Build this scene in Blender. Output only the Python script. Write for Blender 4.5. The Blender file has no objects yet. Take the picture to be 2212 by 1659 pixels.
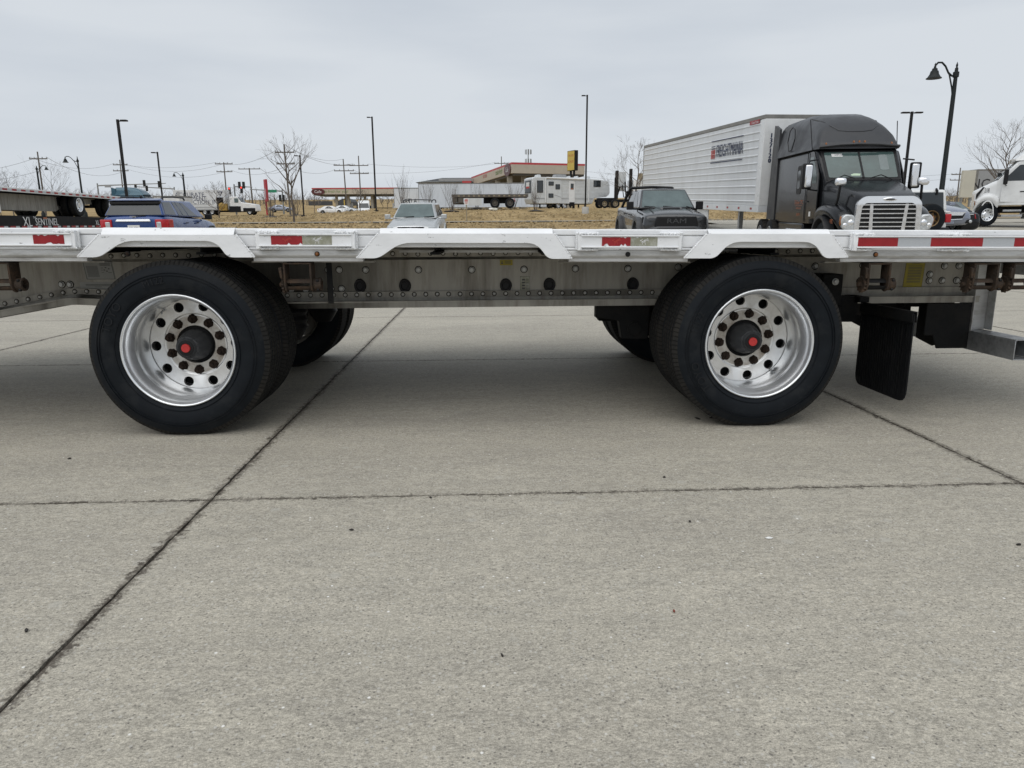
import bpy, bmesh, math, random
from math import sin, cos, pi, radians, atan, atan2, sqrt
from mathutils import Vector, Matrix
from mathutils.geometry import tessellate_polygon
random.seed(7)
scene = bpy.context.scene
COL = scene.collection

# ------------------------------------------------------------------ camera
PITCH, ROLL, FPX = 0.2228, -0.0055, 1534.0          # focal length in pixels of a 2212-wide frame
SLOPE = 0.0116                                       # the near slabs fall away from the camera
CAM = Vector((0.0, 0.0124, 1.0666))
_R0, _F0, _U0 = Vector((1, 0, 0)), Vector((0, cos(PITCH), -sin(PITCH))), Vector((0, sin(PITCH), cos(PITCH)))
CR = _R0 * cos(ROLL) + _U0 * sin(ROLL)
CU = _U0 * cos(ROLL) - _R0 * sin(ROLL)
cam_data = bpy.data.cameras.new('camera')
cam_data.sensor_fit = 'HORIZONTAL'
cam_data.angle = 2 * atan(1106.0 / FPX)
cam_data.clip_start, cam_data.clip_end = 0.05, 6000
cam = bpy.data.objects.new('camera', cam_data)
COL.objects.link(cam)
_m = Matrix((CR, CU, -_F0)).transposed().to_4x4()
_m.translation = CAM
cam.matrix_world = _m
scene.camera = cam

# ------------------------------------------------------------------ sky and light (overcast)
SUN_EL, SUN_AZ = radians(60), radians(205)           # azimuth clockwise from +Y: behind the camera, a little to the left
world = bpy.data.worlds.new('World')
scene.world = world
world.use_nodes = True
_n, _l = world.node_tree.nodes, world.node_tree.links
_n.clear()
def _wn(t, **k):
    o = _n.new(t)
    for a, v in k.items():
        setattr(o, a, v)
    return o
_out = _wn('ShaderNodeOutputWorld')
_sky = _wn('ShaderNodeTexSky', sky_type='NISHITA', sun_disc=False)
_sky.sun_elevation, _sky.sun_rotation = SUN_EL, SUN_AZ
_bs = _wn('ShaderNodeBackground'); _bs.inputs['Strength'].default_value = 0.05
_l.new(_sky.outputs[0], _bs.inputs['Color'])
_tc = _wn('ShaderNodeTexCoord')
_map = _wn('ShaderNodeMapping'); _map.inputs['Scale'].default_value = (1.0, 1.0, 5.5)
_l.new(_tc.outputs['Generated'], _map.inputs['Vector'])
_nz = _wn('ShaderNodeTexNoise'); _nz.inputs['Scale'].default_value = 1.5; _nz.inputs['Detail'].default_value = 5; _nz.inputs['Roughness'].default_value = .48
_l.new(_map.outputs[0], _nz.inputs['Vector'])
_cr = _wn('ShaderNodeValToRGB')
_cr.color_ramp.elements[0].position = .36; _cr.color_ramp.elements[0].color = (.54, .59, .655, 1)
_cr.color_ramp.elements[1].position = .62; _cr.color_ramp.elements[1].color = (.67, .71, .755, 1)
_l.new(_nz.outputs['Fac'], _cr.inputs['Fac'])
_bc = _wn('ShaderNodeBackground'); _bc.inputs['Strength'].default_value = .90      # the cloud layer
_l.new(_cr.outputs[0], _bc.inputs['Color'])
_mx = _wn('ShaderNodeMixShader'); _mx.inputs[0].default_value = .94
_l.new(_bs.outputs[0], _mx.inputs[1]); _l.new(_bc.outputs[0], _mx.inputs[2])
_l.new(_mx.outputs[0], _out.inputs['Surface'])

sun_d = bpy.data.lights.new('sun', 'SUN')
sun_d.energy, sun_d.angle, sun_d.color = 1.5, radians(75), (1.0, .97, .93)
sun = bpy.data.objects.new('sun', sun_d); COL.objects.link(sun)
_sd = Vector((sin(SUN_AZ) * cos(SUN_EL), cos(SUN_AZ) * cos(SUN_EL), sin(SUN_EL)))
sun.rotation_euler = _sd.to_track_quat('Z', 'Y').to_euler()
sun.location = _sd * 60

scene.view_settings.view_transform = 'Standard'
scene.view_settings.look = 'None'
scene.view_settings.exposure = 0.22
scene.view_settings.gamma = 1.0
scene.view_settings.use_curve_mapping = False
scene.render.engine = 'CYCLES'
scene.cycles.max_bounces = 6
scene.cycles.diffuse_bounces = 3
scene.cycles.glossy_bounces = 3

def at(px, py, Y):
    """the world point that stands Y metres ahead of the camera in the direction measured at (px, py) of a 2212-wide frame"""
    d = CR * ((px - 1106.0) / FPX) - CU * ((py - 829.5) / FPX) + _F0
    return CAM + d * ((Y - CAM.y) / d.y)

_ZP = [(-60, .65), (0, 0), (10, -.116), (14, -.13), (20, .0), (27, .22), (40, .80), (55, 1.15), (66, 1.62), (77, 2.0), (100, 2.2), (126, 2.65), (200, 5.4), (400, 13.2), (700, 24), (3000, 30)]
def zg(x, y):
    """height of the ground"""
    for (a, za), (b, zb) in zip(_ZP, _ZP[1:]):
        if y <= b:
            t = max(0, (y - a) / (b - a)); z = za + (zb - za) * t; break
    else:
        z = _ZP[-1][1]
    t = min(1, max(0, (x + 25) / 13)); t = t * t * (3 - 2 * t)
    w = max(0, 1 - abs(y - 79) / 22)
    r = min(.22, max(0, x - 4) * .045) * min(1, max(0, (y - 15) / 9)) * min(1, max(0, (60 - y) / 15))
    return z + .62 * t * w + r

# ------------------------------------------------------------------ mesh helper
class MB:
    def __init__(s):
        s.v, s.f, s.m, s.M = [], [], [], None
    def add(s, vs, fs, mi=0):
        o = len(s.v)
        for p in vs:
            p = Vector(p)
            s.v.append(s.M @ p if s.M else p)
        for f in fs:
            s.f.append([i + o for i in f]); s.m.append(mi)
        return s
    def hexa(s, p, mi=0):
        return s.add(p, [(3, 2, 1, 0), (4, 5, 6, 7), (0, 1, 5, 4), (1, 2, 6, 5), (2, 3, 7, 6), (3, 0, 4, 7)], mi)
    def box(s, x0, x1, y0, y1, z0, z1, mi=0):
        x0, x1 = min(x0, x1), max(x0, x1); y0, y1 = min(y0, y1), max(y0, y1); z0, z1 = min(z0, z1), max(z0, z1)
        return s.hexa([(x0, y0, z0), (x1, y0, z0), (x1, y1, z0), (x0, y1, z0), (x0, y0, z1), (x1, y0, z1), (x1, y1, z1), (x0, y1, z1)], mi)
    def prism(s, poly, a0, a1, axis='y', mi=0):
        n = len(poly)
        ar = sum(poly[i][0] * poly[(i + 1) % n][1] - poly[(i + 1) % n][0] * poly[i][1] for i in range(n))
        if ar < 0: poly = poly[::-1]
        g = {'x': lambda p, a: (a, p[0], p[1]), 'y': lambda p, a: (p[0], a, p[1]), 'z': lambda p, a: (p[0], p[1], a)}[axis]
        if a0 > a1: a0, a1 = a1, a0
        fl = axis == 'y'
        vs = [g(p, a0) for p in poly] + [g(p, a1) for p in poly]
        lo, hi = list(range(n))[::-1], list(range(n, 2 * n))
        sd = [(i, (i + 1) % n, n + (i + 1) % n, n + i) for i in range(n)]
        if fl:
            lo, hi, sd = lo[::-1], hi[::-1], [q[::-1] for q in sd]
        return s.add(vs, [lo, hi] + sd, mi)
    def tube(s, a, b, r0, r1=None, n=10, mi=0, cap=True):
        a, b = Vector(a), Vector(b); r1 = r0 if r1 is None else r1
        z = (b - a).normalized(); x = z.orthogonal().normalized(); y = z.cross(x)
        vs = []
        for c, r in ((a, r0), (b, r1)):
            vs += [c + (x * cos(2 * pi * i / n) + y * sin(2 * pi * i / n)) * r for i in range(n)]
        fs = [(i, (i + 1) % n, n + (i + 1) % n, n + i) for i in range(n)]
        if cap: fs += [tuple(range(n))[::-1], tuple(range(n, 2 * n))]
        return s.add(vs, fs, mi)
    def path(s, pts, r, n=8, mi=0, cap=True):
        pts = [Vector(p) for p in pts]; k = len(pts); vs = []
        x = None
        for i, p in enumerate(pts):
            d = (pts[min(i + 1, k - 1)] - pts[max(i - 1, 0)]).normalized()
            x = d.orthogonal().normalized() if x is None else (x - d * x.dot(d)).normalized()
            y = d.cross(x); rr = r[i] if isinstance(r, (list, tuple)) else r
            vs += [p + (x * cos(2 * pi * j / n) + y * sin(2 * pi * j / n)) * rr for j in range(n)]
        fs = [(i * n + j, i * n + (j + 1) % n, (i + 1) * n + (j + 1) % n, (i + 1) * n + j) for i in range(k - 1) for j in range(n)]
        if cap: fs += [tuple(range(n))[::-1], tuple(range((k - 1) * n, k * n))]
        return s.add(vs, fs, mi)
    def lathe(s, prof, c=(0, 0, 0), axis='y', n=48, mi=0, closed=False):
        """prof: (radius, along) pairs; mi may be a list of one index per segment"""
        c = Vector(c); vs = []
        for r, t in prof:
            for i in range(n):
                a = 2 * pi * i / n
                vs.append(c + {'y': Vector((r * cos(a), t, r * sin(a))), 'x': Vector((t, r * cos(a), r * sin(a))), 'z': Vector((r * cos(a), r * sin(a), t))}[axis])
        k = len(prof)
        for q in range(k if closed else k - 1):
            q2 = (q + 1) % k
            s2 = MB if False else None
            fs = [(q * n + i, q * n + (i + 1) % n, q2 * n + (i + 1) % n, q2 * n + i) for i in range(n)]
            if q == 0:
                o = len(s.v); s.add(vs, [], 0)
            for f in fs:
                s.f.append([i + o for i in f]); s.m.append(mi[q] if isinstance(mi, list) else mi)
        return s
    def loft(s, secs, mi=0, cap=True):
        n = len(secs[0]); vs = [p for q in secs for p in q]
        fs = [(i * n + j, i * n + (j + 1) % n, (i + 1) * n + (j + 1) % n, (i + 1) * n + j) for i in range(len(secs) - 1) for j in range(n)]
        if cap: fs += [tuple(range(n))[::-1], tuple(range((len(secs) - 1) * n, len(secs) * n))]
        return s.add(vs, fs, mi)
    def panel(s, q, poly, off=.006, th=.01, mi=0):
        """polygon in (u, v) of the bilinear quad q = A B C D (A-B is v = 0), lifted off along its normal"""
        A, B, C, D = [Vector(p) for p in q]
        nrm = ((B - A).cross(D - A) + (C - B).cross(A - B)).normalized()
        if nrm.length == 0: nrm = Vector((0, 0, 1))
        pts = [(A * (1 - u) + B * u) * (1 - v) + (D * (1 - u) + C * u) * v for u, v in poly]
        n = len(pts); vs = [p + nrm * (off - th) for p in pts] + [p + nrm * off for p in pts]
        return s.add(vs, [tuple(range(n))[::-1], tuple(range(n, 2 * n))] + [(i, (i + 1) % n, n + (i + 1) % n, n + i) for i in range(n)], mi)
    def ball(s, c, r, n=10, k=6, mi=0):
        c = Vector(c); r = Vector(r) if not isinstance(r, (int, float)) else Vector((r, r, r)); vs = []
        for i in range(k + 1):
            t = pi * i / k
            for j in range(n):
                a = 2 * pi * j / n
                vs.append(c + Vector((r.x * sin(t) * cos(a), r.y * sin(t) * sin(a), r.z * cos(t))))
        return s.add(vs, [(i * n + j, (i + 1) * n + j, (i + 1) * n + (j + 1) % n, i * n + (j + 1) % n) for i in range(k) for j in range(n)], mi)
    def text(s, txt, size, fn, mi=0, depth=.0):
        """letters laid out by fn((x, y)) -> point; x runs along the line, y up"""
        cu = bpy.data.curves.new('lettering', 'FONT'); cu.body = txt; cu.size = size; cu.align_x = 'CENTER'; cu.align_y = 'CENTER'; cu.resolution_u = 2
        if depth: cu.extrude = depth
        o = bpy.data.objects.new('lettering', cu); COL.objects.link(o)
        dg = bpy.context.evaluated_depsgraph_get(); me = bpy.data.meshes.new_from_object(o.evaluated_get(dg))
        s.add([fn(v.co) for v in me.vertices], [tuple(p.vertices) for p in me.polygons], mi)
        bpy.data.objects.remove(o); bpy.data.curves.remove(cu); bpy.data.meshes.remove(me)
        return s
    def build(s, name, mats, parent=None, ang=35, bevel=0, seg=2, sub=0, fix=True, clean=True):
        me = bpy.data.meshes.new(name)
        me.from_pydata([tuple(v) for v in s.v], [], s.f)
        mats = mats if isinstance(mats, (list, tuple)) else [mats]
        for m in mats: me.materials.append(m)
        if len(mats) > 1: me.polygons.foreach_set('material_index', s.m)
        if fix or clean:
            bm = bmesh.new(); bm.from_mesh(me)
            if clean: bmesh.ops.remove_doubles(bm, verts=bm.verts, dist=1e-5)
            if fix: bmesh.ops.recalc_face_normals(bm, faces=bm.faces)
            bm.to_mesh(me); bm.free()
        if ang:
            me.shade_smooth(); me.set_sharp_from_angle(angle=radians(ang))
        me.update()
        o = bpy.data.objects.new(name, me); COL.objects.link(o)
        if parent: o.parent = parent
        if bevel:
            b = o.modifiers.new('bevel', 'BEVEL'); b.width = bevel; b.segments = seg; b.limit_method = 'ANGLE'; b.angle_limit = radians(30)
        if sub:
            b = o.modifiers.new('sub', 'SUBSURF'); b.levels = b.render_levels = sub
        return o

def thing(name, label, cat, loc=(0, 0, 0), rz=0, group=None, tilt=0):
    o = bpy.data.objects.new(name, None); COL.objects.link(o)
    o.location = loc; o.rotation_euler = (0, 0, rz)
    if tilt:                                            # lean with the slope of the ground (about world X)
        o.rotation_euler = (Matrix.Rotation(tilt, 3, 'X') @ Matrix.Rotation(rz, 3, 'Z')).to_euler()
    return tag(o, label, cat, group)
def tag(o, label=None, cat=None, group=None, kind=None):
    if label: o['label'] = label
    if cat: o['category'] = cat
    if group: o['group'] = group
    if kind: o['kind'] = kind
    return o
def dup(src, parent, **k):
    c = src.copy(); COL.objects.link(c); c.parent = parent
    for a, v in k.items(): setattr(c, a, v)
    return c
def dup_tree(src, loc, rz=0, label=None, sc=None):
    r = src.copy(); COL.objects.link(r); r.location = loc; r.rotation_euler = (0, 0, rz)
    if sc: r.scale = (sc, sc, sc)
    if label: r['label'] = label
    for ch in src.children:
        c = ch.copy(); COL.objects.link(c); c.parent = r
        for g in ch.children:
            d = g.copy(); COL.objects.link(d); d.parent = c
    return r

# ------------------------------------------------------------------ materials
def _nt(name):
    m = bpy.data.materials.new(name); m.use_nodes = True
    nt = m.node_tree
    return m, nt, nt.nodes['Principled BSDF']
def mat(name, col, rough=.5, metal=0., var=.12, scale=6., bump=0., bscale=80., spec=.5, dirt=None, damt=.5, dscale=3., stretch=None, emit=None, coat=0., rvar=.12, dlo=.46, dhi=.70):
    m, nt, b = _nt(name); N, L = nt.nodes, nt.links
    tc = N.new('ShaderNodeTexCoord'); vec = tc.outputs['Object']
    if stretch:
        mp = N.new('ShaderNodeMapping'); mp.inputs['Scale'].default_value = stretch; L.new(vec, mp.inputs[0]); vec = mp.outputs[0]
    nz = N.new('ShaderNodeTexNoise'); nz.inputs['Scale'].default_value = scale; nz.inputs['Detail'].default_value = 6; nz.inputs['Roughness'].default_value = .62
    L.new(vec, nz.inputs['Vector'])
    mr = N.new('ShaderNodeMapRange'); mr.inputs[1].default_value = .3; mr.inputs[2].default_value = .7; mr.inputs[3].default_value = 1 - var; mr.inputs[4].default_value = 1 + var * .6
    L.new(nz.outputs['Fac'], mr.inputs[0])
    mul = N.new('ShaderNodeMix'); mul.data_type = 'RGBA'; mul.blend_type = 'MULTIPLY'; mul.inputs[0].default_value = 1
    mul.inputs[6].default_value = (*col, 1); L.new(mr.outputs[0], mul.inputs[7])
    c = mul.outputs[2]
    if dirt:
        n2 = N.new('ShaderNodeTexNoise'); n2.inputs['Scale'].default_value = dscale; n2.inputs['Detail'].default_value = 8; n2.inputs['Roughness'].default_value = .7
        L.new(vec, n2.inputs['Vector'])
        r2 = N.new('ShaderNodeMapRange'); r2.inputs[1].default_value = dlo; r2.inputs[2].default_value = dhi; r2.inputs[3].default_value = 0; r2.inputs[4].default_value = damt
        L.new(n2.outputs['Fac'], r2.inputs[0])
        m2 = N.new('ShaderNodeMix'); m2.data_type = 'RGBA'; L.new(r2.outputs[0], m2.inputs[0]); L.new(c, m2.inputs[6]); m2.inputs[7].default_value = (*dirt, 1)
        c = m2.outputs[2]
    L.new(c, b.inputs['Base Color'])
    rr = N.new('ShaderNodeMapRange'); rr.inputs[1].default_value = .3; rr.inputs[2].default_value = .7; rr.inputs[3].default_value = max(.02, rough - rvar); rr.inputs[4].default_value = min(1, rough + rvar)
    L.new(nz.outputs['Fac'], rr.inputs[0]); L.new(rr.outputs[0], b.inputs['Roughness'])
    b.inputs['Metallic'].default_value = metal
    b.inputs['Specular IOR Level'].default_value = spec
    if coat: b.inputs['Coat Weight'].default_value = coat; b.inputs['Coat Roughness'].default_value = .06
    if emit: b.inputs['Emission Color'].default_value = (*emit[0], 1); b.inputs['Emission Strength'].default_value = emit[1]
    if bump:
        n3 = N.new('ShaderNodeTexNoise'); n3.inputs['Scale'].default_value = bscale; n3.inputs['Detail'].default_value = 4
        L.new(tc.outputs['Object'], n3.inputs['Vector'])
        bp = N.new('ShaderNodeBump'); bp.inputs['Strength'].default_value = bump; bp.inputs['Distance'].default_value = .01
        L.new(n3.outputs['Fac'], bp.inputs['Height']); L.new(bp.outputs[0], b.inputs['Normal'])
    return m

M = {}
M['white_paint'] = mat('scuffed white paint', (.82, .83, .84), .45, 0, .10, 7, .06, 60, dirt=(.10, .10, .10), damt=.7, dscale=22, dlo=.628, dhi=.665, stretch=(.6, 1, 1.5))
M['weld'] = mat('weld bead', (.86, .87, .88), .38, 0, .06, 30, .9, 140)
M['alu_dull'] = mat('weathered aluminium', (.40, .38, .335), .6, .08, .2, 3, .05, 200, dirt=(.11, .092, .068), damt=.75, dscale=5, stretch=(1.8, 1, .22))
M['alu_rail'] = mat('unpainted rail aluminium', (.62, .62, .61), .5, .3, .15, 4, .1, 120, dirt=(.20, .18, .15), damt=.6, dscale=7, stretch=(.5, 1, 2))
M['rivet'] = mat('rivet heads', (.50, .49, .46), .5, .2, .2, 40)
M['grime'] = mat('grime rings', (.045, .040, .033), .9, 0, .3, 40, spec=.1)
M['bolt'] = mat('bolt heads', (.50, .50, .48), .45, .3, .2, 40)
M['polished'] = mat('polished aluminium', (.86, .88, .90), .33, .88, .03, 4, .0, 30, rvar=.04)
M['disc'] = mat('stained polished disc', (.76, .755, .74), .36, .80, .05, 5, .0, 40, dirt=(.36, .32, .27), damt=.5, dscale=6, rvar=.06)
M['disc_pad'] = mat('brake-dusted hub pad', (.62, .60, .56), .42, .55, .12, 14, .0, 40, dirt=(.22, .165, .115), damt=.75, dscale=11, dlo=.42, dhi=.68, rvar=.08)
M['rust_nut'] = mat('rusty steel', (.030, .020, .015), .85, .0, .4, 60, .4, 120, spec=.15)
M['rust'] = mat('rusted winch steel', (.050, .038, .030), .8, .1, .4, 22, .5, 90, spec=.2, dirt=(.13, .078, .045), damt=.55, dscale=18)
M['dark_steel'] = mat('dark chassis steel', (.0095, .0100, .0105), .7, .0, .3, 8, .2, 60, spec=.2, dirt=(.028, .024, .020), damt=.5, dscale=5)
M['deck'] = mat('deck planks', (.20, .19, .175), .6, .2, .2, 4, .1, 50)
M['black_plastic'] = mat('black plastic', (.008, .008, .009), .5, 0, .2, 20, spec=.3)
M['grey_hub'] = mat('grey hub cap plastic', (.038, .039, .041), .5, 0, .25, 25, spec=.3)
M['red_cap'] = mat('red plug', (.48, .030, .028), .45, 0, .12, 40)
M['rubber'] = mat('tyre rubber', (.0072, .0095, .0125), .62, 0, .25, 14, .06, 120, spec=.16, dirt=(.030, .030, .029), damt=.5, dscale=7, dlo=.5, dhi=.72)
M['tread'] = mat('dusty tyre tread', (.020, .019, .018), .85, 0, .35, 26, .4, 90, spec=.15, dirt=(.056, .047, .037), damt=.42, dscale=10)
M['rubber_dusty_lit'] = mat('dusty raised rubber with painted light', (.016, .0175, .0195), .7, 0, .25, 14, spec=.15)  # dusty lettering; light caught on the relief is put into this paler colour
def tread_mat():
    m = mat('dusty tyre tread', (.022, .0215, .0205), .85, 0, .35, 26, .0, 90, spec=.15, dirt=(.062, .054, .044), damt=.4, dscale=9)
    nt = m.node_tree; N, L = nt.nodes, nt.links; b = N['Principled BSDF']
    tc = N.new('ShaderNodeTexCoord'); sp = N.new('ShaderNodeSeparateXYZ'); L.new(tc.outputs['Object'], sp.inputs[0])
    a = N.new('ShaderNodeMath'); a.operation = 'ARCTAN2'; L.new(sp.outputs[2], a.inputs[0]); L.new(sp.outputs[0], a.inputs[1])
    k = N.new('ShaderNodeMath'); k.operation = 'MULTIPLY_ADD'; k.inputs[1].default_value = 120; L.new(a.outputs[0], k.inputs[0])
    y = N.new('ShaderNodeMath'); y.operation = 'MULTIPLY'; y.inputs[1].default_value = 70; L.new(sp.outputs[1], y.inputs[0])
    s = N.new('ShaderNodeMath'); s.operation = 'SINE'; L.new(y.outputs[0], s.inputs[0]); L.new(s.outputs[0], k.inputs[2])
    w = N.new('ShaderNodeMath'); w.operation = 'SINE'; L.new(k.outputs[0], w.inputs[0])
    r = N.new('ShaderNodeMapRange'); r.inputs[1].default_value = .55; r.inputs[2].default_value = .85; r.inputs[3].default_value = 1; r.inputs[4].default_value = .45
    L.new(w.outputs[0], r.inputs[0])
    src = b.inputs['Base Color'].links[0].from_socket
    mx = N.new('ShaderNodeMix'); mx.data_type = 'RGBA'; mx.blend_type = 'MULTIPLY'; mx.inputs[0].default_value = 1
    L.new(src, mx.inputs[6]); L.new(r.outputs[0], mx.inputs[7]); L.new(mx.outputs[2], b.inputs['Base Color'])
    bp = N.new('ShaderNodeBump'); bp.inputs['Strength'].default_value = .6; bp.inputs['Distance'].default_value = .004
    L.new(r.outputs[0], bp.inputs['Height']); L.new(bp.outputs[0], b.inputs['Normal'])
    return m
M['tread'] = tread_mat()
M['mudflap'] = mat('mud flap rubber', (.0050, .0058, .0070), .6, 0, .35, 9, .3, 160, spec=.2, dirt=(.035, .034, .032), damt=.3, dscale=60, stretch=(1, 1, .12))
M['tape_red'] = mat('red reflective tape', (.30, .009, .014), .38, 0, .16, 20, .05, 300)
M['tape_white'] = mat('silver reflective tape', (.46, .48, .50), .38, .1, .10, 60, stretch=(1, 1, 6))
M['tape_old'] = mat('aged silver tape', (.27, .27, .20), .5, 0, .14, 20, dirt=(.60, .60, .57), damt=.5, dscale=34)
M['amber'] = mat('amber lens', (.26, .09, .018), .25, 0, .2, 40)
M['decal_grey'] = mat('faded grey decal', (.30, .30, .28), .5, 0, .08, 20)
M['decal_dark'] = mat('decal print', (.07, .07, .068), .5, 0, .1, 20)
M['decal_yellow'] = mat('yellow decal', (.36, .29, .018), .5, 0, .16, 9, dirt=(.20, .16, .04), damt=.6, dscale=7)
M['galv'] = mat('galvanised steel', (.46, .47, .48), .42, .55, .2, 8, .08, 60, dirt=(.14, .14, .15), damt=.6, dscale=26)
M['chrome'] = mat('chrome', (.84, .85, .87), .16, .82, .04, 10, rvar=.05)
M['black_paint'] = mat('glossy black paint', (.0060, .0066, .0082), .24, 0, .05, 1, 0, spec=.32, coat=.12, rvar=.02, dirt=(.025, .025, .026), damt=.15, dscale=1.2)
M['matte_black'] = mat('dusty black fairing', (.027, .028, .031), .40, 0, .08, 2, 0, dirt=(.045, .046, .048), damt=.2, dscale=1.4)
M['grey_paint'] = mat('dark grey car paint', (.034, .036, .039), .28, .3, .10, 3, 0, coat=.7)
M['grey_flare'] = mat('grey fender flare', (.050, .052, .055), .5, 0, .12, 3)
M['silver_paint'] = mat('silver car paint', (.50, .515, .52), .34, .5, .08, 3, 0, coat=.4, dirt=(.40, .40, .39), damt=.12, dscale=1)
M['blue_paint'] = mat('blue car paint', (.016, .052, .185), .28, .25, .06, 3, 0, coat=.45)
M['blue_silver'] = mat('blue silver car paint', (.25, .275, .34), .3, .5, .08, 3, 0, coat=.6)
M['white_car'] = mat('white vehicle paint', (.74, .75, .75), .34, 0, .06, 3, 0, coat=.4, dirt=(.45, .44, .42), damt=.25, dscale=2)
M['teal_paint'] = mat('teal cab paint', (.018, .085, .125), .3, .2, .1, 3, 0, coat=.6)
M['glass'] = mat('tinted glass', (.030, .036, .040), .06, 0, .2, 2, 0, spec=.6, rvar=.03)
M['glass_light'] = mat('windscreen glass', (.115, .150, .150), .07, 0, .25, 2.2, 0, spec=.6, rvar=.03)  # sky reflection and the view through are put into the pale base colour
M['glass_teal'] = mat('green windscreen glass', (.058, .092, .088), .07, 0, .3, 2.5, 0, spec=.55, rvar=.03)
M['lamp_clear'] = mat('clear headlamp lens', (.55, .57, .58), .14, .3, .25, 14)
M['lamp_red'] = mat('red tail lamp lens', (.42, .012, .018), .18, 0, .15, 14)
M['trailer_white'] = mat('white trailer panel', (.68, .70, .715), .4, .05, .07, 1.2, 0, dirt=(.46, .46, .45), damt=.35, dscale=1.6, stretch=(1, 1, .35))
M['rv_white'] = mat('camper siding', (.60, .625, .635), .45, 0, .08, 1.5, 0, dirt=(.42, .42, .41), damt=.4, dscale=1.6)
M['rv_grey'] = mat('camper grey stripe', (.30, .31, .32), .5, 0, .1, 3)
M['trailer_grey'] = mat('stained roof rail', (.24, .235, .22), .55, .2, .3, 2.5)
M['navy'] = mat('navy print', (.018, .028, .075), .5, 0, .1, 10)
M['red_print'] = mat('red print', (.45, .045, .035), .5, 0, .1, 10)
M['orange_print'] = mat('orange print', (.36, .105, .035), .5, 0, .1, 10)
M['black_print'] = mat('black print', (.014, .014, .016), .5, 0, .1, 10)
M['white_print'] = mat('white print', (.74, .74, .74), .5, 0, .06, 10)
M['grey_print'] = mat('grey print', (.36, .37, .38), .5, 0, .1, 10)
M['green_print'] = mat('green print', (.16, .26, .07), .5, 0, .1, 10)
M['pole_dark'] = mat('dark bronze pole', (.014, .013, .013), .6, .0, .2, 3, spec=.25)
M['pole_green'] = mat('dark green lamp iron', (.013, .017, .017), .55, .0, .2, 3, spec=.3)
M['pole_wood'] = mat('weathered utility pole', (.125, .112, .098), .9, 0, .25, 2.5, .3, 20, stretch=(6, 6, .5))
M['pole_grey'] = mat('grey steel mast', (.24, .25, .25), .5, .4, .12, 3)
M['wire'] = mat('overhead cable', (.15, .155, .16), .6, 0, .1, 3)
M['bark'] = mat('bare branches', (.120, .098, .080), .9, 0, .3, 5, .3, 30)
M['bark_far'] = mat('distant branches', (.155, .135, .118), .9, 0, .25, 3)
M['canopy_tan'] = mat('tan canopy fascia', (.46, .405, .325), .6, 0, .08, .8)
M['canopy_red'] = mat('red canopy band', (.46, .05, .055), .5, 0, .08, 1)
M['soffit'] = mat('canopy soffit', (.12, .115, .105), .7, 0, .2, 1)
M['column_tan'] = mat('canopy column', (.36, .33, .27), .7, 0, .1, 2)
M['sign_yellow'] = mat('yellow sign face', (.62, .45, .09), .5, 0, .12, 1.5)
M['sign_red'] = mat('red pylon sign', (.42, .025, .04), .5, 0, .12, 2)
M['logo_maroon'] = mat('maroon oval', (.085, .018, .018), .45, 0, .12, 2)
M['sign_white'] = mat('white sign plate', (.72, .72, .70), .5, 0, .06, 8)
M['sign_green'] = mat('green street sign', (.02, .22, .12), .5, 0, .08, 3)
M['signal_black'] = mat('signal housing', (.022, .023, .022), .6, 0, .15, 5)
M['signal_red'] = mat('lit red signal lens', (.6, .02, .02), .3, 0, .05, 5, emit=((1, .05, .03), 2.0))
M['wheel_tan'] = mat('tan steel wheel', (.30, .25, .17), .5, .2, .2, 6)
M['bronze'] = mat('bronze alloy wheel', (.19, .125, .060), .42, .5, .2, 8)
M['rim_silver'] = mat('silver truck wheel', (.55, .56, .57), .28, .8, .1, 8)
M['truck_dark'] = mat('dark truck underbody', (.012, .012, .013), .7, .0, .3, 4, spec=.2)
M['flat_dark'] = mat('grimy flatbed side', (.11, .10, .088), .7, .2, .35, 1.4)
M['yellow_gear'] = mat('faded yellow machine', (.34, .22, .05), .6, 0, .35, 2)
M['concrete_post'] = mat('concrete pole base', (.42, .41, .385), .85, 0, .15, 4, .2, 30)
M['dark_roof'] = mat('dark slate roof', (.045, .049, .053), .7, 0, .12, .6)
M['shed_dark'] = mat('dark shed', (.055, .058, .062), .7, 0, .15, .8)
M['mulch'] = mat('mulch', (.055, .046, .038), 1, 0, .4, 4)
M['seat'] = mat('grey seat cloth', (.10, .10, .10), .8, 0, .2, 5)
M['leaf'] = mat('scrap of debris', (.030, .026, .022), .8, 0, .3, 40)
M['leaf_red'] = mat('dry red leaf', (.20, .055, .035), .8, 0, .3, 60)
M['beige_wall'] = mat('pale wall panel', (.52, .51, .44), .6, 0, .1, .7)
M['paper_green'] = mat('pale paper', (.48, .60, .45), .7, 0, .1, 8)
M['tower'] = mat('cell tower panels', (.27, .28, .285), .6, .1, .2, 2)
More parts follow.
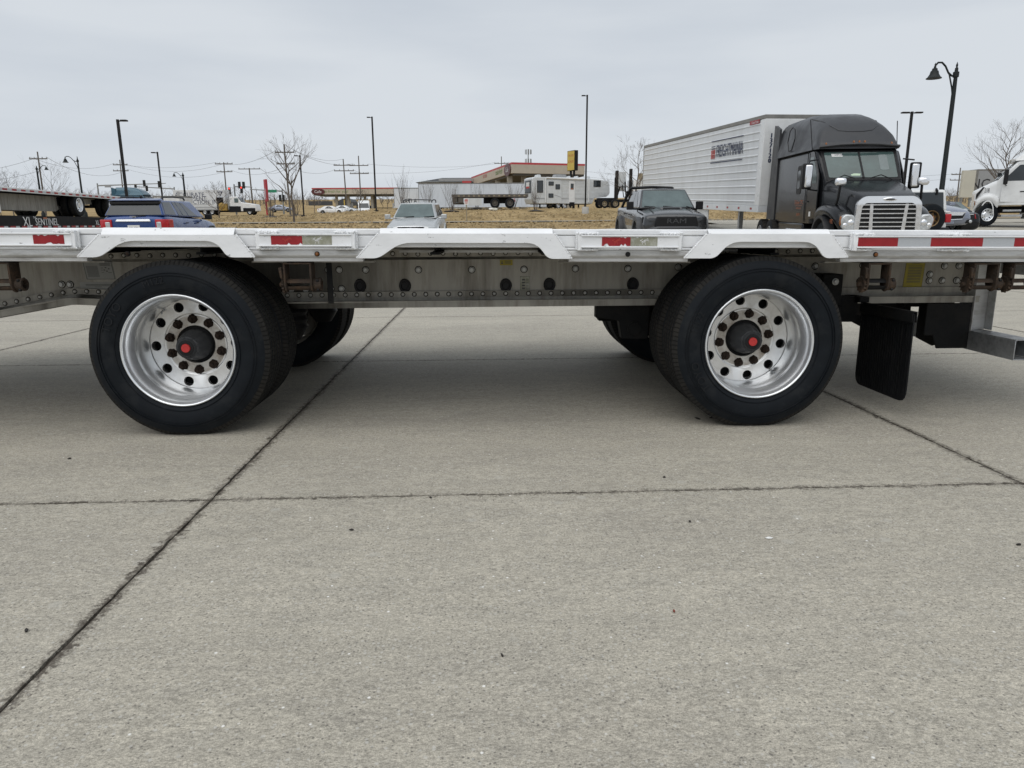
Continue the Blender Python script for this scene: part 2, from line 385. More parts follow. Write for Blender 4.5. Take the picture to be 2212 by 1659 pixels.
# ------------------------------------------------------------------ ground
SA, SX0, SS, SW0, SWS = .0419, -1.1167, 3.4218, 2.792, 3.19    # slab grid: angle, joint line, spacings
def concrete():
    m, nt, b = _nt('broom finished concrete'); N, L = nt.nodes, nt.links
    geo = N.new('ShaderNodeNewGeometry')
    rot = N.new('ShaderNodeMapping'); rot.vector_type = 'POINT'; rot.inputs['Rotation'].default_value = (0, 0, -SA)
    L.new(geo.outputs['Position'], rot.inputs[0]); P = rot.outputs[0]
    def noise(s, d=3, r=.6, st=None, v=P):
        if st:
            mp = N.new('ShaderNodeMapping'); mp.inputs['Scale'].default_value = st; L.new(v, mp.inputs[0]); v = mp.outputs[0]
        n = N.new('ShaderNodeTexNoise'); n.inputs['Scale'].default_value = s; n.inputs['Detail'].default_value = d; n.inputs['Roughness'].default_value = r
        L.new(v, n.inputs['Vector']); return n.outputs['Fac']
    def rng(x, a, bb, c, d):
        q = N.new('ShaderNodeMapRange'); q.inputs[1].default_value = a; q.inputs[2].default_value = bb; q.inputs[3].default_value = c; q.inputs[4].default_value = d
        L.new(x, q.inputs[0]); return q.outputs[0]
    def mix(f, a, bb, mode='MIX'):
        q = N.new('ShaderNodeMix'); q.data_type = 'RGBA'; q.blend_type = mode
        if isinstance(f, float): q.inputs[0].default_value = f
        else: L.new(f, q.inputs[0])
        for s, v in ((6, a), (7, bb)):
            if isinstance(v, tuple): q.inputs[s].default_value = (*v, 1)
            else: L.new(v, q.inputs[s])
        return q.outputs[2]
    def vor(s, seed):
        mp = N.new('ShaderNodeMapping'); mp.inputs['Location'].default_value = (seed, seed * 1.7, 0); L.new(P, mp.inputs[0])
        q = N.new('ShaderNodeTexVoronoi'); q.inputs['Scale'].default_value = s; L.new(mp.outputs[0], q.inputs['Vector'])
        return q.outputs['Distance'], q.outputs['Color']
    def chan(c):
        q = N.new('ShaderNodeSeparateColor'); L.new(c, q.inputs[0]); return q.outputs[0]
    def math(op, a, bb):
        q = N.new('ShaderNodeMath'); q.operation = op
        for i, v in ((0, a), (1, bb)):
            if isinstance(v, (int, float)): q.inputs[i].default_value = v
            else: L.new(v, q.inputs[i])
        return q.outputs[0]
    col = mix(rng(noise(.55, 5, .6), .3, .7, 0, 1), CONC_A, CONC_B)
    col = mix(rng(noise(1.7, 5, .65, (.35, 1.6, 1)), .35, .7, 0, .5), col, CONC_C)
    col = mix(rng(noise(6, 6, .7, (.7, 2.2, 1)), .42, .72, 0, .35), col, (.205, .195, .172))
    patch = rng(noise(.9, 4, .55, (.5, 1.3, 1)), .48, .66, 0, .38); col = mix(patch, col, (.265, .244, .207))
    oil = rng(noise(2.6, 5, .6), .70, .76, 0, .5); col = mix(oil, col, (.17, .165, .15))
    fine = noise(150, 3, .8, (.75, 1.3, 1)); grit = noise(330, 2, .8)
    col = mix(1.0, col, rng(fine, .38, .62, .74, 1.27), 'MULTIPLY')
    col = mix(1.0, col, rng(grit, .38, .62, .80, 1.21), 'MULTIPLY')
    col = mix(1.0, col, rng(noise(48, 4, .7, (.7, 1.4, 1)), .38, .62, .86, 1.14), 'MULTIPLY')
    d1, c1 = vor(92, 3.3)                                          # dark aggregate grains
    f1 = math('MULTIPLY', rng(d1, .10, .36, 1, 0), rng(chan(c1), .56, .80, 0, .80)); col = mix(f1, col, (.085, .08, .072))
    d2, c2 = vor(70, 9.1)                                          # pale grains
    f2 = math('MULTIPLY', rng(d2, .20, .36, 1, 0), rng(chan(c2), .58, .85, 0, .65)); col = mix(f2, col, (.50, .485, .44))
    d3, c3 = vor(9, 5.7)                                           # bigger flat stones
    f3 = math('MULTIPLY', rng(d3, .12, .22, 1, 0), rng(chan(c3), .80, .84, 0, .30)); col = mix(f3, col, (.46, .45, .41))
    d4, c4 = vor(26, 1.7)                                          # white chips
    f4 = math('MULTIPLY', rng(d4, .07, .13, 1, 0), rng(chan(c4), .80, .82, 0, .9)); col = mix(f4, col, (.78, .77, .73))
    sp = N.new('ShaderNodeSeparateXYZ'); L.new(P, sp.inputs[0])
    wob = math('MULTIPLY', math('SUBTRACT', noise(5, 4, .7), .5), .05)
    def edge(x, o, s):
        return math('PINGPONG', math('ADD', math('SUBTRACT', x, o), wob), s / 2)
    jx, jy = edge(sp.outputs[0], SX0, SS), edge(sp.outputs[1], SW0, SWS)
    jn = noise(9, 5, .75)
    rag = math('MULTIPLY', math('SUBTRACT', noise(45, 4, .8), .5), .16)
    jx, jy = math('ADD', jx, rag), math('ADD', jy, rag)
    dx = math('MULTIPLY', rng(jx, .006, .034, 1, 0), rng(jn, .38, .58, .55, 1))
    dy = math('MULTIPLY', rng(jy, .002, .020, 1, 0), rng(jn, .38, .60, .4, 1))
    col = mix(dx, col, (.070, .058, .044)); col = mix(dy, col, (.080, .068, .053))
    L.new(col, b.inputs['Base Color'])
    b.inputs['Roughness'].default_value = .74; b.inputs['Specular IOR Level'].default_value = .4
    h = math('ADD', math('MULTIPLY', fine, .6), math('ADD', math('MULTIPLY', grit, .4), math('MULTIPLY', f1, -.4)))
    bp = N.new('ShaderNodeBump'); bp.inputs['Strength'].default_value = .55; bp.inputs['Distance'].default_value = .004
    L.new(h, bp.inputs['Height']); L.new(bp.outputs[0], b.inputs['Normal'])
    return m
CONC_A, CONC_B, CONC_C = (.370, .343, .283), (.428, .396, .328), (.332, .306, .252)
M['concrete'] = concrete()
M['joint'] = mat('dirt in the joints', (.050, .041, .031), .95, 0, .4, 20, .5, 60)
def grass_mat():
    m, nt, b = _nt('dormant winter grass'); N, L = nt.nodes, nt.links
    geo = N.new('ShaderNodeNewGeometry')
    def noise(s, d, st=None):
        v = geo.outputs['Position']
        if st:
            mp = N.new('ShaderNodeMapping'); mp.inputs['Scale'].default_value = st; L.new(v, mp.inputs[0]); v = mp.outputs[0]
        n = N.new('ShaderNodeTexNoise'); n.inputs['Scale'].default_value = s; n.inputs['Detail'].default_value = d; n.inputs['Roughness'].default_value = .7
        L.new(v, n.inputs['Vector']); return n.outputs['Fac']
    r1 = N.new('ShaderNodeValToRGB'); e = r1.color_ramp.elements
    e[0].position, e[0].color = .30, (.185, .130, .062, 1); e[1].position, e[1].color = .68, (.47, .355, .195, 1)
    q = e.new(.5); q.color = (.33, .24, .122, 1)
    L.new(noise(.5, 8, (1, .35, 1)), r1.inputs[0])
    r2 = N.new('ShaderNodeValToRGB'); e = r2.color_ramp.elements
    e[0].position, e[0].color = .52, (0, 0, 0, 1); e[1].position, e[1].color = .72, (.45, .45, .45, 1)
    L.new(noise(.16, 5, (1, .3, 1)), r2.inputs[0])
    mx = N.new('ShaderNodeMix'); mx.data_type = 'RGBA'; L.new(r2.outputs[0], mx.inputs[0]); L.new(r1.outputs[0], mx.inputs[6]); mx.inputs[7].default_value = (.115, .105, .045, 1)
    L.new(mx.outputs[2], b.inputs['Base Color']); b.inputs['Roughness'].default_value = 1; b.inputs['Specular IOR Level'].default_value = .1
    bp = N.new('ShaderNodeBump'); bp.inputs['Strength'].default_value = .8; bp.inputs['Distance'].default_value = .15
    L.new(noise(3, 6), bp.inputs['Height']); L.new(bp.outputs[0], b.inputs['Normal'])
    return m
M['grass'] = grass_mat()
M['tuft_a'] = mat('straw tufts', (.46, .365, .225), 1, 0, .45, .9, spec=.1, dirt=(.17, .145, .06), damt=.4, dscale=.5)
M['tuft_b'] = mat('paler straw tufts', (.50, .40, .25), 1, 0, .45, .9, spec=.1, dirt=(.16, .135, .058), damt=.4, dscale=.4)
def sheet(name, xs, ys, dz, m, kind='structure'):
    mb = MB(); nx = len(xs)
    mb.add([(x, y, zg(x, y) + dz) for y in ys for x in xs], [(j * nx + i, j * nx + i + 1, (j + 1) * nx + i + 1, (j + 1) * nx + i) for j in range(len(ys) - 1) for i in range(nx - 1)])
    o = mb.build(name, m, ang=60, fix=False, clean=False); tag(o, kind=kind); return o
_xs = [-2500, -900, -400, -200, -120, -80, -60, -48, -40, -34, -28, -25, -22, -20, -18, -16, -14, -12, -8, -4, 0, 6, 12, 20, 30, 40, 60, 90, 150, 300, 800, 2500]
_ys = [-60, -20, 0, 10, 14, 20, 27, 40, 47, 55, 60, 66, 71, 77, 79, 82, 88, 94, 100, 113, 126, 150, 200, 280, 400, 700, 1500, 3000]
sheet('grass_field', _xs, _ys, -.06, M['grass'])
lot = sheet('concrete_lot', [-60, -45] + [-32 + 2 * i for i in range(34)] + [45, 60], [-20, -8, -4, 0, 4, 8, 10, 12, 14, 16, 18, 20, 22, 24, 26, 27, 29, 31, 33, 35, 37, 38.2], -.008, M['joint'])
for v in lot.data.vertices:
    if v.co.y > 11: v.co.z -= .03
lot['label'] = 'pale concrete parking lot divided into square slabs'
ca, sa = cos(SA), sin(SA)
def slab_pt(u, w):
    x, y = u * ca - w * sa, u * sa + w * ca
    return (x, y, zg(x, y))
rnd = random.Random(3)
def slab(i, j):
    g = .0055
    u0, u1, w0, w1 = SX0 + i * SS + g, SX0 + (i + 1) * SS - g, SW0 + j * SWS + g * .7, SW0 + (j + 1) * SWS - g * .7
    near = -1 <= j <= 1 and -2 <= i <= 2
    k = 64 if near else 4
    jt = .0055 if near else 0
    ring = []
    for (a, b) in (((u0, w0), (u1, w0)), ((u1, w0), (u1, w1)), ((u1, w1), (u0, w1)), ((u0, w1), (u0, w0))):
        for t in range(k):
            f = t / k
            du, dw = (rnd.uniform(-jt, jt * .5), rnd.uniform(-jt, jt * .5)) if t else (0, 0)
            ring.append((a[0] + (b[0] - a[0]) * f + (du if a[0] == b[0] else 0), a[1] + (b[1] - a[1]) * f + (dw if a[1] == b[1] else 0)))
    n = len(ring); mb = MB(); c = len(ring) * 2
    mb.add([slab_pt(*q) for q in ring] + [tuple(Vector(slab_pt(*q)) - Vector((0, 0, .012))) for q in ring] + [slab_pt((u0 + u1) / 2, (w0 + w1) / 2)],
           [(q, (q + 1) % n, c) for q in range(n)] + [(q, n + q, n + (q + 1) % n, (q + 1) % n) for q in range(n)])
    mb.build('concrete_slab', M['concrete'], lot, ang=40, fix=False, clean=False)
for j in range(-2, 11):
    for i in range(-9, 9):
        slab(i, j)
sheet('far_pavement', [11, 20, 31, 45, 60], [37.9, 40, 42, 44, 47.5, 51], .0, M['concrete'])
# road beyond the berm, path along the berm
M['path'] = mat('pale path', (.27, .235, .18), .9, 0, .12, 1.5)
M['asphalt'] = mat('asphalt road', (.075, .075, .076), .9, 0, .15, .6)
sheet('road', [-300, -120, -60, -25, -12, 0, 20, 60, 200], [86, 88, 94, 100, 106], .03, M['asphalt'])
sheet('path', [-60, -40, -28, -25, -22, -20, -18, -16, -14, -12, -4, 4, 12, 20, 30, 45], [55.2, 56.0, 56.8], .02, M['path'])
# scraps lying on the slabs: (2212-frame px, py)
for k, (px, py, w, cm) in enumerate([(57, 1364, .022, 'leaf'), (1456, 1322, .016, 'leaf_red'), (1660, 1164, .03, 'sign_white'), (760, 1146, .02, 'leaf'), (1490, 1128, .018, 'leaf'), (150, 992, .02, 'leaf'), (1507, 905, .05, 'leaf'), (1540, 903, .06, 'leaf'), (1435, 1032, .02, 'leaf'), (930, 1076, .02, 'leaf'), (1085, 1418, .014, 'leaf'), (2200, 1178, .02, 'leaf')]):
    d = CR * ((px - 1106.0) / FPX) - CU * ((py - 829.5) / FPX) + _F0
    t = CAM.z / -(d.z + SLOPE * d.y); p = CAM + d * t
    mb = MB(); n = 7; rr = random.Random(k)
    w *= .62; mb.add([(w * rr.uniform(.5, 1) * cos(2 * pi * i / n), w * .45 * rr.uniform(.5, 1) * sin(2 * pi * i / n), .002 + rr.uniform(0, .004)) for i in range(n)] + [(0, 0, .008)] + [(w * .5 * cos(2 * pi * i / n), w * .25 * sin(2 * pi * i / n), 0) for i in range(n)],
           [(i, (i + 1) % n, n) for i in range(n)] + [(i, n + 1 + i, n + 1 + (i + 1) % n, (i + 1) % n) for i in range(n)])
    o = mb.build('litter_scrap', M[cm], ang=0)
    o.location = (p.x, p.y, zg(p.x, p.y) + .001); o.rotation_euler = (0, 0, rr.uniform(0, 3))
    lab = {0: 'small dark scrap lying left of the long joint, low on the left', 1: 'tiny rust red leaf lying alone on the open slab', 2: 'thin white sliver lying on the slab right of centre', 3: 'small dark crumb just past the cross joint, right of the joint crossing', 4: 'small dark crumb near the middle of the open slab',
           5: 'tiny dark chip on the slab left of the front wheel', 6: 'dark crumb left of the rear wheel contact patch', 7: 'flat dark smear touching the rear wheel contact patch', 8: 'small dark crumb between the two wheels, just behind the cross joint', 9: 'dark crumb lying on the cross joint between the wheels', 10: 'tiny dark fleck low in the middle of the slab', 11: 'dark fleck at the right edge of the slab'}[k]
    tag(o, lab, 'litter', 'scraps lying on the concrete')
# ------------------------------------------------------------------ the flatbed trailer in front of the camera
TX, TY, TB = -1.755, 3.7535, .0385
def near(x, y, z):                                     # slab frame -> world
    return Vector((x, y, z - SLOPE * y))
tr = bpy.data.objects.new('flatbed_trailer', None); COL.objects.link(tr)
tr.location = near(TX * cos(TB), TY + TX * sin(TB), 0)
tr.rotation_euler = (Matrix.Rotation(-SLOPE, 3, 'X') @ Matrix.Rotation(TB, 3, 'Z')).to_euler()
tag(tr, 'aluminium flatbed trailer with two wide-spread polished dual wheels filling the foreground', 'flatbed trailer')
RT = .0076                                             # the deck leans down a little towards its tail
def rail(mb, name, m, parent=None, **k):
    o = mb.build(name, m, parent or tr, **k)
    if not parent: o.rotation_euler = (0, RT, 0)
    return o
XL, XR = -3.2, 5.35
YF, YB = 0.0, 2.58
# side rail: vertical face of the deck edge, its lower flange cut away over the wheels
mb = MB()
low = [(XL, -.40), (.40, 1.0), (2.03, 2.70), (3.48, XR)]
mb.box(XL, XR, YF - .004, YF + .05, 1.062, 1.094)                       # top lip
mb.box(XL, XR, YF, YF + .02, 1.0, 1.061)
for a, b in low:
    mb.box(a, b, YF + .0005, YF + .02, .985, .9995)
side = rail(mb, 'side_rail', M['white_paint'], bevel=.006, seg=2)
mb = MB()
FL = []
for a, b in low:
    mb = MB(); FL.append(mb)
    mb.prism([(YF + .001, .9845), (YF + .02, .9845), (YF + .04, .945), (YF + .012, .945), (YF + .004, .951), (YF - .002, .958), (YF - .002, .972)], a, b, 'x')
    rail(mb, 'rail_flange', M['alu_rail'], bevel=.002, seg=1)
    mb = MB(); mb.box(a + .02, b - .02, YF + .012, YF + .06, .928, .9445); rail(mb, 'rail_underside', M['alu_rail'])
    mb = MB(); mb.box(a - .02, b + .02, YF + .10, YF + .16, .918, .9245); rail(mb, 'winch_track', M['alu_dull'])
# arch plates
def rounded(poly, rads, seg=5):
    out = []; n = len(poly)
    for i, p in enumerate(poly):
        r = rads.get(i, 0)
        if not r: out.append(p); continue
        p = Vector(p); a = (Vector(poly[i - 1]) - p).normalized(); b = (Vector(poly[(i + 1) % n]) - p).normalized()
        A, B = p + a * r, p + b * r
        for k in range(seg + 1):
            t = k / seg; q = A * (1 - t) ** 2 + p * 2 * t * (1 - t) + B * t * t
            out.append((q.x, q.y))
    return out
ARCH = [
    [(-.44, .949), (-.319, 1.061), (.347, 1.063), (.434, .949), (.303, .949), (.252, 1.031), (-.205, 1.031), (-.335, .949)],
    [(.958, .945), (1.072, 1.070), (1.964, 1.072), (2.056, .943), (1.936, .943), (1.880, 1.023), (1.180, 1.023), (1.065, .945)],
    [(2.652, .946), (2.767, 1.072), (3.417, 1.072), (3.515, .950), (3.391, .947), (3.330, 1.031), (2.888, 1.031), (2.811, .946)]]
for A in ARCH:
    P = rounded(A, {3: .012, 4: .03, 5: .055, 6: .055, 7: .03, 0: .012})
    mb = MB(); mb.prism(P, YF - .034, YF - .0225, 'y')
    x0, x1 = A[1][0], A[2][0]
    mb.prism([(YF - .0335, A[1][1] - .004), (YF - .0335, A[1][1] + .001), (YF - .006, 1.0955), (YF + .02, 1.0965), (YF + .02, 1.0945), (YF - .0045, 1.0935)], x0 + .004, x1 - .004, 'x')
    o = rail(mb, 'arch_plate', M['white_paint'], bevel=.0025, seg=1)
    for sgn, (p, q) in ((1, (A[0], A[1])), (-1, (A[3], A[2]))):          # weld beads along the sloping ends
        w = MB(); k = 26; pts = []
        for i in range(k + 1):
            t = i / k; pts.append((p[0] + (q[0] - p[0]) * t - sgn * .004, YF - .030 + .0015 * (i % 2), p[1] + (q[1] - p[1]) * t))
        w.path(pts, [.0052 + .0022 * (i % 2) + rnd.uniform(-.001, .001) for i in range(k + 1)], 6)
        w.build('weld_bead', M['weld'], o)
# rub rails: a channel standing off on spacer blocks, with reflective tape in it
RUB = [(XL, -.452, [(-.638, -.488, 'tape_red')], .006), (.470, .936, [(.532, .688, 'tape_red'), (.6885, .836, 'tape_old')], .004),
       (2.105, 2.612, [(2.212, 2.360, 'tape_red'), (2.3605, 2.500, 'tape_old')], 0), (3.552, XR, [(3.556, 3.768, 'tape_red'), (3.7685, 3.944, 'tape_white'), (3.9445, 4.224, 'tape_red'), (4.2245, 4.394, 'tape_white'), (4.3945, 4.67, 'tape_red'), (4.6705, 4.85, 'tape_white')], 0)]
for a, b, tapes, dz in RUB:
    z0, z1 = 1.000 + dz, 1.064 + dz
    mb = MB()
    mb.box(a, b, YF - .048, YF - .040, z0, z1)
    for zz in (z0, z1 - .007):
        mb.box(a, b, YF - .0575, YF - .0485, zz, zz + .007)
    rr = rail(mb, 'rub_rail', M['white_paint'], bevel=.002, seg=2)
    for t0, t1, tm in tapes:
        q = MB(); n = 16
        top = [(t0 + (t1 - t0) * i / n, z1 - .010 - (rnd.uniform(0, .008) if tm != 'tape_white' and rnd.random() < .22 and b < 3 else 0)) for i in range(n + 1)]
        bot = [(t1 - (t1 - t0) * i / n, z0 + .0095 + (rnd.uniform(0, .014) if tm == 'tape_red' and rnd.random() < .2 and b < 3 else 0)) for i in range(n + 1)]
        q.prism(bot + top, YF - .0496, YF - .0484, 'y')
        q.build('reflective_tape', M[tm], rr, ang=0)
        if tm == 'tape_old' or (tm == 'tape_red' and b < 3 and t0 > 0):   # emblem scratched into the tape
            c = (t0 + t1) / 2; g = MB(); rg = random.Random(int(t0 * 100))
            for s0, s1 in (((-.02, .006), (.0, -.004)), ((0, -.004), (.022, .012)), ((-.012, -.006), (.004, .008)), ((.004, .008), (.026, .004)), ((-.004, -.004), (-.01, -.016)), ((.004, -.004), (.008, -.016)), ((-.022, .002), (-.008, .012)), ((.0, .0), (.02, .018))):
                for dd in (0, .0022):
                    g.tube((c + s0[0], YF - .0497, (z0 + z1) / 2 + s0[1] + dd), (c + s1[0], YF - .0497, (z0 + z1) / 2 + s1[1] + dd * rg.uniform(-1, 1)), .0009, n=4)
            g.build('scratched_emblem', M['red_print'] if tm == 'tape_red' else M['white_print'], rr, ang=0)
    ends = [e for e in (a, b) if XL + .1 < e < XR - .1]
    for e in ends + ([4.16] if b == XR else []) + ([-1.6] if a == XL else []):
        inner = e in ends; s = 1 if e == a else -1
        e0 = e - .016 * s if inner else e
        mb = MB()
        w = .105 if inner else .15
        xa, xb = sorted((e0, e0 + s * w))
        if inner:
            mb.box(min(e0, e0 + s * .022), max(e0, e0 + s * .022), YF - .046, YF - .0005, z0 - .014, z1 + .012)
        mb.box(xa, xb, YF - .0395, YF - .001, z0 - .016, z0 - .002); mb.box(xa, xb, YF - .0395, YF - .001, z1 + .001, z1 + .013)
        o = rail(mb, 'rail_spacer', M['white_paint'], bevel=.003, seg=2)
        k = 22; wb = MB()                                                   # lumpy welds
        pts = [(xa + (xb - xa) * i / k, YF - .043 + rnd.uniform(-.003, .003), z1 + .007 + rnd.uniform(-.003, .003)) for i in range(k + 1)]
        wb.path(pts, [.0055 + rnd.uniform(-.0015, .004) for _ in range(k + 1)], 6)
        pts = [(xa + (xb - xa) * i / k, YF - .041 + rnd.uniform(-.003, .003), z0 - .009 + rnd.uniform(-.003, .003)) for i in range(k + 1)]
        wb.path(pts, [.0045 + rnd.uniform(-.001, .003) for _ in range(k + 1)], 6)
        if inner:
            k = 18; pts = [(e0 - s * .003, YF - .02 + .002 * (i % 2), z0 - .012 + (z1 - z0 + .026) * i / k) for i in range(k + 1)]
            wb.path(pts, [.006 + .003 * (i % 2) for i in range(k + 1)], 6)
        wb.build('weld_bead', M['weld'], o)
# side marker lamps and the empty lamp hole
for x, m in ((-.208, 'rust_nut'), (.748, 'amber'), (3.682, 'amber'), (2.358, 'black_plastic')):
    z = .966
    mb = MB(); mb.lathe([(.0, -.004), (.0115, -.004), (.0135, -.001), (.0135, .006)], (x, YF - .003, z), 'y', 20)
    o = rail(mb, 'marker_lamp', M['black_plastic'])
    if m in ('amber', 'rust_nut'):
        q = MB(); q.lathe([(0, -.010), (.005, -.0095), (.0085, -.007), (.0095, -.0042)], (x, YF - .003, z), 'y', 18); q.build('lens', M[m], o)
# deck and cross members
plank_me = None
for k in range(17):
    y0 = YF + .055 + k * .1455
    mb = MB(); mb.box(XL, XR, y0, y0 + .1425, 1.058, 1.088 - (.004 if k % 4 == 2 else 0))
    rail(mb, 'deck_plank', M['deck'])
mb = MB(); mb.box(XL, XR, YB - .05, YB + .004, .945, 1.094); rail(mb, 'far_side_rail', M['alu_rail'])
for k in range(14):
    x = XL + .25 + k * .61
    mb = MB(); mb.box(x, x + .05, YF + .09, YB - .06, .96, .972); mb.box(x + .022, x + .028, YF + .09, YB - .06, .9725, 1.0575)
    rail(mb, 'cross_member', M['dark_steel'], ang=0)
# bars seen inside the cut-outs
for a, b, y, z in ((1.1, 2.0, .58, .957), (.02, .40, .5, .968), (2.95, 3.12, .5, .968)):
    mb = MB(); mb.box(a, b, y, y + .08, z, z + .015); rail(mb, 'tie_bar', M['alu_rail'], ang=0)

# main beams
YW = .75
ZB = {'top': .957, 'cap': .917, 'rv': .705, 'rv0': .668, 'lip1': .648, 'lip0': .610}
def beam(y, s, rivets):
    """I beam at depth y, its outer face looking towards s (-1 = the camera)"""
    mb = MB()
    # bottom edge drops towards the front of the trailer
    def drop(x): return .176 * (-.93 - x) if x < -.93 else 0
    def rise(x): return .036 * max(0, min(1, (-.3 - x) / .5))
    xs = [XL, -2.2, -1.7, -1.4, -1.2, -1.06, -.98, -.92, -.85, -.6, -.3, .2, 1.2, 2.4, 3.6, 4.77]
    def strip(y0, y1, zt, zb):
        for a, b in zip(xs, xs[1:]):
            A, Bz = zb(a), zb(b)
            T0, T1 = zt(a), zt(b)
            mb.hexa([(a, y0, A), (b, y0, Bz), (b, y1, Bz), (a, y1, A), (a, y0, T0), (b, y0, T1), (b, y1, T1), (a, y1, T0)])
    fz = lambda v: (lambda x: v + rise(x) - drop(x))
    strip(y, y + .012, lambda x: .90, fz(ZB['rv0']))
    a0, a1 = sorted((y + s * .001, y + s * .016))
    strip(a0, a1, fz(ZB['rv']), fz(ZB['rv0'] + .001))
    a0, a1 = sorted((y - s * .03, y + s * .075))
    strip(a0, a1, fz(ZB['lip1']), fz(ZB['lip0']))
    a0, a1 = sorted((y + s * .076, y + s * .081))
    strip(a0, a1, fz(ZB['lip1'] + .004), fz(ZB['lip1'] - .006))
    a0, a1 = sorted((y - s * .006, y + s * .006)); strip(a0, a1, fz(ZB['rv0'] + .0005), fz(ZB['lip1'] - .0005))
    mb.box(XL, 4.77, *sorted((y + s * .002, y + s * .018)), ZB['cap'], ZB['top'])
    mb.box(XL, 4.77, *sorted((y - s * .05, y + s * .062)), ZB['top'] + .0005, ZB['top'] + .012)
    o = mb.build('main_beam', M['alu_dull'], tr, ang=20)
    if rivets:
        me = None
        def rv(x, z, r=.0105, nm='rivet', m='rivet', yy=y - .016):
            nonlocal me
            if me is None:
                q = MB(); q.lathe([(0, -.008), (.006, -.0075), (.0095, -.004), (.0105, -.0012), (.0150, -.0010), (.0155, 0)], (0, 0, 0), 'y', 10, [0, 0, 0, 1, 1]); b = q.build('rivet', [M[m], M['grime']], o); me = b
                b.location = (x, yy, z); return
            dup(me, o, location=(x, yy, z))
        for k in range(64):
            x = -.655 + k * .0775
            if x < 3.75: rv(x, .937 + (.002 if k % 3 else -.002), yy=y - .018)
        for k in range(80):
            x = -1.9 + k * .0715 if k < 44 or True else 0
            if x > 4.72: break
            if x > 3.76 and k % 2: continue
            z = .687 + rise(x) - drop(x); rv(x, z)
    return o
b1 = beam(YW, -1, True)
beam(YB - YW, 1, False)
# bolts with washers on the web
bm0 = None
for x, z in [(.646, .841), (.714, .841), (.877, .840), (1.204, .838), (1.536, .836), (1.863, .836), (2.187, .838), (2.519, .836), (2.84, .842), (.655, .725), (.722, .725), (.50, .722), (3.72, .842), (4.03, .845), (4.02, .745),
             (4.475, .745), (4.475, .785), (4.56, .745), (4.565, .838), (4.655, .745), (4.66, .838), (-.98, .765), (-.93, .765), (.41, .722), (3.735, .738)]:
    if bm0 is None:
        q = MB(); q.lathe([(0, -.016), (.0115, -.016), (.013, -.013), (.013, -.006), (.0145, -.0055), (.0185, -.004), (.0205, -.001), (.0232, -.0008), (.0238, 0)], (0, 0, 0), 'y', 12, [0, 0, 0, 1, 0, 1, 1, 1]); bm0 = q.build('bolt', [M['bolt'], M['grime']], b1); bm0.location = (x, YW, z)
        r = MB(); r.lathe([(.0195, -.0008), (.0245, -.0008), (.0245, 0)], (0, 0, 0), 'y', 14)
    else: dup(bm0, b1, location=(x, YW, z))
# rubber-plugged holes, each smeared with black sealant
for x, z in [(.838, .741), (1.117, .740), (1.749, .737), (2.024, .739), (2.554, .737)]:
    mb = MB(); mb.lathe([(0, -.006), (.020, -.0065), (.024, -.014), (.033, -.015), (.037, -.008), (.038, 0)], (x, YW - .0005, z), 'y', 26)
    for v in mb.v: v.z = z + (v.z - z) * (1.15 + .04 * sin(v.x * 70))
    mb.build('hole_plug', M['black_plastic'], tr)
# decals
def decal(x0, x1, z0, z1, m, lines, name='warning_decal', y=YW, sk=.0, pr='decal_dark'):
    mb = MB(); mb.hexa([(x0 + sk, y - .0018, z0), (x1 + sk, y - .0018, z0), (x1 + sk, y - .0004, z0), (x0 + sk, y - .0004, z0), (x0, y - .0018, z1), (x1, y - .0018, z1), (x1, y - .0004, z1), (x0, y - .0004, z1)])
    o = mb.build(name, M[m], tr, ang=0)
    mb = MB(); h = z1 - z0; w = x1 - x0
    for u0, u1, v0, v1 in lines:
        s = lambda v: sk * (1 - v)
        mb.hexa([(x0 + w * u0 + s(v0), y - .0026, z0 + h * v0), (x0 + w * u1 + s(v0), y - .0026, z0 + h * v0), (x0 + w * u1 + s(v0), y - .0019, z0 + h * v0), (x0 + w * u0 + s(v0), y - .0019, z0 + h * v0),
                 (x0 + w * u0 + s(v1), y - .0026, z0 + h * v1), (x0 + w * u1 + s(v1), y - .0026, z0 + h * v1), (x0 + w * u1 + s(v1), y - .0019, z0 + h * v1), (x0 + w * u0 + s(v1), y - .0019, z0 + h * v1)])
    if lines: mb.build('print', M[pr], o, ang=0)
    return o
bord = [(.02, .98, .015, .03), (.02, .98, .965, .98), (.02, .035, .03, .965), (.965, .98, .03, .965)]
decal(-.842, -.665, .793, .912, 'decal_grey', bord + [(.09, .48, .14 + .032 * k, .152 + .032 * k) for k in range(18)] + [(.56, .92, .70 + .04 * k, .715 + .04 * k) for k in range(4)] + [(.72, .77, .58, .63), (.82, .87, .52, .57), (.66, .71, .46, .51), (.74, .79, .40, .45), (.58, .66, .58, .60), (.58, .64, .47, .49), (.58, .66, .36, .38), (.80, .92, .34, .36)], sk=.014)
decal(-.872, -.66, .697, .778, 'decal_grey', [(.16, .9, .80, .84), (.16, .9, .70, .74), (.4, .6, .62, .65)] + [(a, a + .08, .40, .43) for a in (.18, .38, .58, .78)] + [(a, a + .08, .30, .32) for a in (.18, .38, .58, .78)] + [(.12, .9, .12, .14), (.12, .9, .18, .20)], sk=.008)
decal(1.712, 1.792, .862, .896, 'decal_yellow', [(.14, .20, .3, .85), (.09, .25, .25, .42)] + [(.40, .88, a, a + .06) for a in (.3, .45, .6, .75)])
decal(1.838, 1.90, .695, .794, 'tape_old', bord + [(.2, .5, a, a + .10) for a in (.18, .36, .54, .72)] + [(.56, .88, a, a + .02) for a in (.18, .24, .36, .42, .54, .60, .72, .78)])
stripe = [(a, a + .03, e, e + .014) for e in (.01, .976) for a in [i * .062 for i in range(16)]] + [(e, e + .02, a, a + .03) for e in (.0, .98) for a in [i * .062 for i in range(16)]]
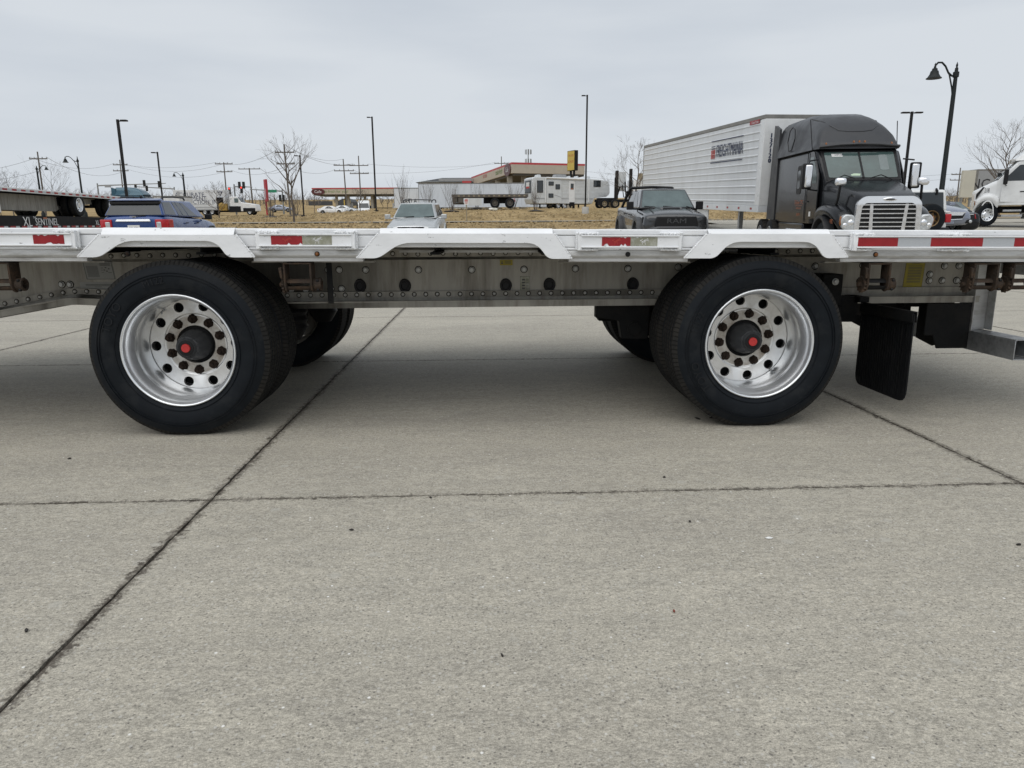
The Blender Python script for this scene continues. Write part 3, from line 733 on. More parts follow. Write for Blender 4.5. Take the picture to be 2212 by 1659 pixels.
decal(4.312, 4.438, .70, .868, 'decal_yellow', stripe + [(.16, .86, .20 + .026 * k, .212 + .026 * k) for k in range(25) if k % 4 != 3] + [(.3, .7, .9, .915), (.2, .5, .09, .10)], sk=-.008)

# winches hanging from the track
def winch(x0, x1, ratchet, drum_m='rust', ym=.02):
    """inverted-U strap winch between x0 and x1; ratchet = -1 toothed wheel on the left, +1 pierced bar head on the right"""
    zt, zb, zd = .912, .765, .806
    dz = -RT * (x0 + x1) / 2
    mb = MB()
    for x in (x0, x1):
        w = .045
        P = [(ym, zt), (ym, zd), (ym + .012, zb + .012), (ym + .04, zb), (ym + .075, zb + .012), (ym + .088, zd), (ym + .088, zt)]
        mb.prism([(a, b + dz) for a, b in P], x - .005, x + .005, 'x')
    mb.box(x0 - .005, x1 + .005, ym - .001, ym + .092, zt + dz + .0005, zt + .0085 + dz)
    o = mb.build('winch', M['rust'], tr, bevel=.002, seg=1)
    d = MB()
    for s in (-1, 1):                                   # slotted drum: two half shells
        pts = [(ym + .044 + .026 * cos(a), zd + s * .004 + .026 * sin(a) + dz) for a in [(pi * .06 if s > 0 else pi * 1.06) + pi * .88 * i / 10 for i in range(11)]]
        d.prism(pts, x0 + .006, x1 - .006, 'x')
    d.build('winch_drum', M[drum_m], o, ang=40)
    h = MB(); xx = x1 + .006
    h.lathe([(.016, 0), (.030, 0), (.033, .006), (.033, .040), (.024, .042), (.024, .012), (0, .012)], (xx, ym + .044, zd + dz), 'x', 20)
    for a in range(4):
        c = Vector((xx + .024, ym + .044 + .034 * cos(a * pi / 2 + .9), zd + dz + .034 * sin(a * pi / 2 + .9)))
        h.ball(c, .0085, 8, 5, 1)
    h.build('bar_head', [M['rust'], M['black_plastic']], o)
    t = MB(); n = 14; P = []
    for i in range(n):
        a = 2 * pi * i / n
        P += [(ym + .044 + .047 * cos(a), zd + dz + .047 * sin(a)), (ym + .044 + .036 * cos(a + .30), zd + dz + .036 * sin(a + .30))]
    t.prism(P, x0 - .019, x0 - .008, 'x')
    t.lathe([(0, -.028), (.012, -.028), (.012, 0)], (x0 - .008, ym + .044, zd + dz), 'x', 12)
    t.build('ratchet_wheel', M['rust'], o)
    p = MB(); p.hexa([(x0 - .02, ym - .004, .84 + dz), (x0 - .008, ym - .004, .84 + dz), (x0 - .008, ym + .014, .84 + dz), (x0 - .02, ym + .014, .84 + dz), (x0 - .026, ym - .012, .895 + dz), (x0 - .012, ym - .012, .895 + dz), (x0 - .012, ym + .01, .90 + dz), (x0 - .026, ym + .01, .90 + dz)])
    p.build('pawl', M['rust'], o, bevel=.002, seg=1)
    return o
winch(-.945, -.815, 1, ym=.015); winch(.575, .710, 1, ym=.015); winch(3.675, 3.79, -1, 'dark_steel', ym=.015); winch(4.255, 4.385, -1, ym=.015); winch(4.475, 4.605, -1, ym=.015)
# hanger strips under the winches
mb = MB(); mb.box(.762, .792, .16, .166, .69, .91); mb.build('strap_bracket', M['dark_steel'], tr)

# ---- wheels
ZC, RW = .462, .471
def tyre_prof(y0, y1):
    w = y1 - y0; c = (y0 + y1) / 2
    o = [(.292, y0 + .012), (.300, y0 + .002), (.330, y0 - .012), (.372, y0 - .019), (.405, y0 - .016), (.432, y0 - .004), (.448, y0 + .004), (.4575, y0 + .013), (RW - .0035, y0 + .022)]
    tread = []
    gs = [.058, .104, w - .104, w - .058]
    ts = y0 + .024
    for g in gs:
        tread += [(RW, ts), (RW, y0 + g - .006), (RW - .011, y0 + g - .004), (RW - .011, y0 + g + .004), (RW, y0 + g + .006)]
        ts = y0 + g + .0065
    tread += [(RW, y1 - .024)]
    return o, tread, [(r, y1 - (y - y0)) for r, y in o[::-1]]
def tyre(y0, y1, n=96):
    a, t, b = tyre_prof(y0, y1)
    prof = a + t + b
    mi = [0 if i < len(a) - 3 or i > len(a) + len(t) + 1 else 1 for i in range(len(prof) - 1)]
    for i in range(len(prof) - 1):
        if min(prof[i][0], prof[i + 1][0]) < RW - .009 and len(a) <= i < len(a) + len(t): mi[i] = 0
    mb = MB(); mb.lathe(prof, (0, 0, 0), 'y', n, mi)
    for q, v in enumerate(mb.v):                                          # flat contact patch
        if v.z < -ZC + .001: v.z = -ZC + .001
    return mb
def arc_text(mb, txt, rad, mid, size, y, depth, flip=False):
    """raised letters round the side wall, centred at angle mid (0 = right, 90 = top)"""
    def fn(c):
        a = mid - c[0] / rad; r = rad + c[1]
        return (r * cos(a), y + (-depth if c[2] > 0 else depth * .6), r * sin(a))
    mb.text(txt, size, fn, 0, depth)
def wheel_parts(ax, hub_turn, letters):
    # rim is the part; tyre, hub, nuts, plug are its pieces
    prof = [(.300, .012), (.300, .002), (.2975, -.003), (.2935, -.004), (.289, -.001), (.286, .008), (.2835, .020), (.279, .030), (.2705, .040), (.2695, .075), (.264, .086), (.2625, .098), (.2670, .108), (.2670, .128), (.262, .142), (.2565, .165), (.2535, .205), (.252, .235)]
    mb = MB(); mb.lathe(prof, (0, 0, 0), 'y', 96)
    back = [(.296, .012), (.290, .03), (.277, .05), (.272, .11), (.272, .15), (.262, .17), (.258, .235), (.258, .30), (.285, .33), (.285, .52), (.29, .555)]
    mb.lathe(back, (0, 0, 0), 'y', 64)
    rim = mb.build('wheel', M['polished'], tr, ang=50)
    rim.location = (ax, 0, ZC); rim.rotation_euler = (0, hub_turn, 0)
    # disc with ten round hand holes
    d = MB(); N = 10; seg = 10
    def ry(r): return .2405
    for k in range(N):
        a0, a1 = 2 * pi * (k - .5) / N, 2 * pi * (k + .5) / N
        out = [(.2519 * cos(a0 + (a1 - a0) * i / seg), .2519 * sin(a0 + (a1 - a0) * i / seg)) for i in range(seg + 1)]
        inn = [(.176 * cos(a1 - (a1 - a0) * i / seg), .176 * sin(a1 - (a1 - a0) * i / seg)) for i in range(seg + 1)]
        am = (a0 + a1) / 2; hc = (.2185 * cos(am), .2185 * sin(am)); hr = .0275
        hole = [(hc[0] + hr * cos(2 * pi * i / 20), hc[1] - hr * sin(2 * pi * i / 20)) for i in range(20)]
        pl = [Vector((x, z, 0)) for x, z in out + inn]; hl = [Vector((x, z, 0)) for x, z in hole]
        tris = tessellate_polygon([pl, hl]); al = pl + hl
        d.add([(p.x, ry(p.xy.length), p.y) for p in al], tris)
        d.add([(x, ry(Vector((x, z)).length), z) for x, z in hole] + [(x, ry(Vector((x, z)).length) + .022, z) for x, z in hole], [(i, (i + 1) % 20, 20 + (i + 1) % 20, 20 + i) for i in range(20)])
    d.lathe([(.176, .2405), (.1735, .2395), (.170, .242), (.166, .2425), (.162, .2415)], (0, 0, 0), 'y', 72)
    pad = MB(); pad.lathe([(.1619, .2415), (.1065, .2415), (.1055, .246), (.1055, .275)], (0, 0, 0), 'y', 72)
    disc = d.build('wheel_disc', M['disc'], rim, ang=30); pad.build('hub_pad', M['disc_pad'], rim, ang=30)
    # dark drum behind
    q = MB(); q.lathe([(.0, .262), (.110, .262)], (0, 0, 0), 'y', 40); q.lathe([(.112, .30), (.25, .31), (.25, .60)], (0, 0, 0), 'y', 48); q.build('brake_drum', M['dark_steel'], rim, ang=40)
    t = tyre(.004, .262).build('tyre', [M['rubber'], M['tread']], rim, ang=32)
    t2 = tyre(.342, .600).build('tyre', [M['rubber'], M['tread']], rim, ang=32)
    for T in (t, t2): T.rotation_euler = (0, -hub_turn, 0)
    L = MB()
    for txt, rad, mid, size in letters: arc_text(L, txt, rad, radians(mid), size, -.0145, .0032)
    o = L.build('tyre_lettering', M['rubber_dusty_lit'], rim, ang=0); o.rotation_euler = (0, -hub_turn, 0)
    # side wall rings
    R = MB()
    for r, yy in ((.322, -.0100), (.396, -.0180), (.409, -.0158)): R.lathe([(r - .002, .004), (r - .0010, yy), (r + .0010, yy), (r + .002, .004)], (0, 0, 0), 'y', 96)
    R.build('sidewall_ring', M['rubber'], rim)
    # hub: barrel, cap, red plug
    h = MB(); h.lathe([(.088, .262), (.084, .205), (.077, .19), (.074, .165), (.067, .150), (.0635, .128), (.060, .119), (.052, .1175), (.050, .112), (.0, .112)], (0, 0, 0), 'y', 40)
    h.lathe([(.048, .1119), (.046, .104), (.043, .1035), (.034, .107), (0, .107)], (0, 0, 0), 'y', 32)
    for k in range(8):
        a = 2 * pi * k / 8 + .2; h.tube((.0555 * cos(a), .119, .0555 * sin(a)), (.0555 * cos(a), .113, .0555 * sin(a)), .0042, n=6)
    h.build('hub_cap', M['grey_hub'], rim)
    q = MB(); q.lathe([(.0425, .1033), (.0415, .100), (.026, .0985), (.0255, .1025)], (0, 0, 0), 'y', 32); q.build('sight_window', M['black_plastic'], rim)
    q = MB(); q.lathe([(.0235, .106), (.0235, .0955), (.022, .093), (.010, .0932), (.009, .0945), (.0, .0945)], (0, 0, 0), 'y', 28); q.build('red_plug', M['red_cap'], rim)
    # lug nuts
    first = None
    for k in range(10):
        a = 2 * pi * (k + .5) / 10
        if first is None:
            n = MB(); n.lathe([(.0, -.036), (.012, -.036), (.012, -.028), (.0175, -.027), (.0205, -.022), (.0205, -.004), (.0245, -.003), (.0245, 0)], (0, 0, 0), 'y', 14)
            n.lathe([(.011, -.0405), (.0105, -.048), (0, -.048)], (0, 0, 0), 'y', 10)
            first = n.build('lug_nut', M['rust_nut'], rim); first.location = (.1428 * cos(a), .2415, .1428 * sin(a))
        else:
            dup(first, rim, location=(.1428 * cos(a), .2415, .1428 * sin(a)), rotation_euler=(0, k * .37, 0))
    first2 = None
    for k in range(10):                                                   # grease halo round each nut
        a = 2 * pi * (k + .5) / 10
        if first2 is None:
            n = MB(); P = [((.026 + .004 * ((i * 7) % 3 - 1)) * cos(2 * pi * i / 18) for i in range(18))]
            n.prism([((.0262 + .0012 * ((i * 7) % 5 - 2)) * cos(2 * pi * i / 18), (.0262 + .0012 * ((i * 7) % 5 - 2)) * sin(2 * pi * i / 18)) for i in range(18)], -.0012, .0, 'y')
            first2 = n.build('nut_washer', M['rust_nut'], rim, ang=0); first2.location = (.1428 * cos(a), .2413, .1428 * sin(a))
        else: dup(first2, rim, location=(.1428 * cos(a), .2413, .1428 * sin(a)), rotation_euler=(0, k * 1.3, 0))
    return rim
w1 = wheel_parts(0.0, radians(-2), [('TOYO', .366, 150, .062), ('M122', .372, 103, .050)])
w2 = wheel_parts(3.099, radians(9), [('TOYO', .366, 208, .062), ('M122', .372, 160, .050)])
# the pairs on the far side
for ax in (0.0, 3.099):
    rm = MB(); rm.lathe([(.29, .006), (.27, .04), (.26, .22), (.26, .30), (.28, .34), (.29, .60)], (0, 0, 0), 'y', 40); rm.lathe([(0, .36), (.262, .36)], (0, 0, 0), 'y', 40)
    rm = rm.build('wheel', M['alu_dull'], tr); rm.location = (ax, 2.58 - .604, ZC)
    tyre(.004, .262, 64).build('tyre', [M['rubber'], M['tread']], rm, ang=32); tyre(.342, .600, 64).build('tyre', [M['rubber'], M['tread']], rm, ang=32)
    # axle, suspension
    a = MB(); a.tube((ax, .26, ZC), (ax, 2.32, ZC), .064, n=20); a.lathe([(.21, 0), (.21, .16)], (ax, .60, ZC), 'y', 32); a.lathe([(0, 0), (.21, 0)], (ax, .605, ZC), 'y', 32); a.lathe([(.21, -.16), (.21, 0)], (ax, 1.98, ZC), 'y', 32); a.lathe([(0, 0), (.21, 0)], (ax, 1.975, ZC), 'y', 32)
    a.build('axle', M['dark_steel'], tr, ang=40)
    for y in (.78, 1.72):
        s = MB()
        s.prism([(ax - .77, .606), (ax - .77, .52), (ax - .70, .515), (ax - .62, .50), (ax - .60, .385), (ax - .43, .38), (ax - .42, .606)], y, y + .09, 'y')
        s.box(ax - .60, ax + .05, y + .02, y + .07, .40, .46)
        s.tube((ax - .52, y - .012, .45), (ax - .52, y + .10, .45), .045, n=18)
        s.build('suspension_hanger', M['dark_steel'], tr, ang=40, bevel=.004, seg=1)
        g = MB(); g.lathe([(0, .605), (.10, .605), (.115, .58), (.10, .555), (.115, .53), (.10, .505), (.11, .48), (.06, .40), (0, .40)], (ax + .37, y + .045, 0), 'z', 20)
        g.build('air_spring', M['black_plastic'], tr)
    s = MB(); s.box(ax + .16, ax + .30, .70, .82, .40, .58); s.tube((ax + .23, .70, .44), (ax + .23, .86, .44), .06, n=16); s.build('brake_chamber', M['dark_steel'], tr, bevel=.01)
    s = MB(); s.box(ax + .60, ax + .725, .58, .74, .535, .80); s.box(ax + .44, ax + .72, .56, .60, .52, .60); s.build('axle_bracket', M['dark_steel'], tr, bevel=.004, seg=1) if ax > 1 else s.box(0, 0, 0, 0, 0, 0)
# extra bolt on the black bracket
mb = MB(); mb.lathe([(0, -.016), (.013, -.016), (.015, -.006), (.021, -.004), (.021, 0)], (3.775, .579, .755), 'y', 14); mb.build('bracket_bolt', M['bolt'], tr)
# mud flap on its hanger bar
def flap(y0, y1):
    P = rounded([(y0, .612), (y0, .112), (y1, .112), (y1, .612)], {1: .07, 2: .07})
    f = MB(); nr = 22
    f.prism(P, 3.968, 3.976, 'x')
    for k in range(nr):                                                   # moulded vertical ribs, facing the wheel and the tail
        y = y0 + .02 + (y1 - y0 - .04) * k / (nr - 1)
        zb = .112 + (.05 if k in (0, 1, nr - 1, nr - 2) else .012)
        f.box(3.9765, 3.9795, y - .004, y + .004, zb, .55)
        f.box(3.9645, 3.9675, y - .004, y + .004, zb, .55)
    o = f.build('mud_flap', M['mudflap'], tr, ang=20)
    b = MB(); b.box(3.958, 3.963, y0 - .004, y1, .565, .62); b.box(3.9815, 3.9865, y0 - .004, y1, .565, .62); b.box(3.958, 3.9865, y0 - .004, y1, .6205, .626)
    b.build('flap_hanger', M['dark_steel'], o, bevel=.002, seg=1)
flap(.05, .60); flap(1.98, 2.53)
mb = MB(); mb.box(3.93, 3.99, .56, 2.02, .628, .66); mb.box(3.80, 3.95, .62, .70, .50, .66); mb.build('flap_bar', M['dark_steel'], tr)
# rear impact guard: posts, cross tube, braces
for y in (.66, YB - .80):
    mb = MB()
    mb.box(4.73, 4.736, y, y + .14, .43, .945); mb.box(4.865, 4.871, y, y + .14, .43, .945); mb.box(4.7365, 4.8645, y + .066, y + .074, .43, .945)
    mb.build('guard_post', M['alu_rail'], tr, bevel=.002, seg=1)
def sqtube(mb, x0, x1, z0, z1, y0, y1, t=.006):
    mb.box(x0, x1, y0, y1, z0, z0 + t); mb.box(x0, x1, y0, y1, z1 - t, z1); mb.box(x0, x0 + t, y0, y1, z0 + t + .0003, z1 - t - .0003); mb.box(x1 - t, x1, y0, y1, z0 + t + .0003, z1 - t - .0003)
mb = MB(); sqtube(mb, 4.735, 4.865, .305, .428, .27, YB - .27); mb.build('impact_guard', M['galv'], tr, bevel=.003, seg=2)
mb = MB()
mb.prism([(4.50, .608), (4.74, .608), (4.74, .33), (4.62, .30), (4.50, .36)], .86, .87, 'y')
mb.prism([(4.53, .60), (4.58, .605), (4.66, .36), (4.61, .35)], .70, .76, 'y')
mb.prism([(4.0, .608), (4.52, .608), (4.52, .43), (4.0, .53)], .98, 1.0, 'y')
mb.prism([(4.50, .608), (4.74, .608), (4.74, .33), (4.62, .30), (4.50, .36)], 1.72, 1.73, 'y')
mb.box(4.42, 4.725, .90, 1.70, .56, .60)
mb.prism([(4.43, .608), (4.727, .608), (4.727, .315), (4.52, .315), (4.49, .40), (4.43, .40)], .668, .676, 'y')
mb.build('guard_brace', M['dark_steel'], tr, bevel=.004, seg=1)
mb = MB(); mb.box(5.28, 5.345, .06, YB - .06, .80, .94); rail(mb, 'rear_sill', M['alu_rail'])
mb = MB(); mb.box(4.74, 4.765, YW + .02, YB - YW - .02, .62, .94); mb.build('end_plate', M['dark_steel'], tr)

# valve stems
for rim, a in ((w1, 2.2), (w2, 5.6)):
    mb = MB(); r = .245
    mb.path([(r * cos(a), .24, r * sin(a)), ((r - .004) * cos(a), .20, (r - .004) * sin(a)), ((r - .02) * cos(a), .165, (r - .02) * sin(a))], .0045, 6); mb.build('valve_stem', M['galv'], rim)
# ------------------------------------------------------------------ vehicles (built facing local +X, left side +Y)
_wcache = {}
def wheel(parent, x, y, z, R, w, rim='rim_silver', rr=.6, out=1, spokes=0, name='wheel', turn=0):
    """rim (the part) with its tyre and hub; out = +1 when the visible face looks to +Y"""
    key = (R, w, rim, rr, spokes)
    if key not in _wcache:
        ri = R * rr
        r = MB(); r.lathe([(ri, w * .5), (ri * .96, w * .5 + .004), (ri * .9, w * .47), (ri * .86, w * .2), (ri * .55, w * (.12 if spokes == 0 else .3)), (ri * .38, w * .22), (ri * .36, w * .45), (0, w * .45)][::-1], (0, 0, 0), 'y', 28)
        r.lathe([(ri, w * .5), (ri, -w * .5), (ri * .9, -w * .45), (0, -w * .3)], (0, 0, 0), 'y', 28)
        rm = r.build(name, M[rim], None, ang=40)
        t = MB(); t.lathe([(ri * .99, w * .44), (ri * 1.05, w * .5), (R * .86, w * .54), (R * .965, w * .47), (R, w * .36), (R, w * .12), (R * .985, w * .10), (R * .985, w * .06), (R, w * .04), (R, -w * .36), (R * .965, -w * .47), (R * .86, -w * .54), (ri, -w * .45)], (0, 0, 0), 'y', 40, [0] * 3 + [1] * 6 + [0] * 3)
        ty = t.build('tyre', [M['rubber'], M['tread']], rm, ang=35)
        h = MB(); n = max(spokes, 8)
        if spokes:
            for k in range(spokes):
                a = 2 * pi * k / spokes
                h.prism([(ri * .62 * cos(a - .16), ri * .62 * sin(a - .16)), (ri * .84 * cos(a - .22), ri * .84 * sin(a - .22)), (ri * .84 * cos(a + .22), ri * .84 * sin(a + .22)), (ri * .62 * cos(a + .16), ri * .62 * sin(a + .16))], w * .26, w * .315, 'y')
        else:
            for k in range(10):
                a = 2 * pi * k / 10
                h.tube((ri * .7 * cos(a), w * .10, ri * .7 * sin(a)), (ri * .7 * cos(a), w * .185, ri * .7 * sin(a)), ri * .10, n=8)
        ho = h.build('hand_holes', M['truck_dark'], rm, ang=0)
        _wcache[key] = (rm, ty, ho); first = True
        rm.parent = parent; rm.location = (x, y, z); rm.rotation_euler = (0, 0, 0 if out > 0 else pi)
        return rm
    rm, ty, ho = _wcache[key]
    c = dup(rm, parent, location=(x, y, z), rotation_euler=(0, 0, 0 if out > 0 else pi))
    dup(ty, c); dup(ho, c)
    return c
def dual(parent, x, W, R=.5, rim='rim_silver'):
    for s in (-1, 1):
        wheel(parent, x, s * (W / 2 - .14), R, R, .27, rim, .58, s)
        wheel(parent, x, s * (W / 2 - .47), R, R, .27, rim, .58, s)
def side_text(mb, txt, size, x, y, z, side=1, mi=0, sx=1., depth=.0, up=False):
    """flat lettering on a vertical side wall; side=+1 reads from +Y, -1 from -Y"""
    mb.text(txt, size, lambda c: (x - side * c[0] * sx, y, z + c[1]), mi, depth)

def hull_loft(st):
    """stations (x, z_bottom, z_shoulder, z_centre, w_mid, w_shoulder) -> closed body"""
    secs = []
    for x, zb, zs, zc, wm, ws in st:
        h = [(wm - .14, zb), (wm - .03, zb + .10), (wm, zb + .45 * (zs - zb)), (wm * .4 + ws * .6, zs - .10 * (zs - zb)), (ws, zs), (ws * .72, zs + (zc - zs) * .55), (ws * .36, zs + (zc - zs) * .92)]
        ring = [Vector((x, 0, zb))] + [Vector((x, a, b)) for a, b in h] + [Vector((x, 0, zc))] + [Vector((x, -a, b)) for a, b in h[::-1]]
        secs.append(ring)
    mb = MB(); mb.loft(secs); return mb
def rect(u0, u1, v0, v1): return [(u0, v0), (u1, v0), (u1, v1), (u0, v1)]
def greenhouse(root, xb0, xt0, xt1, xb1, wb0, wb1, wt, zb0, zb1, zt, paint, side_w, glass='glass', front_glass='glass', front=rect(.04, .96, .06, .93), rear=rect(.06, .94, .15, .92), crown=.035, name='cabin'):
    """pillars and roof as one shell, each window a pane of its own"""
    a, b, c, d = (xb0, wb0, zb0), (xt0, wt, zt), (xt1, wt, zt), (xb1, wb1, zb1)
    L = [Vector((p[0], p[1], p[2])) for p in (a, b, c, d)]; Rr = [Vector((p[0], -p[1], p[2])) for p in (a, b, c, d)]
    mb = MB()
    m0, m1 = Vector((xt0 + .02, 0, zt + crown)), Vector((xt1, 0, zt + crown))
    vs = L + Rr + [m0, m1]
    mb.add(vs, [(0, 1, 2, 3), (7, 6, 5, 4), (0, 4, 5, 8, 1), (3, 2, 9, 6, 7), (1, 8, 9, 2), (5, 6, 9, 8), (0, 3, 7, 4)])
    g = mb.build(name, M[paint], root, ang=30, bevel=.05, seg=3)
    if front:
        q = MB(); q.panel([Rr[0], L[0], L[1], Rr[1]], front, .012, .02); q.build('windscreen', M[front_glass], root, ang=0)
    if rear:
        q = MB(); q.panel([L[3], Rr[3], Rr[2], L[2]], rear, .012, .02); q.build('rear_window', M[glass], root, ang=0)
    for poly in side_w:
        for s, nm in ((1, L), (-1, Rr)):
            quad = [nm[0], nm[3], nm[2], nm[1]]                     # u: front -> back, v: up
            pl = poly
            q = MB()
            if s > 0: q.panel([quad[1], quad[0], quad[3], quad[2]], [(1 - u, v) for u, v in pl], .010, .018)
            else: q.panel(quad, pl, .010, .018)
            q.build('side_window', M[glass], root, ang=0)
    return g
def mirrors(root, x, y, z, m, size=(.10, .24, .20), arm=True):
    for s in (1, -1):
        mb = MB(); mb.box(x - size[0] / 2, x + size[0] / 2, s * y, s * (y + size[1]), z - size[2] / 2, z + size[2] / 2)
        if arm: mb.box(x - .03, x + .03, s * (y - .12), s * (y + .02), z - size[2] / 2, z - size[2] / 2 + .05)
        mb.build('mirror', M[m], root, bevel=.035, seg=3)
def arches(root, xs, W, R, m='black_plastic', flare=.03, th=.07, z=None):
    for x in xs:
        for s in (1, -1):
            mb = MB(); n = 16; z0 = z if z is not None else R
            P = [(x + (R + .10) * cos(pi * i / n), z0 + (R + .10) * sin(pi * i / n)) for i in range(n + 1)] + [(x + (R + .10 - th) * cos(pi - pi * i / n), z0 + (R + .10 - th) * sin(pi - pi * i / n)) for i in range(n + 1)]
            mb.prism(P, s * (W / 2 - .10), s * (W / 2 + flare), 'y')
            mb.build('wheel_arch', M[m], root, ang=30)
            k = MB(); k.prism([(x + (R + .05) * cos(2 * pi * i / 20), z0 + (R + .05) * sin(2 * pi * i / 20)) for i in range(20)], s * (W / 2 - .09), s * (W / 2 + .004), 'y'); k.build('wheel_well', M['black_plastic'], root, ang=30)

# ---- silver SUV facing the camera
def silver_suv(px, Y, rz):
    p = at(px, 500, Y); r = thing('parked_suv', 'silver older SUV facing the trailer with an oval badge on its slatted grille', 'car', (p.x, Y, zg(p.x, Y)), rz, 'cars parked across the lot', .03)
    hl = hull_loft([(2.26, .34, .62, .66, .62, .56), (2.20, .24, .76, .82, .80, .72), (2.0, .22, .84, .90, .90, .80), (1.6, .22, .93, 1.00, .91, .80), (1.02, .22, 1.03, 1.10, .91, .80), (.5, .22, 1.06, 1.12, .91, .82), (-1.0, .22, 1.08, 1.12, .91, .82), (-1.9, .22, 1.08, 1.10, .90, .80), (-2.22, .28, 1.02, 1.04, .82, .74)])
    hl.build('body', M['silver_paint'], r, ang=50, sub=2)
    greenhouse(r, 1.10, .38, -1.75, -2.12, .80, .76, .60, 1.05, 1.08, 1.57, 'silver_paint', [[(.14, .10), (.36, .10), (.36, .88), (.26, .88)], [(.39, .10), (.66, .10), (.66, .88), (.39, .88)], [(.69, .10), (.93, .10), (.90, .88), (.69, .88)]], 'glass', 'glass_light')
    mirrors(r, .72, .93, 1.10, 'silver_paint', (.12, .20, .17))
    for s in (1, -1):
        mb = MB(); mb.path([(.05, s * .52, 1.60), (.0, s * .53, 1.67), (-.6, s * .54, 1.70), (-1.3, s * .53, 1.68), (-1.5, s * .52, 1.60)], .022, 6); mb.build('roof_rail', M['black_plastic'], r)
        mb = MB(); mb.path([(2.05, s * .52, .70), (2.13, s * .66, .715), (2.02, s * .80, .74)], [.09, .10, .07], 10); mb.build('headlamp', M['lamp_clear'], r)
    mb = MB(); mb.path([(-.02, -.50, 1.685), (-.02, 0, 1.70), (-.02, .50, 1.685)], .018, 6); mb.build('roof_bar', M['black_plastic'], r)
    mb = MB(); mb.prism([(-.40, .60), (.40, .60), (.46, .78), (-.46, .78)], 2.14, 2.22, 'x'); g = mb.build('grille', M['black_plastic'], r)
    for k in range(11):
        y = -.40 + .08 * k; q = MB(); q.hexa([(2.19, y * .9 - .014, .60), (2.235, y * .9 - .014, .60), (2.235, y * .9 + .014, .60), (2.19, y * .9 + .014, .60), (2.16, y * 1.05 - .014, .78), (2.215, y * 1.05 - .014, .78), (2.215, y * 1.05 + .014, .78), (2.16, y * 1.05 + .014, .78)])
        if k != 5: q.build('slat', M['silver_paint'], g, ang=0)
    q = MB(); q.path([(2.25, .085 * cos(2 * pi * i / 16), .69 + .06 * sin(2 * pi * i / 16)) for i in range(17)], .010, 6); q.path([(2.25, .03, .73), (2.25, -.02, .68), (2.25, .05, .675)], .009, 6); q.build('badge', M['chrome'], g)
    q = MB(); q.path([(2.19, -.47, .79), (2.23, 0, .80), (2.19, .47, .79)], .014, 6); q.build('grille_trim', M['chrome'], g)
    for s in (-.38, .34):
        q = MB(); q.path([(1.10, s, 1.095), (1.05, s + .36, 1.115)], .014, 5); q.build('wiper', M['black_plastic'], r)
    for y in (-.36, .36):
        q = MB(); q.box(.3, .42, y - .2, y + .2, 1.1, 1.32); q.build('seat', M['seat'], r, bevel=.05)
    arches(r, (1.38, -1.25), 1.80, .36, 'silver_paint', .015, .05)
    for x in (1.38, -1.25):
        for s in (1, -1): wheel(r, x, s * .80, .355, .355, .22, 'rim_silver', .62, s, 5)
    q = MB(); q.box(2.20, 2.25, -.26, .26, .42, .53); q.build('number_plate', M['sign_white'], r)
    q = MB(); q.box(-2.26, -2.2, -.7, .7, .34, .5); q.build('bumper', M['grey_flare'], r, bevel=.03)
silver_suv(905, 27.4, radians(-90))

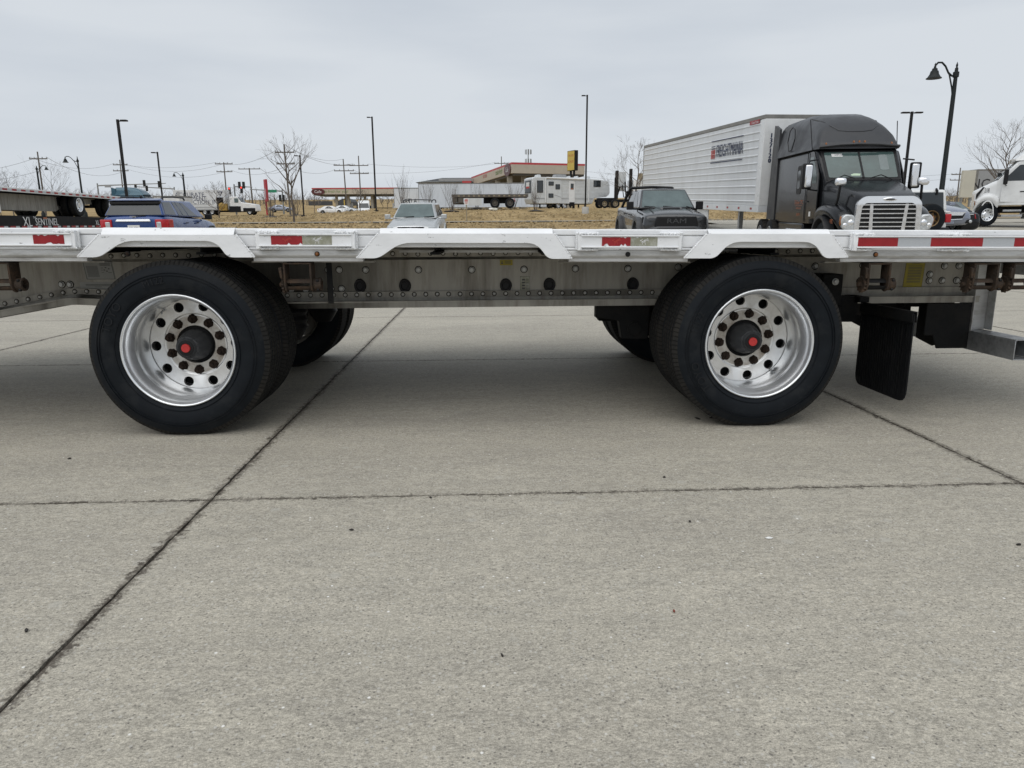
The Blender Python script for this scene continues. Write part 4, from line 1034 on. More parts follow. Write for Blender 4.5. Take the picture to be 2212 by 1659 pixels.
# ---- blue SUV seen from behind
def blue_suv(px, Y, rz):
    p = at(px, 500, Y); r = thing('parked_suv', 'blue SUV seen from behind with chrome tailgate bar and number plate', 'car', (p.x, Y, zg(p.x, Y)), rz, 'cars parked across the lot', .02)
    hl = hull_loft([(2.48, .42, .72, .76, .70, .60), (2.40, .28, .88, .94, .92, .80), (2.1, .26, 1.00, 1.08, .98, .84), (1.3, .26, 1.08, 1.17, .99, .86), (.8, .26, 1.12, 1.18, .99, .88), (-1.2, .26, 1.19, 1.22, .99, .89), (-2.1, .26, 1.25, 1.28, .99, .89), (-2.46, .30, 1.24, 1.27, .95, .86), (-2.53, .40, 1.14, 1.19, .88, .80)])
    hl.build('body', M['blue_paint'], r, ang=50, sub=2)
    greenhouse(r, 1.28, .45, -2.20, -2.46, .86, .86, .68, 1.15, 1.25, 1.69, 'blue_paint',
               [[(.20, .08), (.42, .08), (.42, .90), (.33, .86)], [(.44, .08), (.56, .08), (.56, .92), (.44, .91)], [(.575, .08), (.66, .08), (.66, .92), (.575, .92)], [(.72, .10), (.96, .10), (.945, .90), (.72, .92)]], 'glass', 'glass', rear=rect(.03, .97, .06, .80))
    q = MB(); q.hexa([(-2.30, -.74, 1.685), (-2.06, -.76, 1.70), (-2.06, .76, 1.70), (-2.30, .74, 1.685), (-2.36, -.72, 1.705), (-2.0, -.68, 1.765), (-2.0, .68, 1.765), (-2.36, .72, 1.705)]); q.build('spoiler', M['blue_paint'], r, bevel=.02)
    q = MB(); q.hexa([(-2.325, -.70, 1.58), (-2.20, -.72, 1.58), (-2.20, .72, 1.58), (-2.325, .70, 1.58), (-2.315, -.72, 1.684), (-2.1, -.72, 1.684), (-2.1, .72, 1.684), (-2.315, .72, 1.684)]); q.build('spoiler_underside', M['black_plastic'], r, bevel=.03)
    for s in (1, -1):
        mb = MB(); mb.path([(.15, s * .60, 1.73), (0, s * .62, 1.80), (-.9, s * .63, 1.815), (-1.7, s * .62, 1.80), (-1.9, s * .60, 1.73)], .026, 6); mb.build('roof_rail', M['black_plastic'], r)
        q = MB(); q.prism([(-2.565, s * .62), (-2.565, s * .84), (-2.47, s * .985), (-2.16, s * 1.012), (-2.1, s * .95), (-2.2, s * .6)], .88, 1.15, 'z'); t = q.build('tail_lamp', M['lamp_red'], r, bevel=.025)
        q = MB(); q.box(-2.576, -2.5, s * .66, s * .80, .90, 1.08); q.build('reversing_lens', M['lamp_clear'], t, bevel=.02)
        q = MB(); q.hexa([(2.46, s * .45, .72), (2.2, s * .90, .74), (2.1, s * .8, .74), (2.3, s * .4, .72), (2.40, s * .45, .88), (2.12, s * .90, .93), (2.0, s * .8, .93), (2.25, s * .4, .88)]); q.build('headlamp', M['lamp_clear'], r, bevel=.02)
        q = MB(); q.box(.02, .2, s * .955, s * 1.0, .98, 1.01); q.box(-.98, -.80, s * .96, s * 1.005, 1.0, 1.03); q.build('door_handle', M['black_plastic'], r, bevel=.01)
    q = MB(); q.ball((-1.75, 0, 1.80), (.10, .03, .06), 8, 6); q.build('roof_fin', M['black_plastic'], r)
    q = MB(); q.hexa([(-2.575, -.52, 1.085), (-2.48, -.50, 1.085), (-2.48, .50, 1.085), (-2.575, .52, 1.085), (-2.545, -.47, 1.165), (-2.48, -.46, 1.165), (-2.48, .46, 1.165), (-2.545, .47, 1.165)]); q.build('tailgate_bar', M['rim_silver'], r, bevel=.018)
    q = MB(); q.box(-2.565, -2.535, -.17, .17, .83, .985); pl = q.build('number_plate', M['sign_white'], r, ang=0)
    q = MB(); q.text('SC 472', .085, lambda c: (-2.567, -c[0], .90 + c[1])); q.build('print', M['navy'], pl, ang=0)
    q = MB(); q.path([(-2.50, -.02, 1.24), (-2.47, -.34, 1.265)], .016, 5); q.ball((-2.5, .0, 1.23), .03); q.build('wiper', M['black_plastic'], r)
    q = MB(); q.text('FORD', .07, lambda c: (-2.53, -c[0], 1.225 + c[1])); q.build('badge', M['chrome'], r, ang=0)
    mirrors(r, .92, .97, 1.19, 'black_plastic', (.14, .22, .18))
    arches(r, (1.55, -1.48), 1.97, .39, 'black_plastic', .02, .05)
    for x in (1.55, -1.48):
        for s in (1, -1): wheel(r, x, s * .86, .385, .385, .24, 'rim_silver', .66, s, 5)
    q = MB(); q.box(-2.60, -2.4, -.86, .86, .42, .66); q.build('bumper', M['grey_flare'], r, bevel=.05, seg=3)
blue_suv(362, 24.2, radians(95))

# ---- dark grey pickup facing the camera
def pickup(px, Y, rz):
    p = at(px, 500, Y); r = thing('pickup_truck', 'dark grey pickup with hood scoop, roll bar and three block letters in its black grille', 'pickup', (p.x, Y, zg(p.x, Y)), rz, 'cars parked across the lot', .02)
    hl = hull_loft([(2.78, .62, 1.06, 1.12, .94, .86), (2.66, .50, 1.13, 1.20, 1.0, .92), (2.2, .48, 1.20, 1.31, 1.01, .92), (1.5, .46, 1.26, 1.37, 1.01, .92), (1.15, .46, 1.30, 1.37, 1.01, .94), (-1.2, .46, 1.34, 1.36, 1.01, .96), (-1.30, .46, 1.36, 1.36, 1.01, .97), (-2.9, .48, 1.38, 1.38, 1.01, .97), (-3.0, .56, 1.34, 1.34, .98, .94)])
    hl.build('body', M['grey_paint'], r, ang=50, sub=2)
    greenhouse(r, 1.42, .70, -.90, -1.18, .90, .92, .72, 1.33, 1.36, 1.93, 'grey_paint', [[(.17, .10), (.50, .10), (.50, .88), (.32, .88)], [(.53, .10), (.90, .10), (.88, .88), (.53, .88)]], 'glass', 'glass_light')
    q = MB(); q.box(-2.85, -1.35, -.80, .80, 1.30, 1.392); q.build('bed_cover', M['black_plastic'], r, ang=0)
    # roll bar, light bar over the roof
    q = MB()
    for s in (1, -1): q.path([(-2.5, s * .86, 1.37), (-1.7, s * .80, 1.80), (-1.35, s * .74, 2.03)], .05, 8)
    q.path([(-1.35, -.74, 2.03), (-1.33, 0, 2.06), (-1.35, .74, 2.03)], .05, 8); q.build('roll_bar', M['black_plastic'], r)
    for s in (1, -1):
        q = MB()
        for k in range(6): q.ball((-2.35 + .16 * k, s * .84, 1.46 + .088 * k), .042, 8, 5)
        tag(q.build('roll_bar_studs', M['black_plastic'], r), kind='stuff')
    # hood scoop
    q = MB(); q.hexa([(2.05, -.36, 1.30), (1.42, -.42, 1.345), (1.42, .42, 1.345), (2.05, .36, 1.30), (1.98, -.32, 1.37), (1.5, -.34, 1.39), (1.5, .34, 1.39), (1.98, .32, 1.37)]); sc = q.build('hood_scoop', M['grey_paint'], r, bevel=.02)
    q = MB(); q.hexa([(2.065, -.27, 1.315), (1.95, -.27, 1.315), (1.95, .27, 1.315), (2.065, .27, 1.315), (2.02, -.25, 1.36), (1.95, -.25, 1.36), (1.95, .25, 1.36), (2.02, .25, 1.36)]); q.build('scoop_mouth', M['black_plastic'], sc, bevel=.01)
    # front face
    q = MB(); q.hexa([(2.70, -.62, .72), (2.62, -.62, .72), (2.62, .62, .72), (2.70, .62, .72), (2.80, -.62, 1.09), (2.62, -.62, 1.09), (2.62, .62, 1.09), (2.80, .62, 1.09)]); 
    q = MB(); q.prism([(-.66, .80), (-.50, .70), (.50, .70), (.66, .80), (.60, 1.09), (-.60, 1.09)], 2.70, 2.83, 'x'); g = q.build('grille', M['black_plastic'], r, bevel=.02)
    q = MB(); q.text('RAM', .21, lambda c: (2.834, c[0] * 1.45, .955 + c[1]), 0, .01); 
    q = MB(); q.text('RAM', .20, lambda c: (2.832 + (.008 if c[2] > 0 else 0), c[0] * 1.5, .955 + c[1]), 0, .01); q.build('lettering', M['grey_flare'], g, ang=0)
    for s in (1, -1):
        q = MB(); q.hexa([(2.72, s * .62, .90), (2.52, s * 1.0, .90), (2.4, s * .95, .90), (2.6, s * .6, .90), (2.74, s * .60, 1.06), (2.48, s * 1.0, 1.08), (2.38, s * .95, 1.08), (2.6, s * .58, 1.06)]); h = q.build('headlamp', M['black_plastic'], r, bevel=.02)
        q = MB(); q.hexa([(2.74, s * .66, .935), (2.60, s * .90, .935), (2.5, s * .86, .935), (2.6, s * .62, .935), (2.745, s * .66, 1.02), (2.59, s * .90, 1.03), (2.5, s * .86, 1.03), (2.6, s * .62, 1.02)]); q.build('lens', M['lamp_clear'], h, bevel=.012)
        q = MB(); q.path([(2.3, s * .62, 1.325), (1.5, s * .60, 1.385)], .02, 6); q.build('hood_vent', M['black_plastic'], r)
        q = MB(); q.box(.05, .25, s * 1.0, s * 1.035, 1.12, 1.16); q.box(-.95, -.75, s * 1.0, s * 1.035, 1.14, 1.18); q.build('door_handle', M['black_plastic'], r, bevel=.012)
    q = MB(); q.hexa([(2.86, -.95, .62), (2.6, -1.0, .62), (2.6, 1.0, .62), (2.86, .95, .62), (2.88, -.55, .80), (2.6, -.9, .82), (2.6, .9, .82), (2.88, .55, .80)]); q.build('bumper', M['grey_flare'], r, bevel=.04)
    mirrors(r, 1.0, 1.02, 1.42, 'black_plastic', (.14, .22, .26))
    arches(r, (1.85, -1.85), 2.04, .46, 'grey_flare', .09, .12, .52)
    for x in (1.85, -1.85):
        for s in (1, -1): wheel(r, x, s * .90, .43, .43, .30, 'black_plastic', .55, s, 6)
    for s in (-.4, .2):
        q = MB(); q.path([(1.46, s, 1.375), (1.40, s - .34, 1.40)], .014, 5); q.build('wiper', M['black_plastic'], r)
pickup(1420, 24.9, radians(-90))

# ---- highway tractors
def rring(x, w, zb, zt, r, n=5, top_in=0):
    """rounded upright section at x"""
    pts = [(-w, zb), (w, zb)]
    for c, a0 in (((w - r - top_in, zt - r), 0), ((-w + r + top_in, zt - r), pi / 2)):
        for i in range(n + 1):
            a = a0 + pi / 2 * i / n; pts.append((c[0] + r * cos(a), c[1] + r * sin(a)))
    return [Vector((x, a, b)) for a, b in pts]
def tractor(px, Y, rz, label, paint, top, glass='glass', chrome=True, sleeper=True, detail=True, name='semi_tractor', tilt=0, steer=0):
    p = at(px, 500, Y); r = thing(name, label, 'truck', (p.x, Y, zg(p.x, Y)), rz, 'highway tractors', tilt)
    P, T = M[paint], M[top]
    back = -6.4 if sleeper else -3.1
    W = 1.08
    cab = MB(); cab.loft([rring(-1.78, .96, .95, 2.06, .10), rring(-2.12, 1.03, .95, 2.47, .14), rring(-2.46, W, .95, 2.86, .16), rring(-2.60, W, .95, 2.94, .16), rring(back + .02, W, .95, 2.96, .16)])
    cab.build('cab', P, r, ang=40)
    # roof fairing
    f = MB()
    secs = [(-2.38, 1.04, 3.00, .10, .02), (-2.52, 1.07, 3.10, .14, .03), (-2.72, 1.10, 3.34, .24, .08), (-3.02, 1.12, 3.60, .40, .14), (-3.45, 1.13, 3.82, .54, .18), (-4.0, 1.14, 3.96, .60, .18), (-4.8, 1.15, 4.02, .56, .14), (back, 1.16, 4.00, .48, .10)]
    if not sleeper: secs = [(-2.38, 1.04, 3.00, .10, .02), (-2.6, 1.08, 3.14, .14, .03), (back, 1.1, 3.2, .2, .06)]
    f.loft([rring(x, w, 2.905, zt, rr, 6, ti) for x, w, zt, rr, ti in secs])
    fo = f.build('roof_fairing', T, r, ang=60)
    if sleeper:
        q = MB(); k = 26; pts = []                                 # raised bead round the front panel of the fairing
        def fz(x):
            for (a, _, za, _, _), (b, _, zb, _, _) in zip(secs, secs[1:]):
                if a >= x >= b: return za + (zb - za) * (a - x) / (a - b)
            return secs[-1][2]
        path = [(-4.3, -.74), (-3.8, -.74), (-3.3, -.70), (-2.96, -.62), (-2.80, -.44), (-2.76, -.2), (-2.76, .2), (-2.80, .44), (-2.96, .62), (-3.3, .70), (-3.8, .74), (-4.3, .74)]
        
        def fy(x, y):
            for A_, B_ in zip(secs, secs[1:]):
                if A_[0] >= x >= B_[0]:
                    t = (A_[0] - x) / (A_[0] - B_[0]); w_, rr_, ti_ = [A_[i] + (B_[i] - A_[i]) * t for i in (1, 3, 4)]
                    e = max(0, abs(y) - (w_ - rr_ - ti_)); return rr_ - sqrt(max(0, rr_ * rr_ - e * e))
            return 0
        q.path([(x, y, fz(x) - fy(x, y) + .002) for x, y in path], .016, 6); q.build('fairing_bead', T, fo)
        q = MB()
        for s in (1, -1):                                          # side window outline moulded in the fairing
            q.path([(-4.9, s * 1.157, 3.02), (-4.6, s * 1.155, 3.05), (-4.35, s * 1.152, 3.35), (-4.45, s * 1.14, 3.60), (-4.75, s * 1.13, 3.70), (-5.0, s * 1.14, 3.62), (-5.1, s * 1.157, 3.3), (-4.9, s * 1.157, 3.02)], .014, 5)
        q.build('side_moulding', M['black_plastic'], fo)
    # sun visor line and marker lamps
    q = MB(); q.path([(-2.36, -1.03, 2.955), (-2.33, -.5, 3.005), (-2.32, 0, 3.02), (-2.33, .5, 3.005), (-2.36, 1.03, 2.955)], .035, 8); q.build('visor', T, r)
    if detail:
        for y in (-.84, -.14, 0, .14, .84):
            q = MB(); q.ball((-2.40 - .05 * abs(y), y, 3.06 - (.04 if abs(y) > .5 else 0)), (.05, .028, .055), 8, 6); q.build('roof_marker', M['amber'], r)
    # windscreen: two panes on the sloping front
    A, B, C, D = Vector((-1.82, -.90, 2.10)), Vector((-1.82, .90, 2.10)), Vector((-2.44, .93, 2.83)), Vector((-2.44, -.93, 2.83))
    q = MB(); q.panel([A, B, C, D], rect(-.02, 1.02, -.04, 1.03), .012, .03); ws = q.build('windscreen_frame', M['black_plastic'], r, ang=0)
    for u0, u1 in ((.02, .495), (.51, .98)):
        q = MB(); q.panel([A, B, C, D], rounded(rect(u0, u1, .04, .96), {0: .04, 1: .04, 2: .04, 3: .04}), .02, .02); q.build('windscreen', M[glass], ws, ang=0)
    q = MB(); q.panel([A, B, C, D], rect(.49, .515, .02, .98), .034, .02); q.build('centre_post', M['black_plastic'], ws, ang=0)
    if detail:
        q = MB(); q.panel([A, B, C, D], rect(.12, .27, .80, .90), .024, .006); pc = q.build('placard', M['sign_white'], ws, ang=0)
        q = MB(); q.text('1188508', .075, lambda c: Vector((-2.345 + .028 + .0, -.56 + c[0], 2.735 + c[1]))); q.build('print', M['navy'], pc, ang=0)
        q = MB(); q.panel([A, B, C, D], [(.34, .10), (.46, .10), (.47, .17), (.38, .18), (.33, .14)], .024, .006); q.build('paper', M['paper_green'], ws, ang=0)
        q = MB(); q.panel([A, B, C, D], rounded(rect(.76, .88, .30, .86), {0: .05, 1: .05, 2: .05, 3: .05}), .023, .004); q.build('side_window_glimpse', M['glass_light'], ws, ang=0)
        for u0, u1 in ((.08, .36), (.88, .58)):
            q = MB(); a = A.lerp(B, u0); b = A.lerp(B, u1); q.path([a + Vector((.10, 0, -.02)), a.lerp(b, .5) + Vector((.05, 0, .10)), b + Vector((.09, 0, .02))], .014, 5); q.build('wiper', M['black_plastic'], r)
    # doors, windows
    for s in (1, -1):
        def sp(x, z): return Vector((x, s * (W + .002), z))
        def sidepanel(nm, pts, m, off=.006, th=.02, par=None):
            q = MB(); lo, hi = (s * (W + off - th), s * (W + off)); q.prism(pts, lo, hi, 'y'); return q.build(nm, m, par or r, ang=30, bevel=.004, seg=1)
        d = sidepanel('door', rounded([(-1.98, 1.10), (-2.96, 1.05), (-2.96, 2.86), (-2.55, 2.86), (-2.05, 2.25), (-1.98, 2.0)], {2: .08, 3: .1}), P, .008, .03)
        sidepanel('door_window', rounded([(-2.14, 2.02), (-2.84, 2.02), (-2.84, 2.72), (-2.56, 2.72), (-2.14, 2.22)], {1: .06, 2: .06, 3: .05}), M['glass_teal'] if detail else M['glass'], .014, .02, d)
        q = MB(); q.box(-2.88, -2.70, s * (W + .006), s * (W + .03), 1.52, 1.56); q.build('door_handle', M['black_plastic'], d)
        if sleeper:
            w = sidepanel('sleeper_window', rounded([(-3.55, 1.75), (-4.0, 1.75), (-4.0, 2.55), (-3.55, 2.55)], {0: .12, 1: .12, 2: .12, 3: .12}), M['black_plastic'], .012, .02)
            sidepanel('pane', rounded([(-3.63, 1.9), (-3.92, 1.9), (-3.92, 2.42), (-3.63, 2.42)], {0: .1, 1: .1, 2: .1, 3: .1}), M['glass'], .018, .02, w)
            q = MB(); q.hexa([(back + .12, s * (W - .02), 1.0), (back - .62, s * (W + .05), 1.0), (back - .62, s * (W + .09), 1.0), (back + .12, s * (W + .03), 1.0), (back + .12, s * (W - .02), 3.80), (back - .5, s * (W - .04), 3.97), (back - .5, s * (W + .06), 3.97), (back + .12, s * (W + .045), 3.80)]); q.build('side_extender', T, r, ang=30)
            q = MB(); q.box(-3.05, -5.7, s * (W - .3), s * (W + .02), .50, .945); sk = q.build('side_skirt', P, r, bevel=.05)
            q = MB(); q.tube((-2.98, s * (W + .02), .98), (-3.0, s * (W + .03), 2.9), .012, n=6); q.build('seam', M['black_plastic'], r)
        # mirrors
        q = MB(); q.box(-1.98, -2.14, s * (W + .16), s * (W + .42), 1.86, 2.52); mr = q.build('mirror', M['black_plastic'], r, bevel=.04, seg=3)
        if detail: q = MB(); q.box(-1.955, -2.05, s * (W + .175), s * (W + .36), 1.90, 2.48); q.build('mirror_shell', M['chrome'], mr, bevel=.035, seg=3)
        q = MB(); q.path([(-2.2, s * W, 2.62), (-2.08, s * (W + .25), 2.58)], .02, 6); q.path([(-2.15, s * W, 1.82), (-2.06, s * (W + .25), 1.86)], .02, 6); q.build('mirror_arm', M['black_plastic'], mr)
        if detail:
            q = MB(); q.path([(-.75, s * .98, 1.40), (-.62, s * .98, 1.60), (-.60, s * .96, 1.93)], .032, 7); hm = q.build('hood_mirror', M['black_plastic'], r)
            q = MB(); q.box(-.50, -.66, s * .84, s * 1.10, 1.90, 2.09); q.build('mirror_head', M['chrome'], hm, bevel=.06, seg=3)
            q = MB(); q.tube((-2.72, s * 1.10, 2.9), (-3.0, s * 1.14, 3.72 if s < 0 else 3.65), .012, n=5); q.build('antenna', M['black_plastic'], r)
    # hood, fenders, grille
    h = MB(); h.loft([rring(.0, .70, .62, 1.60, .14), rring(-.12, .76, .62, 1.67, .16), rring(-.6, .82, .62, 1.79, .18), rring(-1.2, .90, .7, 1.94, .20), rring(-1.80, .97, .8, 2.08, .20)])
    h.build('hood', P, r, ang=50)
    for s in (1, -1):
        fd = MB()
        secs2 = []
        for x, zt, yo, zb in ((.02, .98, .98, .70), (-.10, 1.16, 1.08, .66), (-.35, 1.33, 1.15, .95), (-.70, 1.45, 1.19, 1.10), (-1.15, 1.50, 1.20, 1.14), (-1.55, 1.46, 1.20, 1.08), (-1.85, 1.36, 1.17, .80), (-1.98, 1.30, 1.12, .70)):
            secs2.append([Vector((x, s * .62, zb)), Vector((x, s * yo, zb)), Vector((x, s * yo, zt - .14)), Vector((x, s * (yo - .05), zt - .05)), Vector((x, s * (yo - .16), zt)), Vector((x, s * .62, zt + .10))])
        fd.loft(secs2); fd.build('fender', P, r, ang=55, sub=1)
        q = MB(); n = 14; R = .62                                     # black flare over the wheel
        q.prism([(-1.15 + R * cos(pi * i / n), .56 + R * sin(pi * i / n)) for i in range(n + 1)] + [(-1.15 + (R - .07) * cos(pi - pi * i / n), .56 + (R - .07) * sin(pi - pi * i / n)) for i in range(n + 1)], s * 1.0, s * 1.235, 'y'); q.build('fender_flare', M['matte_black'] if paint != 'white_car' else P, r, ang=30)
        q = MB(); q.prism(rounded([(s * .70, .80), (s * 1.02, .86), (s * 1.08, 1.10), (s * .98, 1.22), (s * .76, 1.20)], {1: .08, 2: .08, 3: .06, 4: .08}), -.16, .035, 'x'); hl = q.build('headlamp', M['lamp_clear'], r, bevel=.03, seg=2)
        q = MB(); q.ball((.035, s * .84, 1.02), (.03, .075, .075), 12, 8); q.ball((.03, s * .97, .96), (.025, .055, .055), 12, 8); q.build('lamp_bowl', M['chrome'], hl)
        q = MB(); q.ball((-.04, s * 1.06, 1.06), (.05, .03, .12), 8, 6); q.build('turn_lamp', M['amber'], hl)
        fw = wheel(r, -1.15, s * 1.02, .51, .51, .28, 'polished', .58, s)
        fw.rotation_euler = (0, 0, fw.rotation_euler.z + steer)
    if chrome:
        q = MB(); O = rounded([(-.78, .52), (.78, .52), (.74, 1.50), (.58, 1.64), (-.58, 1.64), (-.74, 1.50)], {2: .08, 3: .1, 4: .1, 5: .08})
        I = rounded([(-.66, .56), (.66, .56), (.62, 1.40), (.54, 1.48), (-.54, 1.48), (-.62, 1.40)], {2: .06, 3: .05, 4: .05, 5: .06})
        pl, hl2 = [Vector((a, b, 0)) for a, b in O], [Vector((a, b, 0)) for a, b in I]
        tr_ = tessellate_polygon([pl, hl2]); al = pl + hl2
        q.add([(.055 - .04 * max(0, v.y - 1.45), v.x, v.y) for v in al], tr_); q.add([(.05, v.x, v.y) for v in pl] + [(-.05, v.x, v.y) for v in pl], [(i, (i + 1) % len(pl), len(pl) + (i + 1) % len(pl), len(pl) + i) for i in range(len(pl))])
        q.add([(.055, v.x, v.y) for v in hl2] + [(-.0, v.x, v.y) for v in hl2], [(i, (i + 1) % len(hl2), len(hl2) + (i + 1) % len(hl2), len(hl2) + i) for i in range(len(hl2))])
        g = q.build('grille_surround', M['chrome'], r, ang=40)
        q = MB(); q.prism([(v.x, v.y) for v in hl2], .002, .008, 'x'); q.build('grille_mesh', M['black_plastic'], g, ang=0)
        for k in range(9):
            z = .62 + k * .102; w = .645 - .02 * (k > 6)
            q = MB(); q.box(.012, .045, -w, w, z - .011, z + .013); q.build('grille_bar', M['chrome'], g, ang=0)
        for s in (-.36, .36):
            q = MB(); q.hexa([(.02, s - .045, .57), (.052, s - .045, .57), (.052, s + .045, .57), (.02, s + .045, .57), (.02, s * 1.12 - .035, 1.46), (.052, s * 1.12 - .035, 1.46), (.052, s * 1.12 + .035, 1.46), (.02, s * 1.12 + .035, 1.46)]); q.build('grille_post', M['chrome'], g, ang=0)
        q = MB(); q.ball((.06, 0, 1.565), (.02, .16, .045), 16, 8); b = q.build('badge', M['chrome'], g)
        q = MB(); q.ball((.068, 0, 1.565), (.02, .12, .026), 16, 8); q.build('badge_face', M['grey_flare'], b)
    q = MB(); q.loft([rring(.10, 1.0, .32, .60, .08), rring(-.25, 1.15, .32, .64, .08)]); q.build('bumper', M['chrome'] if chrome and paint == 'black_paint' else P, r, ang=40)
    # frame, tanks, drive axles
    q = MB(); q.box(-.3, -8.0, -.45, -.36, .60, .90); q.box(-.3, -8.0, .36, .45, .60, .90); q.box(-6.1, -7.9, -.30, .30, .901, 1.12); q.build('frame_rail', M['truck_dark'], r, ang=0)
    for s in (1, -1):
        q = MB(); q.tube((-3.1, s * .84, .62), (-4.7, s * .84, .62), .30, n=20); q.build('fuel_tank', M['rim_silver'], r)
        q = MB(); q.box(-2.1, -2.9, s * .80, s * 1.14, .42, .52); q.box(-2.15, -2.85, s * .80, s * 1.10, .66, .74); q.build('step', M['galv'], r)
    for x in (-6.35, -7.65): dual(r, x, 2.44, .50)
    return r
casc = tractor(1912, 17.6, radians(-96), 'black tractor with high dusty roof fairing and wide chrome barred grille', 'black_paint', 'matte_black', 'glass_teal', tilt=.02)
q = MB(); side_text(q, 'DeSoni TPC', .17, -3.62, -1.088, 1.52, -1); side_text(q, 'NAPERVILLE IL', .08, -3.62, -1.088, 1.36, -1); side_text(q, '826198', .11, -3.62, -1.088, 1.18, -1); q.box(-3.28, -3.95, -1.0885, -1.086, 1.425, 1.433); q.build('door_lettering', M['orange_print'], casc, ang=0)
q = MB(); q.text('289', .16, lambda c: (-.30 + .55 * 0, -.97 + c[0], 1.02 + c[1])); 
q = MB(); q.text('289', .15, lambda c: (-.36 - (c[0] + .1) * 0 - c[0], -1.172, 1.04 + c[1])); q.build('unit_number', M['orange_print'], casc, ang=0)
q = MB(); q.box(-2.55, -2.42, -1.098, -1.089, 1.14, 1.27); q.build('sticker', M['sign_white'], casc, ang=0)
volvo = tractor(2100, 36.0, radians(152), 'white tractor with black mirror and unit number on its hood, at the right edge', 'white_car', 'white_car', 'glass_light', chrome=False, detail=False, steer=.5)
q = MB(); side_text(q, '218', .30, -1.0, .93, 1.62, 1); 
for v in q.v: v.y = .925 + (v.z - 1.62) * -.25
q.build('unit_number', M['black_print'], volvo, ang=0)
q = MB(); q.prism([(-.10, 1.45), (-.62, 1.78), (-.78, 1.78), (-.12, 1.22)], .80, .842, 'y'); q.build('hood_vent', M['black_plastic'], volvo)
q = MB(); q.box(-4.3, -4.55, 1.085, 1.096, 1.1, 1.3); q.box(-3.15, -3.4, 1.085, 1.097, 1.12, 1.32); q.build('vent', M['black_plastic'], volvo)
q = MB(); q.prism([(-.40, .62 ), (-.45, 1.0), (-1.7, 1.5), (-1.72, 1.47), (-.5, .95)], 1.24, 1.245, 'y')
teal = tractor(362, 104, radians(-4), 'teal tractor roof showing behind the roof of the blue SUV', 'teal_paint', 'teal_paint', 'glass', chrome=False, detail=False)
for ch in list(volvo.children):
    if ch.name.split('.')[0] in ('hood', 'fender', 'fender_flare', 'headlamp', 'bumper', 'frame_rail', 'hood_vent', 'unit_number'):
        for o_ in [ch] + list(ch.children):
            for v in o_.data.vertices:
                if v.co.x > -1.8: v.co.x = -1.8 + (v.co.x + 1.8) * .45
    elif ch.name.startswith('wheel') and ch.location.x > -1.8: ch.location.x = -1.8 + (ch.location.x + 1.8) * .45
w_ = at(2128, 472, 34.2); lx, ly = -1.8 + .65 * .45, 1.02; c_, s_ = cos(radians(152)), sin(radians(152))
volvo.location = (w_.x - (lx * c_ - ly * s_), 34.2 - (lx * s_ + ly * c_), zg(w_.x, 34.2) + .05)
del q
# ------------------------------------------------------------------ box trailers and other flatbeds
def box_trailer(name, label, loc, rz, L, H=2.75, W=2.59, zb=1.12, ribs=0, panels=0, m='trailer_white', axles=2, tilt=0, cat='trailer', tapes=True, gear=True, group='box trailers'):
    """front wall at local x = 0, tail at -L"""
    r = thing(name, label, cat, loc, rz, group, tilt)
    q = MB(); q.box(0, -L, -W / 2, W / 2, zb + .12, zb + H - .10); body = q.build('box_body', M[m], r, ang=0, bevel=.02)
    q = MB(); q.box(.012, -L - .012, -W / 2 - .02, W / 2 + .02, zb + H - .0995, zb + H + .03); q.build('roof_rail', M['trailer_grey'], r, ang=0, bevel=.015)
    q = MB(); q.box(.012, -L - .012, -W / 2 - .018, W / 2 + .018, zb - .10, zb + .119); q.build('base_rail', M[m], r, ang=0, bevel=.01)
    q = MB(); q.box(.015, -.02, -W / 2 - .012, W / 2 + .012, zb + .12, zb + H - .10); q.box(-.0, -.34, -W / 2 - .010, W / 2 + .010, zb + .121, zb + H - .101); q.build('nose_panel', M['white_car'], r, ang=0, bevel=.03)
    q = MB(); q.box(-L + .05, -L - .016, -W / 2 - .014, W / 2 + .014, zb + .121, zb + H - .101); q.build('rear_frame', M['trailer_grey'], r, ang=0)
    for k in range(ribs):
        z = zb + .26 + (H - .50) * k / (ribs - 1)
        q = MB(); 
        for s in (1, -1): q.prism([(s * (W / 2 - .001), z - .035), (s * (W / 2 + .022), z - .012), (s * (W / 2 + .022), z + .012), (s * (W / 2 - .001), z + .035)], -.36, -L + .06, 'x')
        q.build('side_rib', M[m], body, ang=0)
    for k in range(panels):
        x = -.4 - (L - .6) * k / panels
        q = MB()
        for s in (1, -1): q.box(x - .012, x + .012, s * (W / 2 - .001), s * (W / 2 + .006), zb + .13, zb + H - .11)
        q.build('panel_seam', M['rv_grey'], body, ang=0)
    if tapes:
        for k in range(int(L / 1.1)):
            x = -.5 - 1.1 * k; q = MB()
            for s in (1, -1): q.box(x, x - .16, s * (W / 2 + .018), s * (W / 2 + .0205), zb - .02, zb + .05)
            q.build('reflector', M['tape_red'], r, ang=0)
    for k in range(axles): dual(r, -L + 1.4 + 1.25 * k, 2.5)
    q = MB(); q.box(-L + .6, -L + 3.4, -.5, -.4, .55, zb - .11); q.box(-L + .6, -L + 3.4, .4, .5, .55, zb - .11); q.build('bogie', M['truck_dark'], r, ang=0)
    if gear:
        q = MB()
        for s in (1, -1): q.box(-2.6, -2.45, s * .8, s * .95, .05, zb - .11); q.box(-2.75, -2.3, s * .75, s * 1.0, .0, .049)
        q.build('landing_gear', M['galv'], r, ang=0)
    return r
